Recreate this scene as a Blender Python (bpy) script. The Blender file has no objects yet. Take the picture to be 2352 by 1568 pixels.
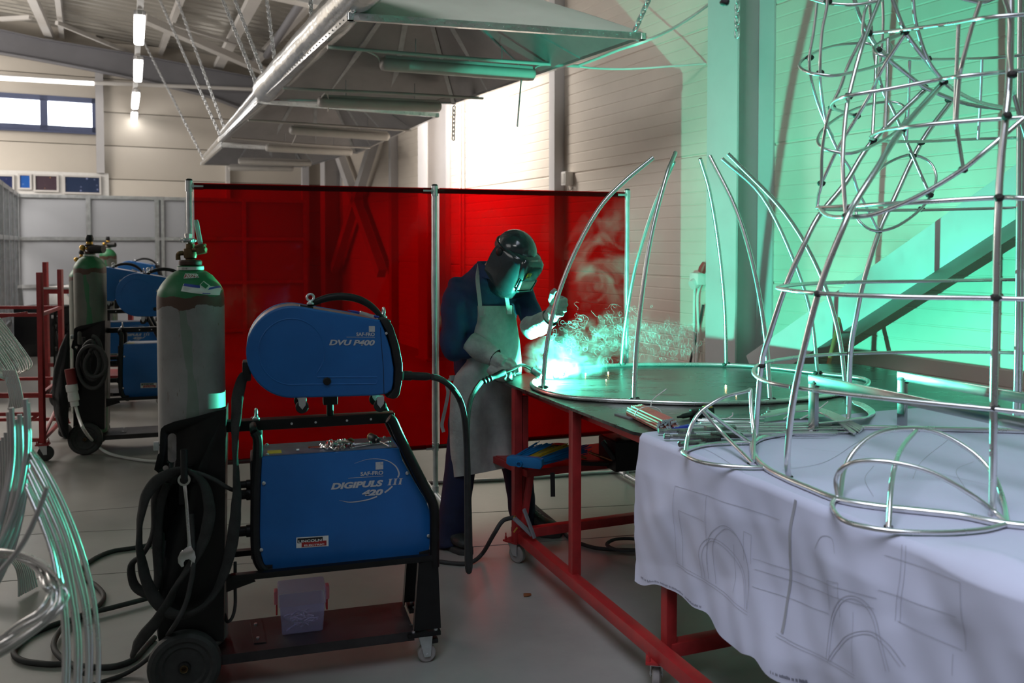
import bpy, bmesh, math, random
from mathutils import Vector, Matrix
R = random.Random(7)
sc = bpy.context.scene
COL = sc.collection

# ---------------------------------------------------------------- camera, world, lights, exposure
F = 2000.0                      # focal length in pixels of the 2352 x 1568 frame
CAMH = 1.58                     # eye height
PITCH = math.radians(2.0)
PCX, PCY = 1176.0, 630.0        # principal point (lens shifted down)
cd = bpy.data.cameras.new('camera')
cam = bpy.data.objects.new('camera', cd)
COL.objects.link(cam)
cam.location = (0, 0, CAMH)
cam.rotation_euler = (math.radians(90) - PITCH, 0, 0)
cd.sensor_width = 36.0
cd.lens = F / 2352 * 36
cd.shift_x = 0.0
cd.shift_y = -(784 - PCY) / 2352
cd.clip_start = 0.05
cd.dof.use_dof = True
cd.dof.focus_distance = 3.9
cd.dof.aperture_fstop = 3.2
sc.camera = cam

w = bpy.data.worlds.new('world')
sc.world = w
w.use_nodes = True
w.node_tree.nodes['Background'].inputs[0].default_value = (1.0, 0.95, 0.92, 1)
w.node_tree.nodes['Background'].inputs[1].default_value = 0.12

sc.view_settings.view_transform = 'Standard'
sc.view_settings.look = 'None'
sc.view_settings.exposure = 0.0
sc.view_settings.gamma = 1.0
sc.view_settings.use_curve_mapping = False
sc.cycles.max_bounces = 7
sc.cycles.diffuse_bounces = 3
sc.cycles.glossy_bounces = 3
sc.cycles.transmission_bounces = 4
sc.cycles.transparent_max_bounces = 12
sc.cycles.volume_bounces = 0
sc.cycles.caustics_reflective = False
sc.cycles.caustics_refractive = False
sc.cycles.sample_clamp_indirect = 4.0
sc.cycles.use_denoising = True
sc.cycles.use_adaptive_sampling = True
sc.cycles.adaptive_threshold = 0.04
sc.cycles.volume_step_rate = 1.0
sc.cycles.volume_max_steps = 96

# building frame: t runs along the right-hand wall away from the camera, d is the distance from that wall
WO = Vector((1.12, 7.9, 0)); WA = Vector((-.4386, .8987, 0)); WB = Vector((-.8987, -.4386, 0))
WANG = math.atan2(WA.y, WA.x)
def wp(t, d, z): return WO + WA * t + WB * d + Vector((0, 0, z))

def area(name, loc, target, sx, sy, power, col, spread=180):
    l = bpy.data.lights.new(name, 'AREA'); l.shape = 'RECTANGLE'; l.size = sx; l.size_y = sy
    l.energy = power; l.color = col; l.spread = math.radians(spread)
    o = bpy.data.objects.new(name, l); COL.objects.link(o)
    o.location = loc
    o.rotation_euler = (Vector(target) - Vector(loc)).to_track_quat('-Z', 'Y').to_euler()
    return o
WARM = (1.0, .93, .86)
area('hall_fill', wp(6.8, 7.8, 4.6), wp(6.8, 7.8, 0), 5.0, 2.0, 400, WARM, 150)  # unseen area light added to brighten the back hall
area('roof_fill', wp(6.0, 9.5, 3.2), wp(6.0, 7.0, 5.2), 3.0, 1.5, 210, WARM)  # upward light with no fitting, added to lift the roof sheet
area('hall_fill', wp(8.0, 10.5, 4.6), wp(8.5, 9.0, 0), 4.0, 2.0, 430, WARM)  # second added light for the back hall, out of frame
area('hall_fill', wp(3.2, 1.9, 4.5), wp(3.3, 0, 2.5), 1.4, 0.5, 115, (1.0, .92, .84), 95)  # unseen warm light put in for the bright part of the right-hand wall
area('hall_fill', wp(-3.5, 9.5, 4.6), wp(-2.5, 7.5, 0), 3.0, 2.0, 40, (1.0, .96, .93))  # added fill from the left of the camera, no fitting built
area('hall_fill', (-1.6, .6, 4.4), (.2, 5.6, 3.0), 1.5, 1.0, 9, (1.0, .97, .94), 40)  # weak added light that lifts the front of the nearest hood
area('paper_fill', wp(-6.7, 3.9, 4.5), wp(-5.3, 2.0, .7), 3.2, 3.2, 31, (.80, .84, 1.0), 56)  # cool unseen light added over the paper; the roof has no opening
ARC = Vector((.165, 4.33, .910))
pl = bpy.data.lights.new('arc_light', 'POINT'); pl.energy = 400; pl.color = (.10, 1.0, .66)
pl.shadow_soft_size = .007
po = bpy.data.objects.new('arc_light', pl); COL.objects.link(po); po.location = ARC

# ---------------------------------------------------------------- measuring the photograph
CO = Vector((0, 0, CAMH))
def ray(x, y):
    dx = (x - PCX) / F; dy = (y - PCY) / F
    c, s = math.cos(PITCH), math.sin(PITCH)
    return Vector((dx, c - dy * s, -s - dy * c))
def at(x, y, Y):
    r = ray(x, y); return CO + r * (Y / r.y)
def onz(x, y, z):
    r = ray(x, y); return CO + r * ((z - CAMH) / r.z)
def onp(x, y, p, n):
    r = ray(x, y); return CO + r * ((p - CO).dot(n) / r.dot(n))
def onwall(x, y, d=0.0): return onp(x, y, wp(0, d, 0), WB)
def onend(x, y, t): return onp(x, y, wp(t, 0, 0), WA)
ROOF_N = Vector((WB.x * -.095, WB.y * -.095, 1)).normalized()
def onroof(x, y, drop=0.0): return onp(x, y, wp(0, 0, 4.9 - drop), ROOF_N)

# ---------------------------------------------------------------- objects
def tag(o, label, cat, group=None, kind=None):
    o['label'] = label; o['category'] = cat
    if group: o['group'] = group
    if kind: o['kind'] = kind
    return o
def thing(name, label, cat, loc=(0, 0, 0), rz=0.0, group=None):
    o = bpy.data.objects.new(name, None); COL.objects.link(o)
    o.empty_display_size = .1
    o.location = loc; o.rotation_euler = (0, 0, rz)
    return tag(o, label, cat, group)
def mw(o):
    m = Matrix.LocRotScale(Vector(o.location), o.rotation_euler.to_quaternion(), None)
    return mw(o.parent) @ m if o.parent else m

def smooth_path(pts, n=4, closed=False):
    P = [Vector(p) for p in pts]
    if len(P) < 3 or n <= 1: return P
    out = []
    N = len(P)
    rng = range(N) if closed else range(N - 1)
    for i in rng:
        p1 = P[i]; p2 = P[(i + 1) % N]
        p0 = P[(i - 1) % N] if (closed or i > 0) else p1 * 2 - p2
        p3 = P[(i + 2) % N] if (closed or i + 2 < N) else p2 * 2 - p1
        for k in range(n):
            t = k / n
            out.append(.5 * ((2 * p1) + (p2 - p0) * t + (2 * p0 - 5 * p1 + 4 * p2 - p3) * t * t + (3 * p1 - p0 - 3 * p2 + p3) * t ** 3))
    if not closed: out.append(P[-1])
    return out

class MB:
    def __init__(s): s.v = []; s.f = []; s.m = []; s.uv = None
    def add(s, vs, fs, mi=0):
        o = len(s.v); s.v += [Vector(v) for v in vs]
        s.f += [tuple(i + o for i in f) for f in fs]; s.m += [mi] * len(fs)
        return s
    def box(s, c, size, ax=None, mi=0, rz=0.0, bev=0.0):
        """box about centre c; ax = three axis vectors, or a turn rz about z"""
        if ax is None:
            ax = (Vector((math.cos(rz), math.sin(rz), 0)), Vector((-math.sin(rz), math.cos(rz), 0)), Vector((0, 0, 1)))
        c = Vector(c); X, Y, Z = [Vector(a).normalized() * (d / 2) for a, d in zip(ax, size)]
        if bev <= 0:
            vs = [c + X * i + Y * j + Z * k for k in (-1, 1) for j in (-1, 1) for i in (-1, 1)]
            fs = [(0, 2, 3, 1), (4, 5, 7, 6), (0, 1, 5, 4), (2, 6, 7, 3), (0, 4, 6, 2), (1, 3, 7, 5)]
            return s.add(vs, fs, mi)
        bm = bmesh.new(); bmesh.ops.create_cube(bm, size=2)
        for v in bm.verts: v.co = Vector((v.co.x * size[0] / 2, v.co.y * size[1] / 2, v.co.z * size[2] / 2))
        bmesh.ops.bevel(bm, geom=list(bm.edges), offset=min(bev, min(size) * .45), segments=2, profile=.6, affect='EDGES')
        X, Y, Z = [Vector(a).normalized() for a in ax]
        bm.verts.index_update()
        s.add([c + X * v.co.x + Y * v.co.y + Z * v.co.z for v in bm.verts], [[v.index for v in f.verts] for f in bm.faces], mi)
        bm.free(); return s
    def beam(s, a, b, w, h, up=(0, 0, 1), mi=0, bev=0.0):
        """bar from a to b; h is its size along 'up', w across"""
        a = Vector(a); b = Vector(b); Z = (b - a)
        L = Z.length; Z = Z / L; U = Vector(up); U = U - Z * U.dot(Z)
        if U.length < 1e-4: U = Vector((0, 1, 0)) - Z * Z.y
        U = U.normalized(); X = U.cross(Z)
        return s.box((a + b) / 2, (w, h, L), (X, U, Z), mi, bev=bev)
    def ibeam(s, a, b, w, h, tf=.012, up=(0, 0, 1), mi=0):
        a = Vector(a); b = Vector(b); Z = (b - a).normalized(); U = Vector(up); U = (U - Z * U.dot(Z)).normalized()
        s.beam(a + U * (h / 2), b + U * (h / 2), w, tf, up, mi); s.beam(a - U * (h / 2), b - U * (h / 2), w, tf, up, mi)
        return s.beam(a, b, tf, h, up, mi)
    def tube(s, pts, r, seg=8, closed=False, n=4, mi=0, caps=True, flat=None, twist=0.0):
        """round (or flat = (w, h) oval) bar swept along a smooth path; r may be a list along the path"""
        P = smooth_path(pts, n, closed)
        N = len(P)
        if isinstance(r, (list, tuple)):
            rr = []
            for i in range(N):
                u = i / max(1, N - 1) * (len(r) - 1); k = min(int(u), len(r) - 2); rr.append(r[k] + (r[k + 1] - r[k]) * (u - k))
        else: rr = [r] * N
        T = []
        for i in range(N):
            a = P[(i - 1) % N] if (closed or i > 0) else P[0]
            b = P[(i + 1) % N] if (closed or i < N - 1) else P[-1]
            d = (b - a); T.append(d.normalized() if d.length > 1e-9 else Vector((0, 0, 1)))
        u = Vector((0, 0, 1)) if abs(T[0].z) < .9 else Vector((1, 0, 0))
        u = (u - T[0] * u.dot(T[0])).normalized()
        vs = []
        for i in range(N):
            u = (u - T[i] * u.dot(T[i])); u = u.normalized() if u.length > 1e-6 else T[i].orthogonal().normalized()
            v = T[i].cross(u); tw = twist * i
            for k in range(seg):
                an = 2 * math.pi * k / seg
                if flat:
                    cx, cy = math.cos(an) * flat[0] * rr[i], math.sin(an) * flat[1] * rr[i]
                    ca, sa = math.cos(tw), math.sin(tw); cx, cy = cx * ca - cy * sa, cx * sa + cy * ca
                else: cx, cy = math.cos(an) * rr[i], math.sin(an) * rr[i]
                vs.append(P[i] + u * cx + v * cy)
        fs = []
        for i in range(N if closed else N - 1):
            j = (i + 1) % N
            for k in range(seg):
                l = (k + 1) % seg
                fs.append((i * seg + k, i * seg + l, j * seg + l, j * seg + k))
        if not closed and caps:
            fs.append(tuple(range(seg))[::-1]); fs.append(tuple((N - 1) * seg + k for k in range(seg)))
        return s.add(vs, fs, mi)
    def lathe(s, prof, c=(0, 0, 0), ax=(0, 0, 1), seg=24, mi=0):
        """prof = [(radius, height)...] turned about ax through c"""
        c = Vector(c); Z = Vector(ax).normalized()
        X = Vector((1, 0, 0)) if abs(Z.x) < .9 else Vector((0, 1, 0)); X = (X - Z * X.dot(Z)).normalized(); Y = Z.cross(X)
        vs = []; fs = []
        for r, h in prof:
            for k in range(seg):
                an = 2 * math.pi * k / seg
                vs.append(c + Z * h + X * (r * math.cos(an)) + Y * (r * math.sin(an)))
        for i in range(len(prof) - 1):
            for k in range(seg):
                l = (k + 1) % seg; fs.append((i * seg + k, i * seg + l, (i + 1) * seg + l, (i + 1) * seg + k))
        if prof[0][0] > 1e-5: fs.append(tuple(range(seg))[::-1])
        if prof[-1][0] > 1e-5: fs.append(tuple((len(prof) - 1) * seg + k for k in range(seg)))
        return s.add(vs, fs, mi)
    def prism(s, poly, ext, mi=0, bev=0.0, bseg=2):
        """flat outline (3-D points) thickened by the vector ext; bev rounds all its edges"""
        P = [Vector(p) for p in poly]; E = Vector(ext); n = len(P)
        nm = Vector((0, 0, 0))
        for i in range(n):
            a = P[i] - P[0]; b = P[(i + 1) % n] - P[0]; nm += a.cross(b)
        if nm.dot(E) > 0: P = P[::-1]
        vs = P + [p + E for p in P]
        fs = [tuple(range(n)), tuple(range(2 * n - 1, n - 1, -1))] + [(i, i + n, (i + 1) % n + n, (i + 1) % n)[::-1] for i in range(n)]
        fs = [fs[0], fs[1]] + [(i, (i + 1) % n, (i + 1) % n + n, i + n)[::-1] for i in range(n)]
        if bev <= 0: return s.add(vs, fs, mi)
        bm = bmesh.new(); bv = [bm.verts.new(v) for v in vs]
        for f in fs: bm.faces.new([bv[i] for i in f])
        bmesh.ops.recalc_face_normals(bm, faces=bm.faces)
        caps = [e for e in bm.edges if len(e.link_faces) == 2 and any(len(f.verts) == n and n != 4 or f.index < 0 for f in e.link_faces)]
        bm.faces.index_update(); bm.faces.ensure_lookup_table()
        capf = {bm.faces[0], bm.faces[1]}
        caps = [e for e in bm.edges if any(f in capf for f in e.link_faces)]
        bmesh.ops.bevel(bm, geom=caps, offset=bev, segments=bseg, profile=.5, affect='EDGES', clamp_overlap=True)
        bm.verts.index_update()
        s.add([v.co.copy() for v in bm.verts], [[v.index for v in f.verts] for f in bm.faces], mi)
        bm.free(); return s
    def grid(s, fn, nu, nv, mi=0):
        vs = [fn(i / nu, j / nv) for j in range(nv + 1) for i in range(nu + 1)]
        fs = [(j * (nu + 1) + i, j * (nu + 1) + i + 1, (j + 1) * (nu + 1) + i + 1, (j + 1) * (nu + 1) + i) for j in range(nv) for i in range(nu)]
        return s.add(vs, fs, mi)
    def loft(s, rings, mi=0, caps=True):
        n = len(rings[0]); vs = [v for r in rings for v in r]; fs = []
        for i in range(len(rings) - 1):
            for k in range(n):
                l = (k + 1) % n; fs.append((i * n + k, i * n + l, (i + 1) * n + l, (i + 1) * n + k))
        if caps: fs.append(tuple(range(n))[::-1]); fs.append(tuple((len(rings) - 1) * n + k for k in range(n)))
        return s.add(vs, fs, mi)
    def ball(s, c, r, seg=12, rg=8, mi=0, sc3=(1, 1, 1)):
        vs = []; fs = []
        c = Vector(c)
        for i in range(1, rg):
            th = math.pi * i / rg
            for k in range(seg):
                ph = 2 * math.pi * k / seg
                vs.append(c + Vector((r * sc3[0] * math.sin(th) * math.cos(ph), r * sc3[1] * math.sin(th) * math.sin(ph), r * sc3[2] * math.cos(th))))
        top = len(vs); vs.append(c + Vector((0, 0, r * sc3[2]))); vs.append(c - Vector((0, 0, r * sc3[2])))
        for i in range(rg - 2):
            for k in range(seg):
                l = (k + 1) % seg; fs.append((i * seg + k, (i + 1) * seg + k, (i + 1) * seg + l, i * seg + l))
        for k in range(seg):
            l = (k + 1) % seg; fs.append((top, k, l)); fs.append((top + 1, (rg - 2) * seg + l, (rg - 2) * seg + k))
        return s.add(vs, fs, mi)
    def build(s, name, mats, parent=None, space='world', ang=35, flat=False, base=None, recalc=True):
        """one mesh object; points given in world space (or in the parent's own space with space='local')"""
        me = bpy.data.meshes.new(name)
        o = bpy.data.objects.new(name, me); COL.objects.link(o)
        if not isinstance(mats, (list, tuple)): mats = [mats]
        if parent is not None:
            o.parent = parent
            vs = [mw(parent).inverted() @ v for v in s.v] if space == 'world' else s.v
        else:
            xs = [v.x for v in s.v]; ys = [v.y for v in s.v]; zs = [v.z for v in s.v]
            b = Vector(base) if base is not None else Vector(((min(xs) + max(xs)) / 2, (min(ys) + max(ys)) / 2, min(zs)))
            o.location = b; vs = [v - b for v in s.v]
        me.from_pydata([tuple(v) for v in vs], [], s.f)
        for m in mats: me.materials.append(m)
        me.polygons.foreach_set('material_index', s.m)
        if recalc:
            bm = bmesh.new(); bm.from_mesh(me); bmesh.ops.recalc_face_normals(bm, faces=bm.faces); bm.to_mesh(me); bm.free()
        if not flat:
            me.polygons.foreach_set('use_smooth', [True] * len(me.polygons))
            me.set_sharp_from_angle(angle=math.radians(ang))
        me.update(); return o

def structure(name, mb, m, **k):
    o = mb.build(name, m, **k); o['kind'] = 'structure'; return o
def copy_tree(o, parent=None):
    c = o.copy(); COL.objects.link(c)
    if parent is not None: c.parent = parent
    for ch in list(o.children): copy_tree(ch, c)
    return c
def text_mb(mb, body, fn, size=1.0, shear=0.0, bold=0.0, align='LEFT', width=None, thick=0.0, mi=0):
    """lettering as mesh; fn maps flat (x, y) of the text to a point"""
    cu = bpy.data.curves.new('lettering', 'FONT'); cu.body = body; cu.size = size; cu.shear = shear; cu.offset = bold; cu.align_x = align
    cu.resolution_u = 4
    tmp = bpy.data.objects.new('lettering', cu); me = bpy.data.meshes.new_from_object(tmp)
    vs = [v.co.copy() for v in me.vertices]; fs = [tuple(p.vertices) for p in me.polygons]
    bpy.data.objects.remove(tmp); bpy.data.curves.remove(cu); bpy.data.meshes.remove(me)
    if not vs: return mb
    x0 = min(v.x for v in vs); x1 = max(v.x for v in vs)
    k = (width / (x1 - x0)) if width else 1.0
    off = x0 if align == 'LEFT' else (x1 if align == 'RIGHT' else (x0 + x1) / 2)
    return mb.add([fn((v.x - off) * k, v.y) for v in vs], fs, mi)

# ---------------------------------------------------------------- materials
def mat(name, col, rough=.5, metal=0.0, var=.12, vscale=8.0, bump=0.0, bscale=60.0, rvar=.12, coat=0.0, spec=.5, col2=None, stretch=None, thr=(.35, .65)):
    m = bpy.data.materials.new(name); m.use_nodes = True
    nt = m.node_tree; b = nt.nodes['Principled BSDF']
    b.inputs['Roughness'].default_value = rough; b.inputs['Metallic'].default_value = metal
    b.inputs['Specular IOR Level'].default_value = spec; b.inputs['Coat Weight'].default_value = coat
    tc = nt.nodes.new('ShaderNodeTexCoord'); src = tc.outputs['Object']
    if stretch:
        mp = nt.nodes.new('ShaderNodeMapping'); mp.inputs['Scale'].default_value = stretch
        nt.links.new(src, mp.inputs[0]); src = mp.outputs[0]
    nz = nt.nodes.new('ShaderNodeTexNoise'); nz.inputs['Scale'].default_value = vscale; nz.inputs['Detail'].default_value = 5.0
    nz.inputs['Roughness'].default_value = .6
    nt.links.new(src, nz.inputs['Vector'])
    rp = nt.nodes.new('ShaderNodeValToRGB')
    c = Vector(col)
    c2 = Vector(col2) if col2 else c * (1 - var)
    rp.color_ramp.elements[0].position = thr[0]; rp.color_ramp.elements[1].position = thr[1]
    rp.color_ramp.elements[0].color = (*c2, 1); rp.color_ramp.elements[1].color = (*(c if col2 else c * (1 + var * .5)), 1)
    nt.links.new(nz.outputs[0], rp.inputs[0]); nt.links.new(rp.outputs[0], b.inputs['Base Color'])
    if rvar:
        mr = nt.nodes.new('ShaderNodeMapRange'); mr.inputs[3].default_value = max(0.02, rough - rvar); mr.inputs[4].default_value = min(1, rough + rvar)
        nt.links.new(nz.outputs[0], mr.inputs[0]); nt.links.new(mr.outputs[0], b.inputs['Roughness'])
    if bump:
        n2 = nt.nodes.new('ShaderNodeTexNoise'); n2.inputs['Scale'].default_value = bscale; n2.inputs['Detail'].default_value = 4.0
        nt.links.new(src, n2.inputs['Vector'])
        bp = nt.nodes.new('ShaderNodeBump'); bp.inputs['Strength'].default_value = bump; bp.inputs['Distance'].default_value = .01
        nt.links.new(n2.outputs[0], bp.inputs['Height']); nt.links.new(bp.outputs[0], b.inputs['Normal'])
    return m
def emis(name, col, strength):
    m = bpy.data.materials.new(name); m.use_nodes = True; b = m.node_tree.nodes['Principled BSDF']
    b.inputs['Base Color'].default_value = (*col, 1)
    b.inputs['Emission Color'].default_value = (*col, 1); b.inputs['Emission Strength'].default_value = strength
    return m
def clear(name, tint, alpha_mix, rough=.25):
    """thin see-through sheet: part plain transparency, part glossy/diffuse skin"""
    m = bpy.data.materials.new(name); m.use_nodes = True; nt = m.node_tree
    b = nt.nodes['Principled BSDF']; out = nt.nodes['Material Output']
    b.inputs['Base Color'].default_value = (*tint, 1); b.inputs['Roughness'].default_value = rough
    t = nt.nodes.new('ShaderNodeBsdfTransparent'); t.inputs[0].default_value = (*tint, 1)
    mx = nt.nodes.new('ShaderNodeMixShader'); mx.inputs[0].default_value = alpha_mix
    nt.links.new(t.outputs[0], mx.inputs[1]); nt.links.new(b.outputs[0], mx.inputs[2]); nt.links.new(mx.outputs[0], out.inputs[0])
    return m

M = {}
M['cream'] = mat('cream_steel_siding', (.66, .60, .53), .42, 0, .05, 1.5, rvar=.06)
M['cream_back'] = mat('cream_wall_panel', (.62, .57, .50), .6, 0, .04, 1.0)
M['steel_grey'] = mat('grey_painted_steel', (.52, .51, .52), .5, 0, .06, 2.0)
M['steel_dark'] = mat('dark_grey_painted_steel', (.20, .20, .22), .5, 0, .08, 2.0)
M['steel_pale'] = mat('pale_painted_steel', (.60, .58, .56), .5, 0, .05, 2.0)
M['roof'] = mat('corrugated_roof_steel', (.46, .44, .40), .35, .3, .08, 2.0)
M['white_sheet'] = mat('white_painted_sheet', (.72, .72, .71), .45, 0, .06, 3.0, bump=.15, bscale=6)
M['galv'] = mat('galvanised_steel', (.62, .64, .66), .38, .85, .14, 14.0)
M['hood_in'] = mat('galvanised_hood_sheet', (.46, .45, .46), .36, .8, .12, 3.0, bump=.2, bscale=4)
M['foil'] = mat('bright_aluminium_sheet', (.78, .79, .80), .22, .95, .06, 6.0, bump=.6, bscale=9)
M['alu'] = mat('aluminium_tube', (.76, .75, .75), .28, .95, .06, 9.0, rvar=.05)
M['alu_dull'] = mat('dull_aluminium_tube', (.62, .60, .61), .40, .8, .08, 9.0, rvar=.05)
M['weld'] = mat('burnt_weld', (.045, .04, .038), .6, .3, .4, 90.0, bump=.6, bscale=200)
M['chrome'] = mat('chromed_steel', (.75, .76, .76), .16, 1.0, .05, 30.0)
M['red_paint'] = mat('red_painted_steel', (.36, .022, .024), .42, 0, .22, 14.0)
M['black_paint'] = mat('black_powder_coat', (.006, .006, .0065), .40, 0, .3, 20.0, spec=.3)
M['black_plastic'] = mat('black_plastic', (.012, .012, .013), .5, 0, .25, 30.0, spec=.35)
M['rubber'] = mat('black_rubber', (.035, .035, .035), .72, 0, .25, 30.0)
M['sleeve'] = mat('grey_black_fabric_sleeve', (.030, .029, .028), .85, 0, .35, 25.0, bump=.4, bscale=400)
M['blue'] = mat('blue_machine_paint', (.010, .125, .40), .42, 0, .10, 5.0)
M['blue2'] = mat('bright_blue_machine_paint', (.010, .17, .42), .42, 0, .08, 5.0)
M['cyl_green'] = mat('green_cylinder_paint', (.018, .17, .065), .35, 0, .25, 9.0)
M['brass'] = mat('aged_brass', (.16, .105, .05), .42, .7, .3, 40.0)
M['brass_bright'] = mat('bright_brass', (.62, .38, .08), .35, .8, .2, 40.0)
M['grey_paint'] = mat('grey_blue_painted_top', (.16, .18, .24), .4, .2, .3, 16.0)
M['letter'] = mat('pale_grey_print', (.52, .52, .55), .6, 0, .08, 90.0)
M['white'] = mat('white_plastic', (.75, .74, .72), .5, 0, .05, 20.0)
M['yellow'] = mat('yellow_plastic', (.55, .38, .03), .5, 0, .15, 20.0)
M['skin'] = mat('skin', (.50, .27, .19), .55, 0, .12, 30.0)
M['navy'] = mat('navy_work_cloth', (.009, .013, .05), .85, 0, .25, 12.0, bump=.25, bscale=250)
M['navy2'] = mat('navy_jacket_cloth', (.010, .027, .085), .75, 0, .3, 9.0, bump=.3, bscale=35)
M['leather'] = mat('pale_grey_leather', (.40, .385, .36), .8, 0, .28, 7.0, bump=.35, bscale=60)
M['helmet'] = mat('dark_gloss_helmet', (.016, .030, .036), .18, 0, .1, 20.0, coat=.5)
M['boot'] = mat('black_boot_leather', (.018, .018, .018), .6, 0, .3, 30.0, bump=.3, bscale=80)
M['copper'] = mat('copper', (.55, .22, .10), .35, .9, .2, 30.0)
M['lamp_off'] = mat('frosted_lamp_cover', (.60, .58, .55), .4, 0, .04, 12.0)
M['lamp_on'] = emis('lit_lamp_cover', (1.0, .97, .93), 10.0)
M['window_glow'] = emis('bright_window_glass', (.92, .96, 1.0), 5.0)
M['bluegrey'] = mat('blue_grey_window_frame', (.09, .11, .20), .5, 0, .08, 4.0)
# ================================================================ the hall
# floor
def floor_mat():
    m = mat('polished_concrete', (.31, .30, .28), .34, 0, .16, 1.6, rvar=.10, bump=.04, bscale=30)
    return m
M['floor'] = floor_mat()
b = MB()
b.prism([wp(-14, -.1, 0), wp(-14, 16, 0), wp(11, 16, 0), wp(11, -.1, 0)], (0, 0, -.2))
structure('floor', b, M['floor'], base=(0, 0, 0))
# saw-cut joints in the slab
M['joint'] = mat('floor_joint', (.20, .19, .18), .8)
b = MB()
for x0, y0, x1, y1 in ((60, 1184, 360, 1160), (1030, 1180, 1480, 1158), (180, 1322, 330, 1311)):
    p, q = onz(x0, y0, 0), onz(x1, y1, 0); dd = (q - p).normalized()
    p -= dd * 3; q += dd * 4
    b.beam(p + Vector((0, 0, .0005)), q + Vector((0, 0, .0005)), .006, .001)
structure('trim_1', b, M['joint'])

# right wall: ribbed steel sandwich panels, a fine groove every 100 mm and a joint every metre
ZT = 4.95
prof = [(0.0, 0.0)]
k = 0
z = .04
zs = []
zz = .1
while zz < ZT - .05:
    seam = abs((zz - .3) % 1.0) < .02 or abs((zz - .3) % 1.0 - 1) < .02
    w_, dp = (.012, .010) if seam else (.007, .0032)
    zs += [(-w_, 0), (-w_ * .3, -dp), (w_ * .3, -dp), (w_, 0)] and [(zz - w_, 0.0), (zz - w_ * .35, -dp), (zz + w_ * .35, -dp), (zz + w_, 0.0)]
    zz += .1
prof = [(0.0, 0.0)] + zs + [(ZT, 0.0)]
win_r = (onwall(1063, 20), onwall(1262, 20))
tA = (win_r[0] - WO).dot(WA); tB = (win_r[1] - WO).dot(WA)
def siding(t0, t1, zlo, zhi):
    bb = MB(); P = [p for p in prof if zlo < p[0] < zhi]; P = [(zlo, 0.0)] + P + [(zhi, 0.0)]
    vs = []; fs = []
    for zz, dd in P: vs += [wp(t0, dd, zz), wp(t1, dd, zz)]
    for i in range(len(P) - 1): fs.append((2 * i, 2 * i + 1, 2 * i + 3, 2 * i + 2))
    nf = len(vs)
    vs += [wp(t0, -.1, zlo), wp(t1, -.1, zlo), wp(t1, -.1, zhi), wp(t0, -.1, zhi)]
    fs.append((nf, nf + 1, nf + 2, nf + 3))
    return bb.add(vs, fs)
ZW0, ZW1 = 4.20, 4.80
b = siding(-14, 10.8, 0, ZW0)
for a0, a1, z0, z1 in ((-14, tB - .3, ZW0, ZT), (tA + .05, 10.8, ZW0, ZT), (tB - .3, tA + .05, ZW1, ZT)):
    c = siding(a0, a1, z0, z1); b.add(c.v, c.f)
structure('wall_right', b, M['cream'], ang=20)
# high window in the right wall
wn = MB()
tm0, tm1 = tB - .3, tA + .05
for z_ in (ZW0 + .03, ZW1 - .03): wn.box(wp((tm0 + tm1) / 2, -.03, z_), (tm1 - tm0, .10, .07), (WA, WB, (0, 0, 1)))
for t_ in (tm0 + .03, tm0 + (tm1 - tm0) * .5, tm1 - .03): wn.box(wp(t_, -.03, (ZW0 + ZW1) / 2), (.07, .10, ZW1 - ZW0), (WA, WB, (0, 0, 1)))
wo = structure('window_2', wn, M['steel_grey'])
g = MB(); g.box(wp((tm0 + tm1) / 2, -.06, (ZW0 + ZW1) / 2), (tm1 - tm0, .01, ZW1 - ZW0), (WA, WB, (0, 0, 1)))
g.build('pane', M['window_glow'], wo)

# back wall
TB = 10.74
def backz(d): return 4.9 + .095 * d
p0 = onend(0, 215, TB); p1 = onend(222, 305, TB)
d_r = (onend(224, 260, TB) - WO).dot(WB); d_m = (onend(101, 260, TB) - WO).dot(WB); d_l = d_r + 2 * (d_m - d_r) + .02
zb0 = onend(110, 300, TB).z; zb1 = onend(110, 220, TB).z
b = MB()
def slab(d0, d1, z0, z1):
    segs = [z0] + [s_ for s_ in (1.15, 2.2, 2.75, 3.35, 3.95, 4.55) if z0 < s_ < z1] + [z1]
    for i in range(len(segs) - 1):
        b.box(wp(TB + .06, (d0 + d1) / 2, (segs[i] + segs[i + 1]) / 2), (abs(d1 - d0), .12, segs[i + 1] - segs[i] - .012), (WB, WA, (0, 0, 1)), bev=.006)
slab(-.1, d_r, 0, 5.2); slab(d_l, 16, 0, 6.4); slab(d_r, d_l, 0, zb0); slab(d_r, d_l, zb1, 6.2)
b.box(wp(TB + .14, 8, 3), (16.2, .04, 6.6), (WB, WA, (0, 0, 1)))
structure('wall_back', b, M['cream_back'])
wn = MB()
fw = .09
for z_ in (zb0 + fw / 2, zb1 - fw / 2): wn.box(wp(TB - .01, (d_l + d_r) / 2, z_), (d_l - d_r, .10, fw), (WB, WA, (0, 0, 1)))
for d_ in (d_r + fw / 2, d_m, d_l - fw / 2): wn.box(wp(TB - .01, d_, (zb0 + zb1) / 2), (fw * (1.3 if d_ == d_m else 1), .10, zb1 - zb0), (WB, WA, (0, 0, 1)))
wn.box(wp(TB - .03, (d_l + d_r) / 2, zb0 - .02), (d_l - d_r + .1, .12, .03), (WB, WA, (0, 0, 1)))
wo = structure('window_1', wn, M['bluegrey'])
for a, c in ((d_r + fw, d_m - fw * .6), (d_m + fw * .6, d_l - fw)):
    g = MB(); g.box(wp(TB + .01, (a + c) / 2, (zb0 + zb1) / 2), (c - a, .01, zb1 - zb0 - 2 * fw), (WB, WA, (0, 0, 1)))
    g.build('pane', M['window_glow'], wo)

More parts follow.
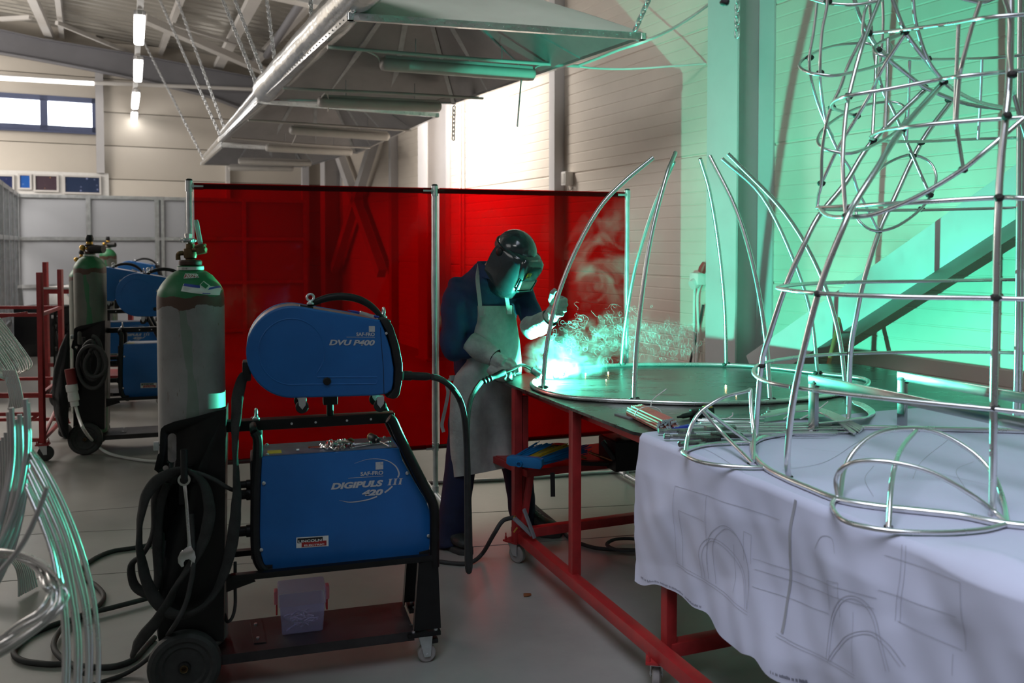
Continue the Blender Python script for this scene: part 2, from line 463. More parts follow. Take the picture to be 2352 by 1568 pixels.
# roof: corrugated sheet falling towards the right-hand wall
b = MB()
ts = []
t = -14.0
while t < 11:
    ts += [(t, 0), (t + .09, 0), (t + .12, .045), (t + .21, .045)]; t += .25
vs = []
for t_, h_ in ts: vs += [wp(t_, -.2, 4.88 + h_), wp(t_, 16, 4.9 + .095 * 16 + h_)]
b.add(vs, [(2 * i, 2 * i + 1, 2 * i + 3, 2 * i + 2) for i in range(len(ts) - 1)])
structure('ceiling', b, M['roof'], ang=20)

def roof_pt(t, d, drop): return wp(t, d, 4.9 + .095 * d - drop)
n_trim = [1]
def trim(mb, m, **k):
    n_trim[0] += 1
    return structure('trim_%d' % n_trim[0], mb, m, **k)
# end-wall rafter, haunched at the eaves
b = MB()
tr = TB - .32
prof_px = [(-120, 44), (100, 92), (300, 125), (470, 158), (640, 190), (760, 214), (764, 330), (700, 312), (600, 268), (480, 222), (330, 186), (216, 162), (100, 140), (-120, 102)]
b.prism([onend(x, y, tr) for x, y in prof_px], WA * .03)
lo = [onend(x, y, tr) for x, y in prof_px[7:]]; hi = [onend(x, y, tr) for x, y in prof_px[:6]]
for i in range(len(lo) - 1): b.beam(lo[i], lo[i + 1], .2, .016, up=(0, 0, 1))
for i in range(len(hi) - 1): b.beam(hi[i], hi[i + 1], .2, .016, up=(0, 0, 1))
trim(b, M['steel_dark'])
# rafter over the next bay
b = MB()
b.ibeam(roof_pt(4.6, .1, .28), roof_pt(4.6, 14, .28), .20, .36, .014, up=ROOF_N)
trim(b, M['steel_pale'])
b = MB(); b.ibeam(roof_pt(-1.6, .1, .28), roof_pt(-1.6, 14, .28), .20, .36, .014, up=ROOF_N)
trim(b, M['steel_grey'])
# purlins along the roof
for d_ in (1.6, 3.2, 4.8, 6.4, 8.0, 9.6):
    b = MB(); b.ibeam(roof_pt(-9, d_, .09), roof_pt(TB, d_, .09), .08, .15, .008, up=ROOF_N)
    trim(b, M['steel_pale'])
# roof bracing seen against the sheet
def brace(x0, y0, x1, y1, w_, h_, m, drop=.2, drop2=None):
    b = MB(); b.beam(onroof(x0, y0, drop), onroof(x1, y1, drop if drop2 is None else drop2), w_, h_, up=ROOF_N); return trim(b, m)
brace(326, 40, 645, 180, .17, .10, M['steel_pale'], .45)
brace(130, 52, 300, 122, .06, .06, M['steel_pale'], .25)
brace(0, 44, 70, 40, .06, .06, M['steel_pale'], .25)
brace(395, 55, 660, 135, .05, .05, M['steel_pale'], .25)
brace(72, -10, 116, 88, .13, .10, M['steel_pale'], .2)
brace(590, -15, 495, 165, .16, .12, M['steel_pale'], .2)

# columns on the right-hand wall
def column(t0, t1, depth, m, zt=4.85, web=.55):
    b = MB(); tc = (t0 + t1) / 2; w_ = abs(t1 - t0)
    b.box(wp(tc, depth - .008, zt / 2), (w_, .016, zt), (WA, WB, (0, 0, 1)))
    b.box(wp(tc, .010, zt / 2), (w_, .016, zt), (WA, WB, (0, 0, 1)))
    b.box(wp(tc, depth / 2, zt / 2), (.014, depth - .03, zt), (WA, WB, (0, 0, 1)))
    b.box(wp(tc, depth / 2, .012), (w_ + .08, depth + .06, .024), (WA, WB, (0, 0, 1)))
    return trim(b, m)
column(-1.77, -1.44, .35, M['steel_grey'])
column(4.45, 4.80, .35, M['steel_grey'])
column(10.05, 10.38, .35, M['steel_grey'])
def mullion(t0, w_, dp, m):
    b = MB(); b.box(wp(t0, dp / 2, 2.45), (w_, dp, 4.85), (WA, WB, (0, 0, 1)), bev=.004); return trim(b, m)
mullion(1.37, .12, .12, M['steel_grey']); mullion(6.75, .12, .12, M['steel_grey'])
for x in (230, 522, 700):                      # posts on the end wall
    p = onend(x, 330, TB - .06); dd = (p - WO).dot(WB)
    z0_, z1_ = (onend(230, 398, TB).z, 5.05) if x == 230 else ((0, 5.05) if x == 700 else (0, 3.2))
    b = MB(); b.box(wp(TB - .06, dd, (z0_ + z1_) / 2), (.13 if x != 522 else .07, .11, z1_ - z0_), (WB, WA, (0, 0, 1))); trim(b, M['steel_grey'] if x != 522 else M['steel_pale'])
# crossed bracing in the far bay of the right wall
b = MB()
for a, c in (((7.0, .18, 1.1), (10.0, .18, 3.6)), ((7.0, .18, 3.6), (10.0, .18, 1.1))):
    b.beam(wp(*a), wp(*c), .16, .14, up=WB)
trim(b, M['steel_grey'])
# big diagonal brace of the near bay: a box section low on the left, rising to the right
b = MB()
P = onwall(1752, 850, .26); Q = onwall(2420, 403, .26)
b.beam(P, Q, .235, .20, up=WB, bev=.006)
trim(b, M['steel_grey'])
# ================================================================ welding table
ZT_ = .885
TA0 = Vector((-.025, 4.48, 0)); TU = Vector((.364, -.931, 0)); TV = Vector((.931, .364, 0))
TANG = math.atan2(TU.y, TU.x)
def tp(t, v, z): return TA0 + TU * t + TV * v + Vector((0, 0, z))
M['table_steel'] = mat('scuffed_table_steel', (.17, .165, .155), .30, .75, .35, 5.0, rvar=.14, col2=(.055, .053, .05), stretch=(1, 3, 1), bump=.06, bscale=40)
table = thing('welding_table', 'long red steel welding table on casters with a scuffed dark steel top', 'table', tp(1.4, .8, 0))
top_poly = [tp(-.03, -.06, 0), Vector((.38, 5.03, 0)), Vector((2.0, 5.03, 0)), Vector((2.0, 5.03, 0)) + TU * 3.3, tp(3.55, 0, 0), tp(1.40, -.002, 0), tp(1.36, -.022, 0)]
b = MB(); b.prism([p + Vector((0, 0, ZT_)) for p in top_poly], (0, 0, -.012))
b.build('table_top', M['table_steel'], table)
b = MB()
zr = ZT_ - .034
def rail(a, c, w_=.045, h_=.045): b.beam(a, c, w_, h_, bev=.003)
rail(tp(.08, .05, zr), tp(3.5, .05, zr)); rail(tp(.12, .05, zr), tp(.02, .8, zr)); rail(tp(1.5, .05, zr), tp(1.5, 1.6, zr)); rail(tp(3.4, .05, zr), tp(3.4, 1.6, zr))
b.build('top_frame', M['red_paint'], table)
LEG = []
def leg_at(xb, yb, zb=.10):
    p = onz(xb, yb, zb); return Vector((p.x, p.y, 0))
L1 = leg_at(1170, 1250) + TV * .015; L2 = leg_at(1310, 1326, .14); L3 = leg_at(1517, 1502, .12) + TV * .02
def inset(P, vm):
    v_ = (P - TA0).dot(TV); return P + TV * max(0, vm - v_)
L1 = inset(L1, -.035); L2 = inset(L2, .0); L3 = inset(L3, .030)
L4 = L1 + TV * 1.45 - TU * .02; L5 = L3 + TV * 1.45
for P in (L1, L2, L3, L4, L5):
    b = MB(); b.box(P + Vector((0, 0, (ZT_ - .012 + .10) / 2)), (.042, .042, ZT_ - .115), rz=TANG, bev=.003)
    b.build('leg', M['red_paint'], table)
b = MB(); b.box(L1 + TV * .045 - TU * .01 + Vector((0, 0, .46)), (.03, .03, .74), rz=TANG, bev=.003); b.build('leg', M['red_paint'], table)
b = MB()
o3 = TV * .02 + Vector((0, 0, .135))
b.beam(L1 + o3, L1 + o3 + TU * 3.1, .05, .05, bev=.003); b.build('bottom_rail', M['red_paint'], table)
b = MB(); b.beam(L1 + Vector((0, 0, .15)), L4 + Vector((0, 0, .15)), .045, .045, bev=.003); b.build('cross_rail', M['red_paint'], table)
b = MB(); b.beam(L3 + Vector((0, 0, .135)), L5 + Vector((0, 0, .135)), .05, .05, bev=.003); b.build('cross_rail', M['red_paint'], table)
# shelf under the top
SZ = .478
S0 = onz(1216, 1078, SZ); S0.z = 0
def sp(a, c, z=SZ): return S0 + TV * a + TU * (-c) + Vector((0, 0, z))
b = MB(); b.prism([sp(0, 0), sp(1.15, 0), sp(1.15, .42), sp(-.06, .34)], (0, 0, -.004)); b.build('shelf', M['red_paint'], table)
b = MB()
b.beam(sp(0, .015, SZ - .02), sp(1.15, .015, SZ - .02), .03, .035, bev=.003); b.beam(sp(0, 0, SZ - .02), sp(-.06, .34, SZ - .02), .03, .035, bev=.003)
b.beam(sp(.015, .02, SZ - .03), L1 + Vector((.03, -.02, .19)), .03, .03, bev=.003)
b.build('shelf_frame', M['red_paint'], table)
def caster(P, rz, parent, r=.045, wheel=None, h=.11, space='world'):
    c, s_ = math.cos(rz), math.sin(rz); X = Vector((c, s_, 0)); Y = Vector((-s_, c, 0)); Z = Vector((0, 0, 1))
    b = MB(); b.box(P + Z * (h - .004), (.09, .075, .008), (X, Y, Z))
    for sx in (-1, 1):
        for sy in (-1, 1): b.lathe([(.006, 0), (.006, .016), (.003, .016), (.003, .034)], P + X * .034 * sx + Y * .027 * sy + Z * h, seg=6)
    pl_ = b.build('caster_plate', M['red_paint'], parent, space)
    b = MB(); cen = P + X * .018 + Z * r
    for sgn in (-1, 1):
        b.prism([P + X * -.028 + Y * sgn * .019 + Z * (h - .01), P + X * .03 + Y * sgn * .019 + Z * (h - .01), cen + X * .012 + Y * sgn * .019 - Z * .008, cen - X * .012 + Y * sgn * .019 - Z * .008], Y * sgn * .003)
    b.lathe([(.006, -.024), (.006, .024)], cen, Y, seg=8); b.box(P + Z * (h - .013), (.06, .04, .008), (X, Y, Z))
    b.build('fork', M['galv'], parent, space)
    b = MB(); b.lathe([(r * .3, -.015), (r * .85, -.015), (r, -.010), (r, .010), (r * .85, .015), (r * .3, .015)], cen, Y, seg=24)
    b.build('caster_wheel', wheel or M['caster'], parent, space)
M['caster'] = mat('grey_caster_wheel', (.30, .28, .27), .5, 0, .15, 20.0)
caster(L1 - TU * .03 + TV * .0, TANG + .5, table)
caster(L3 - TV * .05, TANG + 2.6, table)
caster(L4 - TU * .04, TANG, table); caster(L5 - TU * .04, TANG, table)
# welding arc: a tiny white-hot spot at the foot of the tube
b = MB(); b.ball(ARC - Vector((0, 0, .014)), .006)
tag(b.build('welding_arc', emis('arc_light_spot', (.55, 1.0, .92), 400.0)), 'blinding white welding arc at the foot of the leftmost bent upright', 'arc')

# ================================================================ drawing sheet over the near end
PT0 = 1.396; PT1 = 3.5; PV = 1.62; PH = .53
def nz(a, c, k=0):
    return (math.sin(a * 3.1 + c * 2.3 + k) + .6 * math.sin(a * 7.7 - c * 4.1 + 1.3 + k) + .35 * math.sin(a * 15.3 + c * 11.0 + 2.1 * k) + .2 * math.sin(-a * 27 + c * 19 + k)) / 2.15
def crease(a, c):
    """sharp folded facets of creased paper"""
    v = 0
    for (ka, kc, ph, am) in ((6.3, 9.1, .4, 1.0), (-8.9, 6.2, 1.9, .8), (13.1, -5.2, .7, .5), (4.0, 17.0, 2.2, .5)):
        x = (a * ka + c * kc + ph) / math.pi; v += am * (abs((x % 2) - 1) - .5)
    return v
def paper(t, h, lift=0.0):
    """h < 0: lying on the table top (distance in from the edge); h > 0: hanging down over the edge"""
    rr = .014
    bul = math.exp(-((t - 2.86) / .13) ** 2)
    if h <= 0:
        v = -h
        z = ZT_ + .0022 + .0015 * max(0, nz(t * 2, v * 2)) + .032 * bul * math.exp(-((v - .045) / .04) ** 2)
        edge = .012 * math.exp(-v / .01)
        return tp(t, v - .004, z - edge * .06 + lift)
    hang = PH + .04 * nz(t * 1.5, 0, 3) - .03 * (t - PT0)
    u = h * hang
    f = min(1, u / .12)
    out = .016 + .032 * bul * math.exp(-u / .1) + f * (.012 + .018 * nz(t * 1.6, u * 1.5, 1) + .020 * crease(t, u) + .012 * max(0, math.sin(t * 9 + .6)) * u / PH)
    out = max(out, .006) + lift
    return tp(t + .01 * nz(t, u * 3, 5) * f, -out, ZT_ - u - .003)
b = MB()
NT, NV, NH = 120, 34, 48
def pg(i, j):
    t = PT0 + (PT1 - PT0) * i
    q = -PV + j * (PV + 1)
    return t, q
rows = [-PV * (1 - k / NV) ** 1.6 for k in range(NV)] + [k / NH for k in range(NH + 1)]
vs = []
for q in rows:
    for i in range(NT + 1):
        t = PT0 + (PT1 - PT0) * i / NT
        tt = t
        if i == 0: tt += .006 * nz(q * 4, 0)
        vs.append(paper(tt, q))
fs = [(j * (NT + 1) + i, j * (NT + 1) + i + 1, (j + 1) * (NT + 1) + i + 1, (j + 1) * (NT + 1) + i) for j in range(len(rows) - 1) for i in range(NT)]
b.add(vs, fs)
M['paper'] = mat('white_drawing_paper', (.62, .64, .80), .75, 0, .05, 2.5, rvar=.04, bump=.25, bscale=5)
sheet = b.build('drawing_sheet', M['paper'], ang=180)
tag(sheet, 'large creased white paper drawing draped over the near end of the welding table', 'paper')
# printed line drawing
M['ink'] = mat('faint_grey_ink', (.42, .43, .50), .8)
M['ink_dark'] = mat('dark_ink', (.06, .06, .09), .8)
ib = MB()
def hang_uv(X, Y):
    x, y = 1400 + X / 2.153, 840 + Y / 2.153
    p = onp(x, y, TA0 - TV * .03, TV); t = (p - TA0).dot(TU)
    hang = PH + .04 * nz(t * 1.5, 0, 3) - .03 * (t - PT0)
    return t, max(.01, min(.985, (ZT_ - p.z) / hang))
def strip(fn, pts, w_, n=6, target=None):
    tb = target or ib
    P = smooth_path([Vector((a, c, 0)) for a, c in pts], n)
    vs = []
    for i, p in enumerate(P):
        d = (P[min(i + 1, len(P) - 1)] - P[max(i - 1, 0)]); d = d.normalized() if d.length > 1e-9 else Vector((1, 0, 0))
        nrm = Vector((-d.y, d.x, 0)) * (w_ / 2)
        for s_ in (-1, 1): vs.append(fn(p.x + nrm.x * s_, p.y + nrm.y * s_))
    tb.add(vs, [(2 * i, 2 * i + 1, 2 * i + 3, 2 * i + 2) for i in range(len(P) - 1)])
def hs(pts, w_=.0015, n=8):
    q = []
    for X, Y in pts: q.append(hang_uv(X, Y))
    q2 = smooth_path([Vector((a, c * PH, 0)) for a, c in q], n)
    strip(lambda a, c: paper(a, min(.985, max(.005, c / PH)), .0016), [(p.x, p.y) for p in q2], w_, 1)
def line(a, c, w_=.0013): hs([(a[0] + (c[0] - a[0]) * k / 10, a[1] + (c[1] - a[1]) * k / 10) for k in range(11)], w_, 2)
for a, c in (((310, 970), (690, 1212)), ((312, 984), (690, 1226)), ((340, 590), (318, 975)), ((358, 712), (345, 990)), ((340, 590), (830, 760)), ((358, 712), (470, 770)),
             ((690, 950), (1340, 1140)), ((700, 1000), (1330, 1190)), ((700, 1085), (1100, 1215)), ((480, 640), (470, 980)), ((600, 880), (598, 1120)), ((650, 815), (645, 960)), ((682, 835), (680, 975)), ((650, 815), (682, 835)),
             ((840, 1310), (1250, 1515)), ((840, 1325), (1250, 1530)), ((1100, 1050), (1105, 1195)), ((1160, 1062), (1165, 1230)), ((1100, 1050), (1160, 1062)), ((1230, 1205), (1240, 1500)),
             ((1432, 880), (1428, 1250)), ((1452, 880), (1450, 1260)), ((1350, 930), (1760, 1060)), ((1345, 1100), (1720, 1230)), ((1760, 1060), (1745, 1400)), ((1440, 1250), (1730, 1400)), ((1690, 1420), (1695, 1530))): line(a, c)
for ar in ([(430, 1040), (432, 930), (460, 865), (520, 855), (580, 905), (640, 1010), (685, 1200)], [(445, 1048), (447, 940), (470, 880), (520, 868), (572, 915), (630, 1015), (675, 1195)],
           [(462, 1050), (480, 870), (540, 790), (600, 805), (645, 900), (678, 1060), (685, 1200)], [(495, 1075), (505, 890), (560, 805), (615, 830), (655, 930), (680, 1090)],
           [(1090, 1440), (1098, 1290), (1140, 1180), (1205, 1128), (1280, 1150), (1345, 1240), (1390, 1380), (1420, 1500)], [(1104, 1440), (1110, 1300), (1150, 1195), (1207, 1143), (1272, 1163), (1333, 1250), (1376, 1385), (1404, 1500)],
           [(1095, 1450), (1140, 1370), (1230, 1305), (1330, 1300), (1420, 1370), (1490, 1480)], [(1110, 1450), (1150, 1383), (1235, 1320), (1325, 1315), (1405, 1380), (1470, 1480)],
           [(1020, 900), (1050, 840), (1100, 850), (1125, 920)]): hs(ar)
def ts_(pts, w_=.0016): strip(lambda a, c: paper(a, -max(.003, c), .0012), pts, w_)
for px in ([(1560, 1010), (1640, 1040), (1730, 1100)], [(1980, 1010), (1900, 1060), (1800, 1080)], [(2010, 1070), (1990, 1100), (2010, 1140)], [(2240, 1060), (2200, 1080), (2220, 1120)], [(1850, 1030), (2000, 1050), (2300, 1120)], [(2180, 1010), (2120, 1060), (2100, 1100)], [(1540, 1025), (1500, 1030)]):
    q = []
    for x, y in px:
        p = onz(x, y, ZT_ + .003) - TA0; q.append((p.dot(TU), p.dot(TV)))
    ts_(q)
ib.build('printed_line', M['ink'], sheet, ang=180, recalc=False)
ib = MB()
hs([(905, 650), (890, 800), (872, 1000), (866, 1310)], .011)
ib.build('taped_seam', mat('grey_tape', (.40, .41, .46), .6), sheet, ang=180, recalc=False)
ib = MB()                                      # tiny illegible caption along the hem
for rx0, ry0, rx1, ry1, n_ in ((158, 1043, 430, 1200, 64), (852, 1504, 1000, 1560, 30)):
    for i in range(n_):
        if R.random() < .12: continue
        k = i / n_
        X, Y = rx0 + (rx1 - rx0) * k, ry0 + (ry1 - ry0) * k + (10 * math.sin(k * 3.1))
        t, h = hang_uv(X, Y)
        strip(lambda a, c: paper(a, min(.985, c / PH), .0016), [(t, h * PH - .004 - .004 * R.random()), (t + .001, h * PH + .003)], .0022, 1)
ib.build('caption_print', M['ink_dark'], sheet, ang=180, recalc=False)

# ================================================================ bent-tube sculptures
def weld(parent, p, r=.012):
    b = MB(); b.ball(p, r, 9, 6, sc3=(1.1, 1.0, .8))
    for i in range(len(b.v)): b.v[i] = b.v[i] + Vector((R.uniform(-.15, .15), R.uniform(-.15, .15), R.uniform(-.15, .15))) * r
    b.build('weld_bead', M['weld'], parent, ang=180)
def curve(parent, name, pts, r, m=None, n=5, closed=False, seg=10):
    b = MB(); b.tube(pts, r, seg, closed, n); return b.build(name, m or M['alu'], parent, ang=60)
A0 = thing('tube_sculpture', 'half-built aluminium sculpture, seven bent uprights on an oval ring, under the welder', 'sculpture', (.93, 4.4, ZT_))
zr = ZT_ + .011
ring = [(1222, 880), (1240, 896), (1300, 911), (1380, 918), (1455, 921), (1600, 926), (1770, 922), (1890, 911), (1965, 896), (1995, 880), (1975, 868), (1880, 857), (1770, 844), (1668, 838), (1540, 836.5), (1427, 838), (1330, 846), (1255, 861)]
curve(A0, 'base_ring', [onz(x, y, zr) for x, y in ring], .011, closed=True)
ups = [[(1247, 892), (1255, 800), (1278, 690), (1320, 580), (1375, 480), (1430, 420), (1500, 362)],
       [(1457, 920), (1462, 800), (1478, 650), (1500, 520), (1532, 400), (1551, 350)],
       [(1427, 838), (1437, 740), (1460, 610), (1500, 480), (1535, 400), (1548, 372)],
       [(1668, 838), (1664, 700), (1650, 560), (1630, 440), (1608, 364)],
       [(1770, 921), (1757, 760), (1730, 610), (1690, 480), (1630, 358)],
       [(1878, 858), (1862, 720), (1820, 590), (1750, 450), (1658, 364)],
       [(1944, 904), (1925, 760), (1880, 620), (1800, 485), (1672, 353)]]
for U in ups:
    y0 = onz(U[0][0], U[0][1], zr).y; n_ = len(U)
    P = [at(x, y, y0 + (4.4 - y0) * .42 * (i / (n_ - 1)) ** 1.5) for i, (x, y) in enumerate(U)]
    curve(A0, 'upright', P, .0105)
    for off in (Vector((.012, 0, .006)), Vector((-.012, -.004, .004))): weld(A0, P[0] + off, .013)

B0 = thing('tube_sculpture', 'tall tangled aluminium tube sculpture standing on the paper drawing at right', 'sculpture', (1.5, 2.7, ZT_))
def r4(X, Y): return 1652 + X / 2.8, Y / 2.8
def r5(X, Y): return 1652 + X / 2.8, 480 + Y / 2.8
def dep(pts, ds):
    out = []
    n_ = len(pts)
    for i, (x, y) in enumerate(pts):
        u = i / max(1, n_ - 1) * (len(ds) - 1); k = min(int(u), len(ds) - 2) if len(ds) > 1 else 0
        d = ds[0] if len(ds) == 1 else ds[k] + (ds[k + 1] - ds[k]) * (u - k)
        out.append(at(x, y, d))
    return out
zb = ZT_ + .012
base = [(1728, 1030), (1733, 1015), (1760, 1003), (1830, 992), (1900, 986), (1950, 981), (2030, 982), (2110, 984), (2200, 986), (2352, 990), (2520, 1000), (2640, 1050), (2640, 1140), (2560, 1200), (2460, 1212), (2352, 1207), (2280, 1198), (2210, 1184), (2130, 1175), (2010, 1162), (1925, 1147), (1860, 1122), (1808, 1100), (1765, 1078), (1738, 1054)]
curve(B0, 'base_ring', [onz(x, y, zb) for x, y in base], .0095, closed=True)
V1 = dep([r4(1875, -60), r4(1872, 300), r4(1862, 560), r4(1842, 760), r4(1812, 1040), r4(1797, 1300), (2290, 560), r5(1780, 570), r5(1772, 900), r5(1765, 1280), (2281, 1080), (2279, 1192)], [2.3, 2.24, 2.2, 2.19, 2.195])
V2 = dep([r4(1440, 530), r4(1170, 840), r4(1010, 1090), r4(870, 1310), r5(800, 110), r5(640, 530), r5(490, 1150), r5(440, 1560), (1811, 1098)], [2.8, 2.62, 2.5, 2.45, 2.42, 2.43, 2.45, 2.52, 2.575])
V3 = dep([r4(1330, 570), r4(985, 910), r4(810, 1180), r4(640, 1390), r5(540, 240), r5(430, 490), r5(330, 790), r5(270, 1020), r5(230, 1500)], [3.0, 2.95, 2.9, 2.88, 2.9, 2.95, 3.05])
V4 = dep([r4(1500, 640), r4(1300, 915), r4(1120, 1290), r5(1030, 140), r5(930, 465), r5(880, 700), r5(845, 930), r5(830, 1395)], [3.3, 3.2, 3.16, 3.2, 3.3])
for V in (V1, V2, V3, V4): curve(B0, 'upright', V, .0092)
V5 = dep([(2344, -30), (2342, 200), (2340, 500), (2336, 800), (2331, 986)], [3.2, 3.27])
V6 = [p + Vector((.018, .01, 0)) for p in V5]
curve(B0, 'upright', V5, .010); curve(B0, 'upright', V6, .010)
H1 = [(1731, 851), (1752, 873), (1823, 889), (2000, 911), (2277, 939), (2400, 950), (2560, 950), (2640, 920), (2600, 860), (2500, 820), (2327, 810), (2130, 808), (1952, 812), (1850, 818), (1759, 832)]
curve(B0, 'hoop', [onz(x, y, 1.163) for x, y in H1], .0065, closed=True)
H2 = [(1786, 660), (1803, 665), (1873, 673), (2060, 681), (2288, 685), (2420, 687), (2600, 684), (2640, 672), (2560, 655), (2440, 645), (2331, 642), (2150, 645), (1984, 647), (1880, 650), (1813, 655)]
curve(B0, 'hoop', [onz(x, y, 1.443) for x, y in H2], .0065, closed=True)
thin = [
 ([r4(632, -40), r4(625, 60), r4(605, 220), r4(580, 370), r4(590, 500), r4(630, 650), r4(680, 780), r4(760, 960), r4(850, 1100), r4(890, 1220), r4(940, 1320), r4(1020, 1480)], [2.85, 2.85, 3.0, 3.15], .005),
 ([r4(700, -40), r4(690, 60), r4(660, 220), r4(648, 460), r4(660, 620), r4(690, 790), r4(730, 880)], [2.75, 2.75, 2.95], .005),
 ([r4(990, -20), r4(940, 60), r4(922, 180), r4(930, 240)], [2.75], .005),
 ([r4(1040, -20), r4(960, 180), r4(900, 360), r4(840, 590), r4(820, 690), r4(800, 900), r4(795, 1100), r4(815, 1385)], [2.7, 2.6, 2.55, 2.5, 2.46], .0065),
 ([r4(925, 230), r4(830, 420), r4(780, 560), r4(720, 690), r4(680, 840), r4(660, 1000), r4(657, 1180), r4(640, 1250), r4(630, 1330)], [2.75, 2.8, 2.9], .0055),
 ([r4(1190, 225), r4(1050, 440), r4(980, 590), r4(890, 745), r4(760, 960), r4(657, 1180)], [2.62, 2.8, 2.9], .0055),
 ([r4(965, -20), r4(985, 250), r4(1010, 420), r4(1060, 600), r4(1100, 670), r4(1160, 800), r4(1240, 990), r4(1350, 1240)], [3.0, 3.1, 3.15], .0055),
 ([r4(1050, -20), r4(1055, 120), r4(1050, 240), r4(1035, 400), r4(1000, 560)], [3.05], .005),
 ([r4(865, -20), r4(910, 120), r4(1020, 310), r4(1100, 390), r4(1200, 470), r4(1320, 560), r4(1480, 630), r4(1650, 680), r4(1900, 705)], [2.8, 2.9, 3.05], .007),
 ([r4(1110, -20), r4(1190, 190), r4(1300, 350), r4(1440, 520), r4(1530, 590), r4(1680, 660), r4(1900, 705)], [2.62, 2.7, 2.85, 3.05], .007),
 ([r4(1245, -20), r4(1265, 150), r4(1340, 380), r4(1440, 520)], [2.62, 2.75], .006),
 ([r4(960, 215), r4(1200, 190), r4(1500, 150), r4(1700, 115), r4(1990, 90)], [2.75, 2.62, 2.4, 2.25, 2.2], .0055),
 ([r4(580, -12), r4(700, 20), r4(880, 30), r4(1050, 0)], [2.85, 2.7], .0055),
 ([r4(885, 745), r4(800, 720), r4(725, 690), r4(740, 650), r4(830, 615), r4(1100, 570), r4(1430, 508), r4(1560, 490), r4(1960, 450)], [2.95, 2.8, 2.55, 2.45, 2.3], .0055),
 ([r4(1990, 752), r4(1510, 785), r4(1220, 815), r4(1070, 835), r4(985, 870), r4(980, 890), r4(1060, 905), r4(1300, 910), r4(1680, 893), r4(1940, 885)], [2.25, 2.4, 2.7, 3.05, 3.25], .0055),
 ([r4(1090, 365), r4(1330, 382), r4(1700, 375), r4(1990, 352)], [2.85, 3.1], .0055),
 ([r4(1010, 350), r4(1000, 600), r4(985, 880)], [2.85, 2.75], .0055), ([r4(1085, 250), r4(1080, 520), r4(1070, 820)], [2.75, 2.7], .0055),
 ([r4(1225, 390), r4(1218, 640), r4(1205, 895)], [2.95, 3.1], .005), ([r4(1540, 145), r4(1525, 480), r4(1515, 785)], [2.42], .0055),
 ([r4(1690, 380), r4(1680, 640), r4(1665, 892)], [3.05, 3.2], .005),
 ([r4(1680, 10), r4(1620, 190), r4(1560, 420), r4(1545, 500), r4(1525, 760), r4(1530, 840), r4(1568, 1088)], [2.3, 2.35, 2.38], .006),
 ([r4(1560, -10), r4(1665, 12), r4(1720, 10), r4(1800, -20)], [2.35], .0055),
 ([r4(640, 1330), r4(680, 1375), r4(740, 1395), r4(830, 1395), r4(960, 1385), r4(1100, 1340), r4(1300, 1250), r4(1560, 1092), r4(1700, 980), r4(1990, 735)], [2.9, 2.6, 2.45, 2.38, 2.3, 2.25], .0065),
 ([r4(630, 1335), r4(850, 1325), r4(1185, 1305), r4(1800, 1270), r4(1990, 1276)], [2.9, 2.5, 2.3, 2.2], .0065),
 ([r4(640, 1345), r4(880, 1350), r4(1300, 1350), r4(1940, 1335)], [2.9, 3.05, 3.25], .0055),
 ([r4(1885, 470), r4(1892, 600), r4(1925, 712)], [2.22, 2.6], .007),
 ([r4(1830, -20), r4(1870, 120), r4(1866, 330), r4(1885, 470)], [2.22], .0055)]
for pts, ds, r in thin:
    if pts[-1][0] > 2335 and pts[-1][1] > 0: pts = pts + [(pts[-1][0] + (pts[-1][0] - pts[-2][0]) / max(1, abs(pts[-1][0] - pts[-2][0])) * 260, pts[-1][1] + (pts[-1][1] - pts[-2][1]) / max(1, abs(pts[-1][0] - pts[-2][0])) * 260)]; ds = ds + [ds[-1]]
    curve(B0, 'bent_tube', dep(pts, ds), r, n=4, seg=8)
loops = [
 ([(515, 420), (560, 370), (700, 305), (860, 280), (980, 285), (1075, 345), (1040, 410), (900, 455), (750, 485), (650, 480), (560, 460)], 2.9, .22),
 ([(635, 890), (680, 820), (800, 735), (950, 675), (1100, 655), (1190, 685), (1200, 760), (1130, 850), (1000, 930), (850, 985), (720, 970), (650, 940)], 3.0, .2),
 ([(1240, 995), (1120, 1030), (1020, 1100), (920, 1230), (880, 1370), (930, 1450), (1020, 1485), (1150, 1450), (1290, 1350), (1370, 1240), (1395, 1130), (1350, 1040)], 3.17, .08),
 ([(1190, 215), (1120, 235), (1050, 265), (1000, 300), (1010, 340), (1060, 360), (1105, 340), (1110, 300), (1090, 262)], 2.78, .06)]
for pts, d0, dd_ in loops:
    ys = [p[1] for p in pts]; ym = (min(ys) + max(ys)) / 2; yr = (max(ys) - min(ys)) / 2
    P = [at(*r4(X, Y), d0 - dd_ * (Y - ym) / yr) for X, Y in pts]
    curve(B0, 'closed_loop', P, .0052, closed=True, n=4, seg=8)
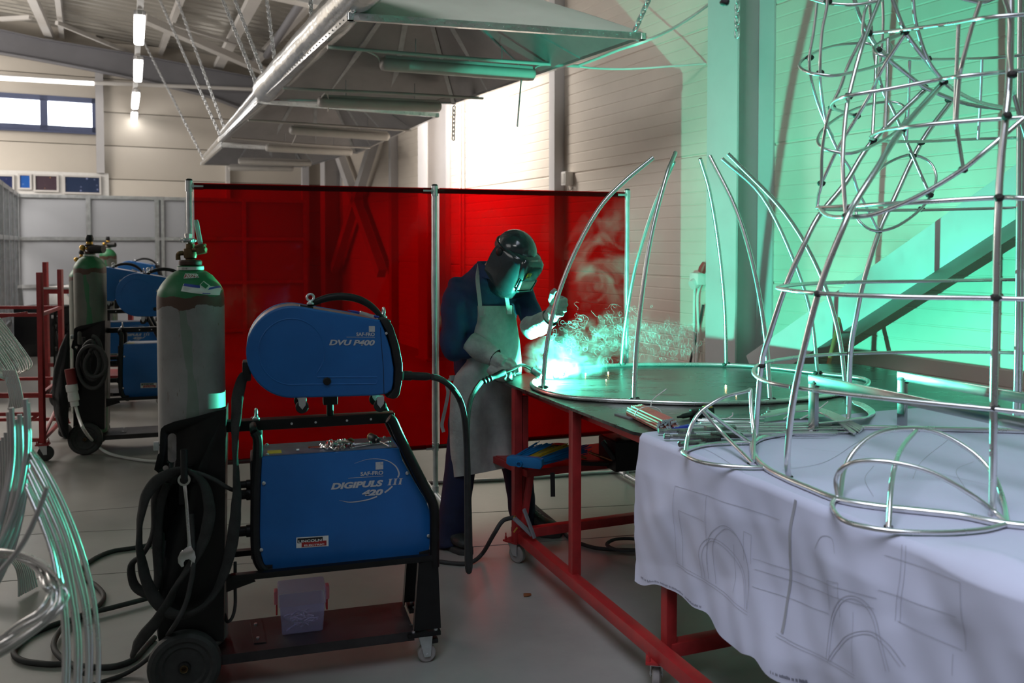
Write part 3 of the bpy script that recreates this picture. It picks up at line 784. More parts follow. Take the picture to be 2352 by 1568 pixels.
for x, y, d in [(*r4(700, 10), 2.76), (*r4(583, 370), 2.9), (*r4(650, 470), 2.78), (*r4(960, 215), 2.74), (*r4(1025, 320), 2.85), (*r4(1195, 205), 2.64), (*r4(1340, 378), 2.72), (*r4(1320, 562), 2.97), (*r4(1445, 525), 2.78),
                (*r4(1475, 640), 3.02), (*r4(833, 618), 2.56), (*r4(725, 690), 2.86), (*r4(885, 747), 2.93), (*r4(1175, 835), 2.62), (*r4(990, 905), 2.94), (*r4(1245, 1003), 3.17), (*r4(1300, 918), 3.2), (*r4(657, 1180), 2.88),
                (*r4(845, 1340), 2.46), (*r4(815, 1390), 2.45), (*r4(1300, 1345), 3.16), (*r4(1355, 1255), 3.14), (*r4(1025, 1485), 3.17), (*r4(1800, 1272), 2.2), (*r4(1885, 478), 2.22), (*r4(1850, 745), 2.22), (*r4(1568, 1090), 2.38),
                (*r5(430, 490), 2.9), (*r5(635, 545), 2.42), (*r5(930, 468), 3.2), (*r5(1778, 570), 2.19), (*r5(275, 1005), 2.97), (*r5(482, 1150), 2.5), (*r5(842, 932), 3.27), (*r5(1770, 1280), 2.19), (2279, 1190, 2.2), (1812, 1097, 2.57), (1735, 1015, 3.04), (1950, 978, 3.32), (1664, 5, 2.32)]:
    weld(B0, at(x, y, d), .0125)
# dome frames leaning out of the ring
for nm, px, ds, r in [
  ('dome_rib', [(1575, 1038), (1580, 1004), (1593, 968), (1612, 943), (1649, 918), (1676, 907), (1712, 899), (1724, 893)], [2.90, 2.93, 2.97, 3.0], .0065),
  ('dome_rib', [(1724, 893), (1727, 950), (1732, 1000), (1730, 1058)], [3.0, 2.9, 2.85], .0065),
  ('dome_strut', [(1612, 942), (1665, 1000), (1728, 1064)], [2.94, 2.84], .0065), ('dome_strut', [(1620, 940), (1670, 978), (1722, 1016)], [2.95, 3.02], .0065),
  ('dome_base', [(1722, 1016), (1676, 1017), (1621, 1021), (1577, 1033), (1569, 1041), (1600, 1058), (1650, 1068), (1716, 1073), (1753, 1073)], [3.03, 3.0, 2.93, 2.88, 2.8, 2.73], .0065),
  ('dome_base', [(1925, 1140), (1911, 1160), (1934, 1193), (1994, 1211), (2073, 1221), (2166, 1223), (2259, 1216), (2312, 1203)], [2.38, 2.28, 2.13, 2.1, 2.1, 2.1, 2.12, 2.16], .0065),
  ('dome_rib', [(1930, 1142), (1941, 1072), (1976, 1021), (2027, 991), (2105, 984), (2166, 998), (2236, 1040), (2282, 1091), (2306, 1156), (2313, 1200)], [2.38, 2.46, 2.5, 2.4, 2.18], .007),
  ('dome_rib', [(1925, 1142), (1920, 1100), (1939, 1072), (1981, 1058), (2060, 1063), (2143, 1086), (2227, 1133), (2282, 1174), (2314, 1202)], [2.38, 2.3, 2.22, 2.16, 2.16], .0065),
  ('dome_rib', [(2108, 985), (2073, 1026), (2055, 1072), (2046, 1128), (2041, 1212)], [2.5, 2.36, 2.22, 2.14, 2.11], .0065)]:
    curve(B0, nm, [onz(x, y, zb) for x, y in px] if nm == 'dome_base' else [p if p.z > zb else onz(q[0], q[1], zb) for p, q in zip(dep(px, ds), px)], r, n=4, seg=8)
for x, y, d in ((1575, 1037, 2.9), (1612, 943, 2.95), (1722, 1018, 3.03), (1720, 1068, 2.73), (1927, 1145, 2.37), (2108, 985, 2.5), (2312, 1203, 2.16), (2041, 1210, 2.11)): weld(B0, at(x, y, d), .010)
M['flat_alu'] = mat('brushed_flat_bar', (.42, .42, .43), .17, 1.0, .06, 6.0, rvar=.03)
for xb, yb, yt in ((1868, 997, 872), (2072, 978, 864)):
    p = onz(xb, yb, ZT_); q = at(xb, yt, p.y)
    q = Vector((p.x, p.y, q.z))
    b = MB(); b.beam(p, q, .034, .018, up=TV, bev=.001); b.build('flat_bar_post', M['flat_alu'], B0)
    b = MB(); b.beam(q - TU * .02, q + TU * 1.35, .018, .034, bev=.001); b.build('flat_bar_rail', M['flat_alu'], B0)
    weld(B0, q + Vector((0.01, -.01, -.012)), .016)
# ================================================================ red welding screens
def curtain_mat():
    m = bpy.data.materials.new('red_welding_film'); m.use_nodes = True; nt = m.node_tree
    b = nt.nodes['Principled BSDF']; out = nt.nodes['Material Output']
    b.inputs['Base Color'].default_value = (.09, .001, .001, 1); b.inputs['Roughness'].default_value = .10
    b.inputs['Specular IOR Level'].default_value = .6
    tr = nt.nodes.new('ShaderNodeBsdfTransparent'); tr.inputs[0].default_value = (.55, .001, .002, 1)
    tl = nt.nodes.new('ShaderNodeBsdfTranslucent'); tl.inputs[0].default_value = (.40, .003, .003, 1)
    m1 = nt.nodes.new('ShaderNodeMixShader'); m1.inputs[0].default_value = .12
    m2 = nt.nodes.new('ShaderNodeMixShader'); m2.inputs[0].default_value = .20
    nt.links.new(tr.outputs[0], m1.inputs[1]); nt.links.new(tl.outputs[0], m1.inputs[2])
    nt.links.new(m1.outputs[0], m2.inputs[1]); nt.links.new(b.outputs[0], m2.inputs[2]); nt.links.new(m2.outputs[0], out.inputs[0])
    tc = nt.nodes.new('ShaderNodeTexCoord'); nz_ = nt.nodes.new('ShaderNodeTexNoise'); nz_.inputs['Scale'].default_value = 5; nz_.inputs['Detail'].default_value = 5
    bp = nt.nodes.new('ShaderNodeBump'); bp.inputs['Strength'].default_value = .25; bp.inputs['Distance'].default_value = .02
    nt.links.new(tc.outputs['Object'], nz_.inputs['Vector']); nt.links.new(nz_.outputs[0], bp.inputs['Height']); nt.links.new(bp.outputs[0], b.inputs['Normal'])
    return m
M['curtain'] = curtain_mat()
M['curtain_hem'] = mat('dark_red_film_hem', (.05, .004, .005), .35, 0, .2, 10)
SP = [Vector((-1.815, 4.91, 0)), Vector((-.475, 5.36, 0)), Vector((.765, 5.80, 0))]
SH = 1.935
def screen(a, c, label, left_post, zbot):
    s = thing('welding_screen', label, 'screen', a)
    d = (c - a).normalized(); nrm = Vector((-d.y, d.x, 0)); L = (c - a).length; Z = Vector((0, 0, 1))
    for P, off in (((a, 0), (c, 0)) if left_post else ((c, 0),)):
        b = MB(); b.lathe([(.016, .04), (.016, SH), (.013, SH), (.013, SH + .012)], P, Z, 14); p_ = b.build('post', M['galv'], s)
        b = MB(); b.lathe([(.0185, SH), (.0185, SH + .006), (.012, SH + .012)], P, Z, 14); b.build('end_cap', M['black_plastic'], p_)
        b = MB(); b.lathe([(.021, -.03), (.021, .03)], P + Z * (SH - .03), Z, 14)
        sg = 1 if P is a else -1
        b.lathe([(.019, 0), (.019, .075)], P + Z * (SH - .03), d * sg, 14); b.build('tube_clamp', M['galv'], p_)
        b = MB(); b.lathe([(.019, 0), (.019, .06)], P + Z * .325, d * sg, 14); b.lathe([(.021, -.025), (.021, .025)], P + Z * .325, Z, 14)
        b.build('tube_clamp', M['galv'], p_)
        b = MB(); b.tube([P + nrm * -.38 + Z * .03, P + nrm * .38 + Z * .03], .016, 12, n=1); b.lathe([(.02, -.03), (.02, .03)], P + Z * .05, Z, 12)
        f_ = b.build('foot', M['galv'], s)
        for k in (-1, 1):
            b = MB(); b.lathe([(.019, 0), (.019, .05)], P + nrm * (.345 * k if k > 0 else -.395) + Z * .03, nrm, 12); b.build('rubber_foot', M['black_plastic'], f_)
    for z_, nm in ((SH - .03, 'top_rail'), (.325, 'bottom_rail')):
        b = MB(); b.tube([a + d * .02 + Z * z_, c - d * .02 + Z * z_], .015, 12, n=1); b.build(nm, M['curtain_hem'], s)
    def film(i, j):
        u = .025 + (L - .05) * i; z_ = zbot + (SH - .012 - zbot) * j
        k = .5 + .5 * math.sin(u * 3.3 + 1)
        wv = .006 * math.sin(u * 5 + z_ * 1.2) + .004 * math.sin(u * 11 - z_ * 5.3) + .004 * math.sin(z_ * 9 + u * 2) + .012 * math.sin(u * 2.1 + 1.0) * (1 - j)
        t1 = max(0, j - .55) / .45
        wv += .0035 * t1 * crease(u * 2.2, z_ * 2.6) * math.exp(-((u - .55) / .3) ** 2) + .002 * crease(u * 1.3 + 3, z_ * 1.1)
        return a + d * u + Z * z_ + nrm * (-.018 + wv * (1 - j ** 8))
    b = MB(); b.grid(film, 110, 110); b.build('curtain', M['curtain'], s, ang=180)
    return s
screen(SP[0], SP[1], 'translucent red welding curtain screen on steel poles, left half behind the near blue wire feeder', True, .325)
screen(SP[1], SP[2], 'translucent red welding curtain screen on steel poles, right half behind the welder', False, .325)

# ================================================================ extraction hoods
TVH = Vector((.95, .3, 0))
def hood(FL, FR, BR, BL, z, apexh, label, nrib=3, rs=.10):
    FL, FR, BR, BL = [Vector((p.x, p.y, z)) for p in (FL, FR, BR, BL)]
    cen = (FL + FR + BR + BL) / 4
    h = thing('extraction_hood', label, 'hood', cen, group='extraction hoods')
    k = .30
    top = [cen + (p - cen) * .16 + Vector((0, 0, apexh)) for p in (FL, FR, BR, BL)]
    rim = [FL, FR, BR, BL]
    up = Vector((0, 0, .035))
    b = MB()
    for i in range(4): j = (i + 1) % 4; b.add([rim[i], rim[j], top[j], top[i]], [(0, 1, 2, 3)])
    b.build('inner_sheet', M['hood_in'], h, flat=True)
    outr = [cen + (p - cen) * 1.012 + up for p in rim]; outt = [p + Vector((0, 0, .03)) + (p - cen - Vector((0, 0, apexh))) * .1 for p in top]
    for i, (m, nm) in enumerate(((M['white_sheet'], 'outer_sheet'), (M['white_sheet'], 'outer_sheet'), (M['white_sheet'], 'outer_sheet'), (M['foil'], 'outer_sheet'))):
        j = (i + 1) % 4; b = MB()
        ext = [outr[i], outr[j], outt[j], outt[i]]
        def pt(u, v):
            p = (ext[0] * (1 - u) + ext[1] * u) * (1 - v) + (ext[3] * (1 - u) + ext[2] * u) * v
            n_ = (ext[1] - ext[0]).cross(ext[3] - ext[0]).normalized()
            if n_.z < 0: n_ = -n_
            return p + n_ * (.012 * math.sin(u * 9 + i) * math.sin(v * 5 + 1)) * 4 * v * (1 - v)
        b.grid(pt, 24, 10); b.build(nm, m, h, ang=180)
    b = MB(); dl = (FL - BL).normalized(); q_ = [BL + up * 2.2 + dl * (.03 + (FL - BL).length * k / 12) + TVH * .04 + Vector((0, 0, .02 + .06 * k / 12)) for k in range(15)]
    b.tube(q_, [rs * (1 + .03 * math.sin(k * 2.1)) for k in range(15)], 20, n=3); b.build('foil_edge_roll', M['foil'], h, ang=60)
    for i in range(4):
        j = (i + 1) % 4; b = MB(); d = (rim[j] - rim[i]); L = d.length
        n_ = int(L / .09)
        side = (rim[i] + rim[j]) / 2 - cen; side.z = 0; side = side.normalized()
        for q in range(n_ + 1):
            p = rim[i] + d * (q / n_)
            b.lathe([(.006, 0), (.004, .004)], p + side * .018 + Vector((0, 0, .016)), side, 6)
        b.beam(rim[i] - d / L * .02 + Vector((0, 0, .016)), rim[j] + d / L * .02 + Vector((0, 0, .016)), .034, .042)
        b.build('rim_angle', M['foil'], h)
    for i in range(4):
        j = (i + 1) % 4
        b = MB(); b.beam(rim[i] * .985 + cen * .015, top[i] - Vector((0, 0, .012)), .035, .02); b.build('rib', M['galv'], h)
        nn = nrib if i in (1, 3) else 2
        for q in range(nn):
            u = (q + 1) / (nn + 1)
            a_ = rim[i] * (1 - u) + rim[j] * u; c_ = top[i] * (1 - u) + top[j] * u
            dn = Vector((0, 0, -.012))
            b = MB(); b.beam(a_ + dn + Vector((0, 0, .03)), c_ + dn, .045, .02); b.build('rib', M['galv'], h)
    return h, rim, cen
hz = 2.90
H = []
for px, lab in (([(805, 45), (1475, 90), (1043, 238), (600, 230)], 'nearest and largest pyramid extraction hood, hung over the welding table'),
                ([(595, 237), (1003, 268), (818, 352), (505, 325)], 'middle pyramid extraction hood, hung between two others'),
                ([(510, 337), (800, 354), (700, 384), (463, 378)], 'farthest and smallest pyramid extraction hood in the row')):
    P = [onz(x, y, hz) for x, y in px]
    H.append(hood(*P, hz, .70, lab, 3, .12 if not H else .05))
# lamps slung under the hoods, unlit
def tube_lamp(x0, y0, x1, y1, Y0, Y1, label, grp, r=.055):
    a, c = at(x0, y0, Y0), at(x1, y1, Y1)
    d = (c - a).normalized(); L = (c - a).length; Zv = Vector((0, 0, 1)); S = d.cross(Zv).normalized()
    s = thing('tube_lamp', label, 'lamp', (a + c) / 2, group=grp)
    b = MB()
    def ring_(u, k): return [a + d * u + S * math.cos(q) * .075 * k * r / .055 + Zv * (math.sin(q) * .05 * k * r / .055 - .0) for q in [2 * math.pi * i / 16 for i in range(16)]]
    b.loft([ring_(0, .55), ring_(.012, .9), ring_(.04, 1), ring_(L - .04, 1), ring_(L - .012, .9), ring_(L, .55)]); b.build('cover', M['lamp_off'], s, ang=50)
    b = MB(); b.beam(a + d * .03 + Zv * .035, c - d * .03 + Zv * .035, .11, .04, bev=.006); b.build('housing', M['steel_pale'], s)
    for u in (.22, .78):
        b = MB(); p = a + d * (L * u); b.tube([p + Zv * .05, p + Zv * .2], .004, 6, n=1); b.build('hanger', M['galv'], s)
    return s, a, c
# ================================================================ lamps, conduits, chains overhead
G = 'unlit tube lamps slung under the hoods'
for hn, (x0, y0, x1, y1, Y0, Y1, z_, lab) in enumerate((
    (873, 146, 1227, 172, 6.36, 6.75, 1, 'nearer of two unlit tube lamps under the nearest hood'), (730, 233, 1012, 246, 7.6, 8.0, 1, 'farther of two unlit tube lamps under the nearest hood'),
    (665, 298, 893, 314, 9.6, 10.1, 1, 'nearer of two unlit tube lamps under the middle hood'), (610, 339, 808, 350, 11.2, 11.7, 1, 'farther of two unlit tube lamps under the middle hood'),
    (547, 370, 715, 375, 13.2, 13.5, 1, 'nearer of two unlit tube lamps under the farthest hood'), (525, 385, 675, 386.5, 14.2, 14.4, 1, 'farther of two unlit tube lamps under the farthest hood'))):
    tube_lamp(x0, y0, x1, y1, Y0, Y1, lab, G)
def rod(name, label, cat, pts, r, m, group=None, n=4, seg=8):
    b = MB(); b.tube(pts, r, seg, n=n); return tag(b.build(name, m, ang=60), label, cat, group)
GC = 'pale conduits carrying the hood lamps'
for px, lab in (([(752, 108, 5.75), (900, 120, 6.0), (1100, 136, 6.35), (1330, 152, 6.75)], 'pale conduit crossing the nearest hood above its nearer lamp'),
                ([(650, 202, 7.1), (735, 207, 7.2), (900, 214, 7.5), (1110, 226, 7.9)], 'pale conduit crossing the nearest hood above its farther lamp'),
                ([(570, 276, 9.2), (700, 284, 9.5), (945, 300, 10.1)], 'pale conduit crossing the middle hood above its nearer lamp'),
                ([(532, 317, 10.9), (700, 331, 11.3), (850, 340, 11.7)], 'pale conduit crossing the middle hood above its farther lamp')):
    rod('conduit', lab, 'conduit', [at(*p) for p in px], .013, M['steel_pale'], GC)
GF = 'lamp leads under the hoods'
for px, lab in (([(873, 142, 6.36), (866, 130, 6.25), (850, 121, 6.1), (835, 116, 6.0)], 'short lead at the left end of the nearest lamp'),
                ([(1222, 165, 6.75), (1235, 152, 6.7), (1260, 149, 6.65), (1290, 150, 6.7)], 'short lead at the right end of the nearest lamp'),
                ([(735, 228, 7.6), (748, 213, 7.4), (755, 230, 7.6), (753, 255, 7.8)], 'lead looping at the left end of the second nearest lamp'),
                ([(995, 240, 8.0), (1010, 228, 7.9), (1050, 222, 7.85), (1090, 226, 7.9)], 'lead at the right end of the second nearest lamp'),
                ([(680, 303, 9.65), (678, 315, 9.8), (670, 332, 10.5)], 'lead hanging from the middle hood nearer lamp')):
    rod('lamp_lead', lab, 'cable', [at(*p) for p in px], .006, M['steel_pale'], GF)
rod('hanging_rod', 'thin rod hanging straight down below the nearest hood lamp', 'rod', [at(1198, 176, 6.7), at(1194, 220, 6.7), at(1188, 291, 6.7)], .007, M['galv'])
rod('hanging_rod', 'short rod end poking into view above the nearest hood', 'rod', [at(1241, -30, 7.0), at(1236, 11, 7.0)], .011, M['steel_dark'], n=1)
CT = wp(-1.45, .3, 0)
rod('power_cable', 'pale cable swooping from the nearest hood corner up to the right-hand column', 'cable', [at(1330, 150, 6.75), at(1375, 133, 6.5), at(1425, 113, 6.2), at(1480, 95, 6.0), at(1560, 57, 6.4), at(1650, -8, 6.7), at(1690, -60, 6.8)], .011, M['white'])
rod('power_cable', 'pale cable sagging level from the nearest hood to the right-hand column', 'cable', [at(1320, 151, 6.75), at(1370, 157, 6.8), at(1450, 158, 6.85), at(1540, 152, 6.9), at(1621, 146, 7.0)], .008, M['white'])
def chain(name, label, p, q, grp='galvanised hanging chains', ln=.034, r=.0032):
    p = Vector(p); q = Vector(q); d = q - p; L = d.length; d = d / L
    X = d.orthogonal().normalized(); Y = d.cross(X); n_ = int(L / (ln * .72)); b = MB()
    for k in range(n_):
        c = p + d * (k * ln * .72 + ln / 2); S = X if k % 2 else Y
        pts = [c + d * (math.sin(a) * ln * .30 + (ln * .2 if math.sin(a) > 0 else -ln * .2)) + S * math.cos(a) * ln * .28 for a in [2 * math.pi * (i + .5) / 8 for i in range(8)]]
        b.tube(pts, r, 5, closed=True, n=1)
    return tag(b.build(name, M['galv'], ang=180), label, 'chain', grp)
def up_to_roof(x, y, drop=.1): return onroof(x, y, drop)
big = dict(ln=.06, r=.006)
for lab, a, c in (
    ('chain rising from the near right corner of the nearest hood', at(1457, 72, 5.6), at(1512, -50, 5.75)),
    ('chain with a hook beside the near left corner of the nearest hood', at(812, 30, 5.15), at(818, -40, 5.2)),
    ('right one of the two chains at the far left corner of the nearest hood', at(617, 200, 7.95), at(536, -10, 8.6)),
    ('left one of the two chains at the far left corner of the nearest hood', at(598, 216, 8.1), at(506, -15, 8.7)),
    ('thin chain rising in front of the rafter behind the nearest hood', at(634, 160, 8.3), at(610, -20, 8.8)),
    ('short chain rising beside the foil roll of the nearest hood', at(718, 75, 6.6), at(712, -20, 6.9)),
    ('right one of the two chains at the left corner of the middle hood', at(521, 309, 11.0), at(404, -10, 11.6)),
    ('left one of the two chains at the left corner of the middle hood', at(509, 318, 11.2), at(362, -12, 12.2)),
    ('chain at the left corner of the farthest hood', at(468, 366, 14.3), at(330, 95, 14.9)),
    ('free chain end dangling in front of the right-hand column', at(1693, 88, 5.7), at(1694, -40, 5.7)),
    ('free chain end dangling behind the far right corner of the nearest hood', at(1041, 322, 8.5), at(1043, 242, 8.3))):
    chain('hanging_chain', lab, a, c, **big)
rod('spiral_conduit', 'dark flexible conduit running along the roof above the hoods', 'conduit', [onroof(740, -50, .3), onroof(690, 8, .3), onroof(612, 128, .3)], .06, M['steel_dark'], n=2)
# row of lit lamps seen end on
GL = 'lit tube lamps in a row beneath the roof'
zl = 3.8
for (xa, ya, xc, yc), lab in zip(((321, 42, 319, 97), (318, 143, 316.5, 183), (313, 217, 309.5, 246), (309, 262, 307.5, 279)), ('nearest lit tube lamp in the receding row', 'second lit tube lamp in the receding row', 'third lit tube lamp in the receding row', 'farthest lit tube lamp in the receding row')):
    a, c = onz(xa, ya, zl), onz(xc, yc, zl)
    s = thing('ceiling_lamp', lab, 'lamp', (a + c) / 2, group=GL)
    d = (c - a).normalized()
    if (c - a).length > 1.3: c = a + d * 1.3
    b = MB(); b.beam(a, c, .10, .07, bev=.02); b.build('cover', M['lamp_on'], s)
    b = MB(); b.beam(a + Vector((0, 0, .055)), c + Vector((0, 0, .055)), .11, .04, bev=.004); b.build('housing', M['steel_grey'], s)
    b = MB(); b.beam(a - d * .06 + Vector((0, 0, .05)), a - d * .02 + Vector((0, 0, .05)), .05, .05, bev=.01); b.build('end_cap', M['white'], s)
    b = MB(); b.tube([c * .5 + a * .5 + Vector((0, 0, .07)), c * .5 + a * .5 + Vector((0, 0, .5))], .012, 6, n=1); b.build('hanger', M['steel_grey'], s)
b = MB(); b.beam(onz(324, -20, zl + .11), onz(306, 281, zl + .11), .06, .05)
tag(b.build('lamp_trunking', M['steel_pale']), 'pale trunking carrying the row of lit tube lamps', 'trunking')
# pipe and light strip on the end wall
b = MB(); b.tube([onend(-60, 171, TB - .5), onend(220, 190, TB - .5), onend(600, 206, TB - .5)], .035, 10, n=1)
tag(b.build('wall_pipe', M['steel_pale']), 'pale pipe running level across the end wall below the rafter', 'pipe')
b = MB(); b.beam(onend(-60, 176, TB - .56), onend(216, 192, TB - .56), .05, .06)
tag(b.build('strip_lamp', emis('lit_strip_cover', (1, .97, .93), 3.0)), 'bright strip lamp along the end wall pipe above the window', 'lamp')
# pictures on the end wall
b = MB(); c0, c1 = onend(-40, 424, TB - .03), onend(250, 424, TB - .03)
zt, zb_ = onend(120, 401, TB).z, onend(120, 446, TB).z
b.box(((c0 + c1) / 2).xy.to_3d() + Vector((0, 0, (zt + zb_) / 2)), ((c1 - c0).length, .03, zt - zb_ + .1), (WB, WA, (0, 0, 1)))
tag(b.build('picture_board', M['white']), 'white board on the end wall holding framed night pictures', 'board')
def night_mat(nm, base, hot, scale, t0):
    m = mat(nm, base, .35, 0, .2, scale, col2=(.008, .012, .04)); nt = m.node_tree; bs = nt.nodes['Principled BSDF']
    vo = nt.nodes.new('ShaderNodeTexVoronoi'); vo.inputs['Scale'].default_value = scale * 1.6
    tc = [n for n in nt.nodes if n.type == 'TEX_COORD'][0]; nt.links.new(tc.outputs['Object'], vo.inputs['Vector'])
    rp = nt.nodes.new('ShaderNodeValToRGB'); rp.color_ramp.elements[0].position = 0.0; rp.color_ramp.elements[1].position = t0
    rp.color_ramp.elements[0].color = (*hot, 1); rp.color_ramp.elements[1].color = (*base, 1)
    nt.links.new(vo.outputs['Distance'], rp.inputs[0]); nt.links.new(rp.outputs[0], bs.inputs['Base Color']); return m
for (x0, y0, x1, y1), m, lab in (((-14, 405, 28, 437), night_mat('night_picture', (.01, .02, .09), (.3, .2, .5), 9, .12), 'framed night picture at the left edge of the white board'),
    ((46, 403, 68, 431), night_mat('night_picture', (.01, .10, .42), (.4, .6, .8), 5, .2), 'smallest framed picture, bright blue, on the white board'),
    ((82, 405, 130, 436), night_mat('night_picture', (.06, .035, .05), (.6, .3, .08), 7, .16), 'framed brown night picture with orange lights on the white board'),
    ((150, 408, 228, 441), night_mat('night_picture', (.015, .03, .08), (.35, .4, .7), 6, .22), 'largest framed picture, dark blue with pale lights, on the white board')):
    t_ = TB - .075; a, c = onend(x0, y1, t_), onend(x1, y0, t_); cen = (a + c) / 2
    s = thing('framed_picture', lab, 'picture', cen, group='pictures on the end wall')
    W_, H_ = abs((c - a).dot(WB)), c.z - a.z
    b = MB()
    for sg in (-1, 1):
        b.box(cen + Vector((0, 0, sg * (H_ / 2 + .015))), (W_ + .06, .03, .03), (WB, WA, (0, 0, 1))); b.box(cen + WB * sg * (W_ / 2 + .015), (.03, .03, H_), (WB, WA, (0, 0, 1)))
    b.build('frame', M['steel_pale'], s)
    b = MB(); b.box(cen + WA * .006, (W_, .006, H_), (WB, WA, (0, 0, 1))); b.build('print', m, s)
# frosted partition booth at the back
M['frost'] = clear('frosted_panel', (.50, .52, .56), .72, .22)
tP = 9.3
zP = onend(200, 448, tP).z
def pd(x): return (onend(x, 500, tP) - WO).dot(WB)
xs = [38, 203, 360, 430, 560, 700]
bt = thing('frosted_partition', 'grey metal partition with frosted panels in front of the end wall', 'partition', wp(tP, pd(200), 0))
zm = onend(200, 548, tP).z; zlow = onend(200, 655, tP).z
for i, x in enumerate(xs):
    b = MB(); b.box(wp(tP, pd(x), zP / 2), (.07, .06, zP), (WB, WA, (0, 0, 1)))
    if x == 360: b.box(wp(tP, pd(x) - .09, zP / 2), (.05, .06, zP), (WB, WA, (0, 0, 1)))
    b.build('post', M['galv'], bt)
for z_ in (zP - .03, zm, zlow, .06):
    b = MB(); b.box(wp(tP, (pd(xs[0]) + pd(xs[-1])) / 2, z_), (pd(xs[0]) - pd(xs[-1]), .05, .055), (WB, WA, (0, 0, 1))); b.build('rail', M['galv'], bt)
for i in range(len(xs) - 1):
    for z0, z1 in ((.06, zlow), (zlow, zm), (zm, zP - .03)):
        b = MB(); b.box(wp(tP + .01, (pd(xs[i]) + pd(xs[i + 1])) / 2, (z0 + z1) / 2), (abs(pd(xs[i]) - pd(xs[i + 1])) - .06, .01, z1 - z0 - .05), (WB, WA, (0, 0, 1))); b.build('panel', M['frost'], bt)
bt = thing('frosted_partition', 'return leg of the frosted partition at the left edge of the photo', 'partition', wp(tP - 1, pd(38), 0))
for k in range(7):
    b = MB(); b.box(wp(tP - .4 - k * .9, pd(38) - .02, zP / 2), (.06, .06, zP), (WB, WA, (0, 0, 1))); b.build('post', M['galv'], bt)
for z_ in (zP - .03, zm, .5):
    b = MB(); b.box(wp(tP - 2.9, pd(38) - .02, z_), (5.8, .05, .06), (WA, WB, (0, 0, 1))); b.build('rail', M['galv'], bt)
b = MB(); b.beam(wp(tP - .4, pd(38) - .1, .05), wp(tP - 1.2, pd(38) - .1, .95), .06, .06); b.build('brace', M['galv'], bt)
for k in range(6):
    b = MB(); b.box(wp(tP - .85 - k * .9, pd(38) - .01, zP / 2), (.82, .01, zP - .1), (WA, WB, (0, 0, 1))); b.build('panel', M['frost'], bt)
# small things on the right-hand wall
GP = 'pale conduits beside the far column'
for dx, lab in ((1057, 'left one of two thin pale conduits running up the wall beside the far column'), (1064, 'right one of two thin pale conduits running up the wall beside the far column')):
    p = onwall(dx, 380, .03); b = MB(); b.tube([Vector((p.x, p.y, .2)), Vector((p.x, p.y, 4.1))], .014, 8, n=1); tag(b.build('wall_conduit', M['white']), lab, 'conduit', GP)
p = onwall(1303, 410, .05); b = MB(); b.box(p, (.09, .10, .14), (WA, WB, (0, 0, 1)), bev=.01)
s = tag(b.build('junction_box', M['white']), 'small white box fixed to the wall post just above the red screen', 'box')
b = MB(); b.box(p + WB * .052, (.06, .006, .10), (WA, WB, (0, 0, 1)), bev=.003); b.build('lid', M['lamp_off'], s)
b = MB(); b.tube([p - Vector((0, 0, .07)), p + Vector((.015, 0, -.12)), p + Vector((.05, 0, -.10)), p + WB * -.03 + Vector((.06, 0, .0))], .006, 6); b.build('lead', M['white'], s)
# socket outlet and its cables by the column
p = onwall(1604, 640, .06); s = thing('socket_outlet', 'pale socket with a red plug on the wall beside the right-hand column', 'socket', p)
b = MB(); b.box(p, (.12, .10, .10), (WA, WB, (0, 0, 1)), bev=.02); b.lathe([(.035, 0), (.045, .03), (.04, .07)], p + Vector((0, 0, -.02)), WB + Vector((0, 0, -.5)), 14); b.build('box', M['white'], s)
b = MB(); b.lathe([(.03, 0), (.035, .03), (.026, .08)], onwall(1611, 625, .10), (.3, -.2, .8), 14); b.build('plug', mat('red_plug', (.35, .03, .03), .5), s)
for px, lab in (([(1601, 643), (1595, 670), (1594, 740), (1594, 840), (1594, 900)], 'left one of two pale cables hanging from the wall socket'), ([(1612, 645), (1602, 680), (1604, 760), (1600, 840), (1600, 900)], 'right one of two pale cables hanging from the wall socket')):
    rod('wall_cable', lab, 'cable', [onwall(x, y, .05) for x, y in px], .011, M['white'], 'pale cables below the wall socket')
rod('wall_cable', 'black cable slanting down the wall beside the right-hand column', 'cable', [onwall(1615, 700, .04), onwall(1606, 745, .04), onwall(1596, 790, .04), onwall(1584, 840, .04), onwall(1580, 900, .04)], .010, M['rubber'])
rod('wooden_pole', 'worn brown pole leaning behind the table against the diagonal brace', 'pole', [at(1929, 730, 5.3), at(1912, 800, 5.2), at(1893, 880, 5.1), at(1870, 1000, 5.0)], .014, mat('worn_brown_paint', (.25, .13, .05), .6), n=2)
# pencilled ticks on the column web
M['pencil'] = mat('pencil_mark', (.03, .05, .05), .8)
for k, (x, y) in enumerate(((1752, 163), (1749, 320), (1750, 338), (1746, 497), (1750, 664))):
    n_ = WA; q = wp(-1.615, 0, 0)
    pts = [onp(x - 6, y - 1, q, n_), onp(x + 6, y + 1, q, n_), onp(x, y - 9, q, n_)]
    b = MB(); b.tube(pts, .0016, 4, n=1)
    tag(b.build('tick_mark', M['pencil']), ['uppermost', 'second', 'third', 'fourth', 'lowest'][k] + ' small tick mark pencilled on the teal-lit column', 'mark', 'tick marks on the column')
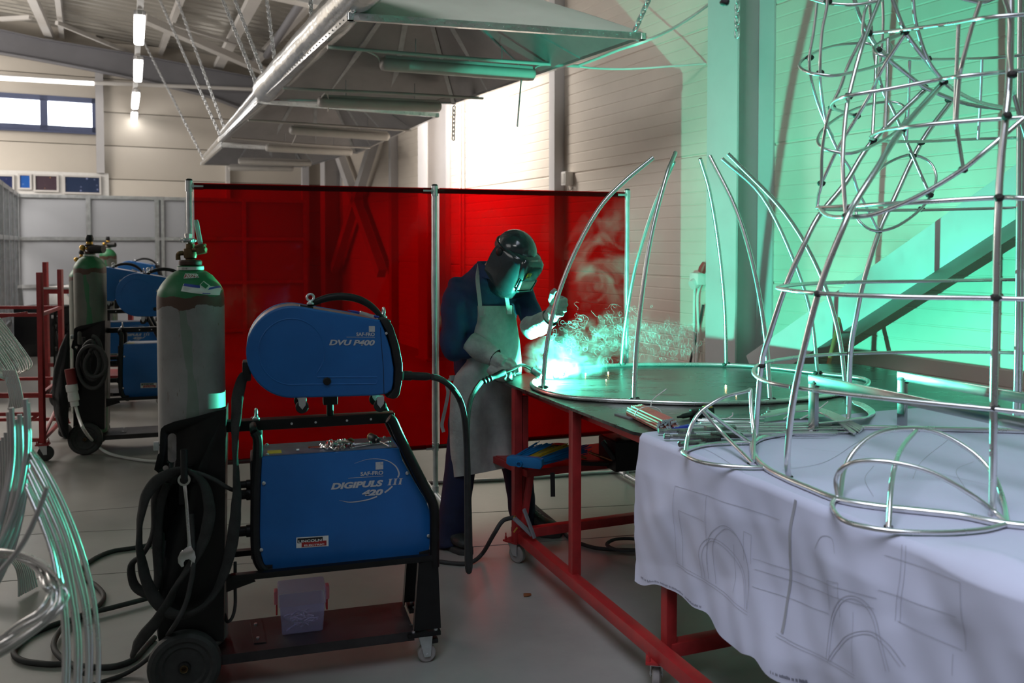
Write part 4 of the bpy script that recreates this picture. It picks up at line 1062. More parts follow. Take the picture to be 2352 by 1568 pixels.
# ================================================================ welding machine carts
W0 = Vector((-1.121, 2.985, 0)); WANG = math.radians(16.26)
CE = Vector((math.cos(WANG), math.sin(WANG), 0)); CN = Vector((-math.sin(WANG), math.cos(WANG), 0))
def cf(x, y, n):
    """photo point on the cart's upright plane n behind its near side, in cart coordinates"""
    p = onp(x, y, W0 + CN * n, CN) - W0
    return Vector((p.dot(CE), n, p.z))
EX, EY, EZ = Vector((1, 0, 0)), Vector((0, 1, 0)), Vector((0, 0, 1))
def cut(o, cutter):
    """saw the cutter's shape out of a finished part"""
    co = cutter.build('cutter', [], o.parent, 'local')
    md = o.modifiers.new('cut', 'BOOLEAN'); md.object = co; md.operation = 'DIFFERENCE'; md.solver = 'EXACT'; md.use_self = True
    bpy.context.view_layer.update()
    dg = bpy.context.evaluated_depsgraph_get(); me = bpy.data.meshes.new_from_object(o.evaluated_get(dg))
    o.modifiers.clear(); o.data = me; bpy.data.objects.remove(co)
def disc_pts(c, r, u, v, n=20): return [Vector(c) + Vector(u) * math.cos(2 * math.pi * k / n) * r + Vector(v) * math.sin(2 * math.pi * k / n) * r for k in range(n)]
def lettering(parent, body, p0, p1, hgt, nm='lettering', m=None, shear=0.0, bold=.02, lift=.0015):
    d = (p1 - p0); L = d.length; d = d / L; b = MB()
    text_mb(b, body, lambda x, y: p0 + d * x + EZ * (y * hgt / .70) - EY * lift, shear=shear, bold=bold, width=L)
    return b.build(nm, m or M['letter'], parent, 'local', ang=180)
def strip3(b, pts, ws, n=6, lift=.0015):
    P = smooth_path(pts, n); vs = []
    for i, p in enumerate(P):
        u = i / (len(P) - 1) * (len(ws) - 1); k = min(int(u), len(ws) - 2); w_ = ws[k] + (ws[k + 1] - ws[k]) * (u - k)
        d = (P[min(i + 1, len(P) - 1)] - P[max(i - 1, 0)]).normalized(); nn = d.cross(EY).normalized() * (w_ / 2)
        vs += [p + nn - EY * lift, p - nn - EY * lift]
    b.add(vs, [(2 * i, 2 * i + 1, 2 * i + 3, 2 * i + 2) for i in range(len(P) - 1)])

def eye_bolt(c, ax, parent, r=.0125):
    """ring in the plane normal to ax standing on c"""
    b = MB(); ax = Vector(ax).normalized(); u = ax.cross(EZ).normalized(); cen = Vector(c) + EZ * (r + .012)
    b.tube([cen + u * math.cos(q) * r + EZ * math.sin(q) * r for q in [2 * math.pi * k / 20 for k in range(20)]], .0042, 8, True, 1)
    b.lathe([(.013, 0), (.013, .004), (.008, .008), (.006, .014)], c, EZ, 14)
    return b.build('lifting_eye', M['galv'], parent, 'local')

# ---- trolley
def make_trolley(label):
    t = thing('cylinder_trolley', label, 'trolley', W0, WANG)
    # back channel that holds the cylinder
    pn = .006
    out = [(368, 992), (370, 984), (377, 977), (400, 968), (448, 957), (498, 943), (519, 938), (514, 1473), (364, 1472), (366, 1088), (354, 1078), (362, 1044), (366, 1040)]
    b = MB(); b.prism([cf(x, y, pn) for x, y in out], EY * .003)
    o = b.build('channel_plate', M['black_paint'], t, 'local')
    k = MB()
    c0, c1 = cf(394, 1007, pn - .02), cf(394, 1056, pn - .02)
    oval = [c0 + EX * .014 * math.cos(q) + EZ * .014 * math.sin(q) for q in [math.pi * i / 8 for i in range(9)]] + [c1 + EX * .014 * math.cos(q) - EZ * .014 * math.sin(q) for q in [math.pi - math.pi * i / 8 for i in range(9)]]
    k.prism(oval, EY * .04)
    for yy in (1078, 1222):
        c = cf(379, yy, pn - .02); k.prism(disc_pts(c, .0095, EX, EZ, 14), EY * .04); k.box(c + EY * .02 - EZ * .02, (.006, .04, .03))
    cut(o, k)
    b = MB(); p = [cf(519, 940, pn), cf(514, 1473, pn)]
    b.prism([p[0], p[1], p[1] + EY * .25, p[0] + EY * .25 - EZ * .02], EX * -.003); b.build('channel_side', M['black_paint'], t, 'local')
    b = MB(); q0, q1 = cf(366, 1088, pn), cf(364, 1472, pn); b.prism([q0, q1, q1 + EY * .25, q0 + EY * .25], EX * .003); b.build('channel_side', M['black_paint'], t, 'local')
    b = MB(); c = cf(359, 1024, pn + .01); b.box(c, (.018, .012, .03), bev=.002); b.tube([c, c + EX * .05 + EY * .1, c + EX * .12 + EY * .02], .005, 6); b.build('clamp_strap', M['galv'], t, 'local')
    b = MB(); c = cf(423, 1069, -.09); e = cf(423, 1069, .005)
    b.tube([e - EZ * .055, c * .5 + e * .5 - EZ * .055, c - EZ * .05, c + EZ * .01, c + EZ * .055], .0115, 12); b.build('cable_hook', M['black_plastic'], t, 'local')
    b = MB(); b.box(cf(423, 1074, -.002), (.05, .010, .012)); b.box(cf(419, 1128, -.002), (.022, .006, .09)); b.build('hook_bracket', M['black_paint'], t, 'local')
    # deck
    zt = cf(507, 1505, 0).z
    s0, s1 = -.12, cf(952, 1455, 0).x
    b = MB(); b.box(((s0 + s1) / 2, .14, zt - .002), (s1 - s0, .28, .004)); b.box(((s0 + s1) / 2, .002, zt - .018), (s1 - s0, .003, .034)); b.box(((s0 + s1) / 2, .278, zt - .018), (s1 - s0, .003, .034))
    M['deck'] = mat('scuffed_deck_paint', (.040, .034, .036), .42, .2, .5, 7.0, col2=(.016, .013, .015), rvar=.1)
    b.build('deck', M['deck'], t, 'local')
    b = MB(); q = [onz(x, y, zt) - W0 for x, y in ((574, 1428), (600, 1423), (612, 1476), (583, 1479))]
    b.prism([Vector((v.dot(CE), v.dot(CN), zt + .001)) for v in q], EZ * .003)
    d_ = b.build('deck_plate', M['deck'], t, 'local')
    for x, y in ((587, 1436), (592, 1468)):
        v = onz(x, y, zt) - W0; b = MB(); b.lathe([(.006, 0), (.006, .006)], (v.dot(CE), v.dot(CN), zt + .003), EZ, 6); b.build('bolt', M['galv'], d_, 'local')
    # wheels with ribbed hubs
    wc = cf(425, 1537, -.0)
    for n0 in (-.028, .29):
        c = Vector((wc.x, n0, .122)); b = MB()
        b.lathe([(.064, 0.0), (.072, -.006), (.085, -.004), (.094, -.012), (.108, -.012), (.119, -.004), (.122, .010), (.122, .024), (.118, .036), (.108, .042), (.064, .042)], c + EY * .0, EY, 40)
        w_ = b.build('wheel', M['rubber'], t, 'local')
        b = MB(); b.lathe([(.066, .006), (.060, .004), (.058, .016), (.022, .016), (.020, -.010), (.012, -.012), (.010, -.002)], c, EY, 28); h_ = b.build('hub', M['black_plastic'], w_, 'local')
        for k in range(8):
            a = math.pi * 2 * k / 8 + .2; u = EX * math.cos(a) + EZ * math.sin(a); v = EX * -math.sin(a) + EZ * math.cos(a)
            b = MB(); b.box(c + u * .040 + EY * .008, (.044, .014, .005), (u, EY, v)); b.build('spoke', M['black_plastic'], w_, 'local')
        b = MB(); b.lathe([(.010, -.002), (.0125, -.016), (.0135, -.017), (.0135, -.013), (.009, -.014), (.008, 0.0)], c, EY, 18); b.build('axle_end', M['brass'], w_, 'local')
    b = MB(); b.tube([Vector((wc.x, 0, .122)), Vector((wc.x, .3, .122))], .010, 10, n=1); b.box(Vector((wc.x, .14, .136)), (.05, .2, .025)); b.build('axle', M['black_paint'], t, 'local')
    # front casters
    for n0, px in ((.03, 987), (.25, 0)):
        c = cf(980, 1529, n0); c = Vector((c.x, n0, 0))
        b = MB(); b.box((c.x - .015, n0, zt - .014), (.125, .085, .016), bev=.003)
        pl_ = b.build('caster_plate', M['black_paint'], t, 'local')
        for dx in (-.055, .03):
            for dy in (-.028, .028): b = MB(); b.lathe([(.007, 0), (.007, .006)], (c.x + dx, n0 + dy, zt - .006), EZ, 6); b.build('bolt', M['galv'], pl_, 'local')
        b = MB(); r = .034
        for sg in (-1, 1): b.prism([Vector((c.x - .035, n0 + sg * .018, zt - .022)), Vector((c.x + .02, n0 + sg * .018, zt - .022)), Vector((c.x + .012, n0 + sg * .018, r - .008)), Vector((c.x - .012, n0 + sg * .018, r - .008))], EY * sg * .003)
        b.lathe([(.005, -.024), (.005, .024)], (c.x, n0, r), EY, 8)
        b.build('fork', M['galv'], t, 'local')
        b = MB(); b.box((c.x + .018, n0, zt - .055), (.05, .034, .018), bev=.006); b.build('brake_pedal', M['black_plastic'], t, 'local')
        b = MB(); b.lathe([(.008, -.013), (.029, -.013), (r, -.009), (r, .009), (.029, .013), (.008, .013)], (c.x, n0, r), EY, 24); b.build('caster_wheel', M['caster'], t, 'local')
    # front legs
    for n0, px in ((.0, [(962, 1294), (1006, 1282), (1013, 1447), (951, 1455)]), (.27, [(962, 1294), (1006, 1282), (1013, 1447), (951, 1455)])):
        q = [cf(x, y, 0) for x, y in px]; q = [Vector((v.x, n0, max(v.z, zt))) for v in q]
        b = MB(); b.prism(q, EY * .004); b.prism([q[1], q[2], q[2] + EY * (.045 if n0 == 0 else -.045), q[1] + EY * (.045 if n0 == 0 else -.045)], EX * -.004)
        b.prism([q[0], q[3], q[3] + EY * (.03 if n0 == 0 else -.03), q[0] + EY * (.03 if n0 == 0 else -.03)], EX * .004)
        o = b.build('leg', M['black_paint'], t, 'local')
    # curved side tubes, low beam and top beam
    for n0 in (.012, .262):
        px = [(893, 960), (902, 968), (914, 995), (931, 1030), (952, 1072), (975, 1117), (992, 1150), (998, 1180), (998, 1240), (998, 1300)]
        b = MB(); b.tube([Vector((v.x, n0, v.z)) for v in (cf(x, y, .012) for x, y in px)], .0185, 14); b.build('side_tube', M['black_paint'], t, 'local')
        a, c = cf(530, 1319, .012), cf(998, 1285, .012)
        b = MB(); b.beam(Vector((a.x, n0, (a.z + c.z) / 2)), Vector((c.x, n0, (a.z + c.z) / 2)), .03, .022, bev=.003); b.build('support_rail', M['black_paint'], t, 'local')
    a, c = cf(516, 980, .115), cf(906, 960, .115); zc = (a.z + c.z) / 2
    b = MB(); b.beam(Vector((a.x, .14, zc)), Vector((c.x, .14, zc)), .055, .038, bev=.003)
    tb_ = b.build('top_beam', M['black_paint'], t, 'local')
    for x in (670, 725, 797, 852):
        q = cf(x, 970, .112); b = MB(); b.lathe([(.0045, -.001), (.0045, .0005), (.003, .001)], Vector((q.x, .1125, zc)), -EY, 10); b.build('beam_hole', M['galv'], tb_, 'local')
    q = cf(588, 950, .14); eye_bolt((q.x, .14, zc + .019), (1, .2, 0), t)
    b = MB(); q = cf(758, 940, .14); b.lathe([(.013, 0), (.013, .05)], (q.x, .14, zc + .015), EZ, 16); b.build('pivot_post', M['black_paint'], t, 'local')
    b = MB(); a = cf(521, 1318, .1); b.prism([Vector((a.x, .03, a.z + .025)), Vector((a.x + .085, .03, a.z + .02)), Vector((a.x + .10, .03, a.z - .012)), Vector((a.x, .03, a.z - .04))], EY * .004); b.build('gusset', M['black_paint'], t, 'local')
    t['beam_z'] = zc; t['deck_z'] = zt
    return t
trolley = make_trolley('nearest black cylinder trolley, its deck carrying a clear plastic box')
DECKZ = trolley['deck_z']; BEAMZ = trolley['beam_z']
del trolley['deck_z']; del trolley['beam_z']

# ---- power source (lower blue box)
def make_power(label):
    t = thing('welding_power_source', label, 'welding machine', W0, WANG)
    pn = .045
    out = [(601, 1050), (917, 1029), (925, 1057), (952, 1105), (976, 1144), (988, 1173), (991, 1202), (987, 1260), (978, 1273), (961, 1277), (640, 1307), (618, 1308), (605, 1294), (598, 1270), (596, 1222), (598, 1120)]
    P = [cf(x, y, pn) for x, y in out]
    zt = (P[0].z + P[1].z) / 2; P[0].z = zt; P[1].z = zt
    DP = .20
    b = MB(); b.prism(P, EY * .03, bev=.006); b.prism([p + EY * .005 for p in P], EY * (DP - .005), mi=0, bev=.004)
    body = b.build('case', M['blue'], t, 'local')
    b = MB(); b.box(((P[0].x + P[1].x) / 2, pn + DP / 2 + .004, zt + .001), (P[1].x - P[0].x - .012, DP - .02, .003)); b.build('top_cover', M['grey_paint'], t, 'local')
    # black bezels
    for pts, nm, wd in (([(584, 993), (592, 1010), (591, 1060), (587, 1120), (586, 1222), (588, 1270), (596, 1297), (612, 1313), (626, 1313)], 'rear_bezel', .030), ):
        for n0 in (pn - .006, pn + DP - .02):
            b = MB(); b.tube([Vector((v.x, n0, v.z)) + EY * .012 for v in (cf(x, y, pn) for x, y in pts)], 1.0, 10, flat=(.017, .017)); b.build(nm, M['black_plastic'], t, 'local')
    q = cf(584, 993, pn); b = MB(); b.tube([Vector((q.x, pn, q.z)), Vector((q.x - .004, pn + .03, q.z + .012)), Vector((q.x - .004, pn + DP - .03, q.z + .012)), Vector((q.x, pn + DP, q.z))], .014, 10); b.build('handle', M['black_plastic'], t, 'local')
    q = cf(588, 1160, pn); b = MB(); b.box((q.x - .004, pn + DP / 2, q.z - .02), (.03, DP - .02, .36), bev=.006); b.build('rear_panel', M['black_plastic'], t, 'local')
    b = MB(); b.prism([cf(x, y, pn - .004) for x, y in ((609, 1298), (626, 1297), (626, 1313), (609, 1313))], EY * .03, bev=.002); b.build('corner_guard', M['black_plastic'], t, 'local')
    b = MB(); b.prism([cf(x, y, pn - .004) for x, y in ((963, 1268), (987, 1262), (988, 1282), (963, 1284))], EY * .03, bev=.002); b.build('corner_guard', M['black_plastic'], t, 'local')
    for x, y in ((606, 1109), (935, 1086), (984, 1230), (600, 1262)):
        b = MB(); b.lathe([(.0065, 0), (.0065, .003), (.004, .0045)], cf(x, y, pn - .001), -EY, 12); b.build('screw', M['galv'], t, 'local')
    for s_, n_ in ((.02, .02), (.02, DP - .02), (P[1].x - P[0].x - .03, .02), (P[1].x - P[0].x - .03, DP - .02)):
        b = MB(); b.lathe([(.005, 0), (.005, .004), (.003, .006)], (P[0].x + s_, pn + n_ + .006, zt + .002), EZ, 10); b.build('screw', M['galv'], t, 'local')
    b = MB(); b.box((P[0].x + .045, pn + .06, zt + .003), (.05, .05, .001)); b.build('yellow_sticker', M['yellow'], t, 'local')
    # connectors at the back
    for yy, r in ((1111, .013), (1134, .017), (1218, .018)):
        q = cf(578, yy, pn + .06); b = MB(); b.lathe([(r, -.065), (r, -.02), (r * 1.25, -.018), (r * 1.25, .01)], q, EX, 14); b.build('cable_connector', M['black_plastic'], t, 'local')
    # printed marks
    L = lambda x, y: cf(x, y, pn)
    lettering(body, 'SAF-FRO', L(828, 1092), L(880, 1088.7), .0135, bold=.03)
    lettering(body, 'DIGIPULS', L(760, 1123), L(880, 1114.8), .021, shear=.25, bold=.05)
    lettering(body, '420', L(831, 1138), L(880, 1135), .020, shear=.25, bold=.05)
    b = MB(); strip3(b, [L(799.5, 1097.6), L(840, 1095), L(880, 1092.4)], [.0016, .0016], 1); b.build('logo_underline', M['letter'], body, 'local', recalc=False)
    b = MB(); q = [L(862.6, 1061), L(880, 1060), L(880, 1077), L(862.6, 1078)]; b.add([p - EY * .0015 for p in q], [(0, 1, 2, 3)]); lg = b.build('logo_square', M['letter'], body, 'local', recalc=False)
    b = MB(); strip3(b, [L(874.3, 1061), L(874.3, 1065.6), L(880, 1065.3)], [.0011, .0011], 1, .002); b.build('logo_corner', M['blue'], lg, 'local', recalc=False)
    for k in range(3):
        x = 889.6 + 12 * k; y = 1113.4 - .8 * k; b = MB()
        strip3(b, [L(x + 4.5, y - .4), L(x + 7.5, y - 13.5)], [.0075, .0075], 1); strip3(b, [L(x, y), L(x + 9, y - .6)], [.0018, .0018], 1); strip3(b, [L(x + 3, y - 13.4), L(x + 12, y - 14)], [.0018, .0018], 1)
        b.build('numeral_stroke', M['letter'], body, 'local', recalc=False)
    sq = lambda X, Y: L(660 + X / 8.254, 990 + Y / 8.254)
    for pts, ws in (([(1270, 608), (1500, 535), (1700, 522), (1900, 560), (2050, 660), (2115, 790), (2095, 875)], [.0006, .0015, .003, .005, .006]), ([(1990, 1040), (1925, 1100), (1845, 1160)], [.006, .006]), ([(1700, 1235), (1500, 1300), (1200, 1342), (985, 1308)], [.0055, .004, .003, .0006])):
        b = MB(); strip3(b, [sq(*p) for p in pts], ws); b.build('logo_swoosh', M['letter'], body, 'local', recalc=False)
    sk = lambda X, Y, l=.002: L(540 + X / 4.127, 960 + Y / 4.127) - EY * l
    b = MB(); b.add([sk(580, 1130), sk(885, 1110), sk(885, 1210), sk(580, 1230)], [(0, 1, 2, 3)]); st = b.build('sticker', M['white'], body, 'local', recalc=False)
    b = MB(); b.add([sk(590, 1138, .0025), sk(830, 1122, .0025), sk(830, 1168, .0025), sk(590, 1184, .0025)], [(0, 1, 2, 3)]); b.build('sticker_field', M['black_plastic'], st, 'local', recalc=False)
    b = MB(); b.add([sk(630, 1172, .0027), sk(866, 1156, .0027), sk(866, 1203, .0027), sk(630, 1221, .0027)], [(0, 1, 2, 3)]); b.build('sticker_field', M['red_paint'], st, 'local', recalc=False)
    lettering(st, 'LINCOLN', sk(600, 1177, 0), sk(820, 1162, 0), .0085, m=M['white'], bold=.03, lift=.0032)
    lettering(st, 'ELECTRIC', sk(655, 1212, 0), sk(845, 1199, 0), .0062, m=M['white'], bold=.03, lift=.0034)
    t['top'] = zt
    return t
power = make_power('blue welding power source under the near wire feeder, loose bolts and tools on top')
PTOP = power['top']; del power['top']

# ---- wire feeder (upper blue box)
def make_feeder(label):
    t = thing('wire_feeder', label, 'welding machine', W0, WANG)
    pn = .03; DP = .21
    C0 = (671, 808.5); r0 = 106
    arc = [(C0[0] + r0 * math.sin(a), C0[1] - r0 * math.cos(a)) for a in [math.radians(8 - k * 188 / 30) for k in range(31)]]
    out = [(873, 735)] + arc + [(861, 909), (888, 905), (900, 897), (904, 880), (905, 846), (897, 800), (886, 765)]
    P = [cf(x, y, pn) for x, y in out]
    b = MB(); b.prism(P, EY * .028, bev=.008, bseg=3); door = b.build('side_door', M['blue'], t, 'local')
    sh = [p + (Vector(cf(720, 815, pn)) - p) * .012 for p in P]
    b = MB(); b.prism([p + EY * .028 for p in sh], EY * (DP - .056)); b.build('case', M['hood_in'], t, 'local')
    b = MB(); b.prism([p + EY * (DP - .028) for p in P], EY * .028, bev=.006); b.build('side_door', M['blue'], t, 'local')
    # embossed outline
    c = (669.7, 807.6); rr = 76
    q = [(c[0] + rr * math.sin(a), c[1] - rr * math.cos(a)) for a in [math.radians(130 - k * 310 / 36) for k in range(37)]]
    pth = [(866, 866), (800, 866), (728, 866)] + q + [(700, 882.5), (800, 882), (864, 881.5), (866, 874)]
    b = MB(); b.tube([cf(x, y, pn) + EY * .0015 for x, y in pth], .0032, 8, True, 1); b.build('embossed_bead', M['blue'], door, 'local', ang=70)
    b = MB(); b.tube([cf(x, y, pn) + EY * .0005 for x, y in ((874, 752), (876, 790), (881, 850), (882, 904))], .0014, 6, n=1); b.build('door_gap', M['black_plastic'], door, 'local')
    b = MB(); b.lathe([(.0145, 0), (.0145, .006), (.012, .009)], cf(751, 875, pn), -EY, 22); b.box(cf(751, 875, pn) - EY * .010, (.004, .004, .024), (Vector((.85, 0, .5)), EY, Vector((-.5, 0, .85)))); b.build('latch', M['black_plastic'], door, 'local')
    b = MB(); b.lathe([(.005, 0), (.005, .003)], cf(887, 765, pn), -EY, 10); b.build('screw', M['galv'], door, 'local')
    M['grime'] = mat('dark_oily_smear', (.006, .05, .13), .5, 0, .3, 30)
    # front bezel
    bz = [(873, 734), (882, 731), (893, 733), (903, 750), (916.5, 791.5), (925, 835), (925, 870), (918, 906), (912, 914), (903, 916.6), (889, 913), (898, 903), (906, 890), (908, 846), (900, 800), (888, 760)]
    b = MB(); b.prism([cf(x, y, pn - .004) for x, y in bz], EY * (DP + .008), bev=.005); b.build('front_bezel', M['black_plastic'], t, 'local')
    b = MB(); q = cf(915, 840, pn); b.prism([Vector((v.x, .06, v.z)) for v in (cf(x, y, pn) for x, y in ((905, 760), (918, 795), (927, 836), (925, 868)))], EY * .12); b.build('control_face', M['black_plastic'], t, 'local')
    # handle
    hp = [(706, 703), (722, 697), (740, 690), (760, 685), (785, 683), (815, 687), (840, 697), (861, 713), (880, 735)]
    b = MB(); b.tube([cf(x, y, .115) + EZ * .004 for x, y in hp], [.009, .012, .0135, .014, .014, .0135, .012, .009], 14); b.build('handle', M['black_plastic'], t, 'local')
    for x, y in ((703, 703), (880, 733)): b = MB(); q = cf(x, y, .115); b.box(q - EZ * .004, (.05, .05, .014), (Vector((.98, 0, -.18)), EY, Vector((.18, 0, .98))), bev=.004); b.build('handle_foot', M['black_plastic'], t, 'local')
    q = cf(713, 697, .10); eye_bolt((q.x, .10, q.z - .002), (0, 1, 0), t); q = cf(881, 728, .13); eye_bolt((q.x, .13, q.z - .002), (1, .1, 0), t)
    b = MB(); q0, q1 = cf(826, 717, pn + .02), cf(858, 727, pn + .02); b.beam(q0, q1, .02, .012, bev=.003); b.build('hinge', M['galv'], t, 'local')
    # small casters and the pivot socket
    for x, y, n0 in ((694, 934, .05), (873, 931, .05), (694, 934, .19), (873, 931, .19)):
        q = cf(x, y, .05); c_ = Vector((q.x, n0, q.z)); b = MB()
        b.lathe([(.006, -.009), (.020, -.009), (.0235, -.005), (.0235, .005), (.020, .009), (.006, .009)], c_, EY, 22); w_ = b.build('caster_wheel', M['black_plastic'], t, 'local')
        b = MB()
        for sg in (-1, 1): b.prism([c_ + Vector((-.014, sg * .011, .036)), c_ + Vector((.014, sg * .011, .036)), c_ + Vector((.012, sg * .011, .008)), c_ + Vector((0, sg * .011, -.008)), c_ + Vector((-.012, sg * .011, .008))], EY * sg * .002)
        b.lathe([(.004, -.015), (.004, .015)], c_, EY, 8); b.build('fork', M['galv'], w_, 'local')
    q = cf(758, 921, .14); zt_ = cf(758, 909, .14).z; b = MB(); b.box((q.x, .14, zt_ - .013), (.052, .052, .034), bev=.003); b.build('pivot_socket', M['black_paint'], t, 'local')
    b = MB(); q = cf(567, 850, .12); b.box(q, (.03, .08, .07), bev=.006); b.build('rear_connector', M['black_plastic'], t, 'local')
    # lettering
    L = lambda X, Y: cf(540 + X / 4.356, 640 + Y / 4.356, pn)
    lettering(door, 'SAF-FRO', L(1213, 571), L(1396, 572), .0125, bold=.03)
    lettering(door, 'DVU P400', L(940, 661), L(1398, 664), .0185, shear=.25, bold=.04)
    b = MB(); strip3(b, [L(1115, 583), L(1397, 585)], [.0013, .0013], 1); b.build('logo_underline', M['letter'], door, 'local', recalc=False)
    b = MB(); b.add([L(1338, 473) - EY * .0015, L(1398, 473) - EY * .0015, L(1398, 531) - EY * .0015, L(1338, 530) - EY * .0015], [(0, 1, 2, 3)]); b.build('logo_square', M['letter'], door, 'local', recalc=False)
    return t
feeder = make_feeder('near blue wire feeder with arched black handle, above the blue power source')

# ---- gas cylinder
CYS, CYN = .0079, .134
CY0 = W0 + CE * CYS + CN * CYN
def zpx(y): return at(437, y, CY0.y).z
CR = .1145
def cyl_prof():
    return [(.10, DECKZ + .003), (CR, DECKZ + .02), (CR, zpx(690)), (CR * .998, zpx(681)), (CR * .975, zpx(667)), (CR * .865, zpx(652)), (CR * .66, zpx(633)), (CR * .47, zpx(623)), (.040, zpx(620.5))]
def rad_at(z):
    pr = cyl_prof()
    for (r0, z0), (r1, z1) in zip(pr, pr[1:]):
        if z0 <= z <= z1: return r0 + (r1 - r0) * (z - z0) / max(1e-6, z1 - z0)
    return .04
def cyl_mat(nm, grey, green, zsplit, streak):
    m = mat(nm, grey, .5, 0, .18, 7.0, rvar=.1); nt = m.node_tree; bs = nt.nodes['Principled BSDF']
    base = bs.inputs['Base Color'].links[0].from_socket
    tc = [n for n in nt.nodes if n.type == 'TEX_COORD'][0]; sx = nt.nodes.new('ShaderNodeSeparateXYZ'); nt.links.new(tc.outputs['Object'], sx.inputs[0])
    n1 = nt.nodes.new('ShaderNodeTexNoise'); n1.inputs['Scale'].default_value = 16; n1.inputs['Detail'].default_value = 6; nt.links.new(tc.outputs['Object'], n1.inputs['Vector'])
    def mth(op, a, c, d=None):
        k = nt.nodes.new('ShaderNodeMath'); k.operation = op
        for i, v in enumerate((a, c, d)):
            if v is None: continue
            if isinstance(v, (int, float)): k.inputs[i].default_value = v
            else: nt.links.new(v, k.inputs[i])
        return k.outputs[0]
    def mix(fac, a, c):
        k = nt.nodes.new('ShaderNodeMix'); k.data_type = 'RGBA'
        for soc, v in ((k.inputs[0], fac), (k.inputs[6], a), (k.inputs[7], c)):
            if isinstance(v, tuple): soc.default_value = (*v, 1)
            else: nt.links.new(v, soc)
        return k.outputs[2]
    jit = mth('MULTIPLY_ADD', n1.outputs[0], .05, -.025)
    z = mth('ADD', sx.outputs[2], jit)
    # paint drips of green below the shoulder
    mp = nt.nodes.new('ShaderNodeMapping'); mp.inputs['Scale'].default_value = (9, 9, .9); nt.links.new(tc.outputs['Object'], mp.inputs[0])
    n2 = nt.nodes.new('ShaderNodeTexNoise'); n2.inputs['Scale'].default_value = 1.3; n2.inputs['Detail'].default_value = 4; nt.links.new(mp.outputs[0], n2.inputs['Vector'])
    drip = mth('MULTIPLY', mth('GREATER_THAN', n2.outputs[0], .60), streak)
    c1 = mix(drip, base, tuple(x * .9 + .02 for x in green))
    # specks of rust
    n3 = nt.nodes.new('ShaderNodeTexNoise'); n3.inputs['Scale'].default_value = 26; n3.inputs['Detail'].default_value = 3; nt.links.new(mp.outputs[0], n3.inputs['Vector'])
    c2 = mix(mth('MULTIPLY', mth('GREATER_THAN', n3.outputs[0], .70), .8), c1, (.11, .05, .025))
    isg = mth('GREATER_THAN', sx.outputs[2], zsplit); c3 = mix(isg, c2, green)
    band = mth('LESS_THAN', mth('ABSOLUTE', mth('SUBTRACT', z, zsplit - .010), 0), .019); c4 = mix(band, c3, (.075, .035, .022))
    nt.links.new(c4, bs.inputs['Base Color']); return m
def make_cylinder(label, greycol, streak, regulator):
    t = thing('gas_cylinder', label, 'gas cylinder', CY0 + Vector((0, 0, DECKZ)))
    b = MB(); b.lathe(cyl_prof(), (CY0.x, CY0.y, 0), EZ, 48)
    b.build('shell', cyl_mat('cylinder_paint', greycol, (.016, .15, .055), zpx(683) - DECKZ, streak), t, ang=40)
    b = MB(); b.lathe([(.044, zpx(621)), (.045, zpx(611)), (.042, zpx(610))], (CY0.x, CY0.y, 0), EZ, 32); cl = b.build('neck_ring', M['cyl_green'], t)
    b = MB(); b.lathe([(.0456, zpx(619)), (.0456, zpx(612))], (CY0.x, CY0.y, 0), EZ, 32); b.build('neck_label', M['white'], cl)
    b = MB()
    for k in range(9):
        a = -1.57 - .33 + .06 * k * (1 + .2 * math.sin(k * 3)); w_ = .012 + .02 * ((k * 7) % 3) / 3
        b.add([(CY0.x + .0462 * math.cos(a + q), CY0.y + .0462 * math.sin(a + q), zz) for q, zz in ((0, zpx(618)), (w_, zpx(618)), (w_, zpx(613.5)), (0, zpx(613.5)))], [(0, 1, 2, 3)])
    b.build('barcode', M['black_plastic'], cl, recalc=False)
    b = MB(); b.lathe([(.036, zpx(609.5)), (.0395, zpx(607)), (.0395, zpx(600)), (.036, zpx(597)), (.02, zpx(596.5))], (CY0.x, CY0.y, 0), EZ, 30); b.build('cap_collar', mat('rusty_brown_collar', (.065, .032, .024), .5, .3, .3, 40), t)
    # valve
    b = MB(); b.lathe([(.017, zpx(597)), (.017, zpx(594)), (.021, zpx(592)), (.024, zpx(584)), (.023, zpx(571)), (.016, zpx(570)), (.015, zpx(560)), (.007, zpx(559)), (.007, zpx(556))], (CY0.x, CY0.y, 0), EZ, 20)
    el = Vector((CY0.x, CY0.y, 0)); b.tube([el + Vector((-.015, 0, zpx(581))), el + Vector((-.035, -.004, zpx(581.5))), el + Vector((-.042, -.004, zpx(586))), el + Vector((-.042, -.004, zpx(597)))], .0085, 10); b.build('valve_body', M['brass'], t)
    return t
cyl = make_cylinder('tall grey gas cylinder with green shoulder and rust band on the near trolley', (.26, .25, .245), .35, True)
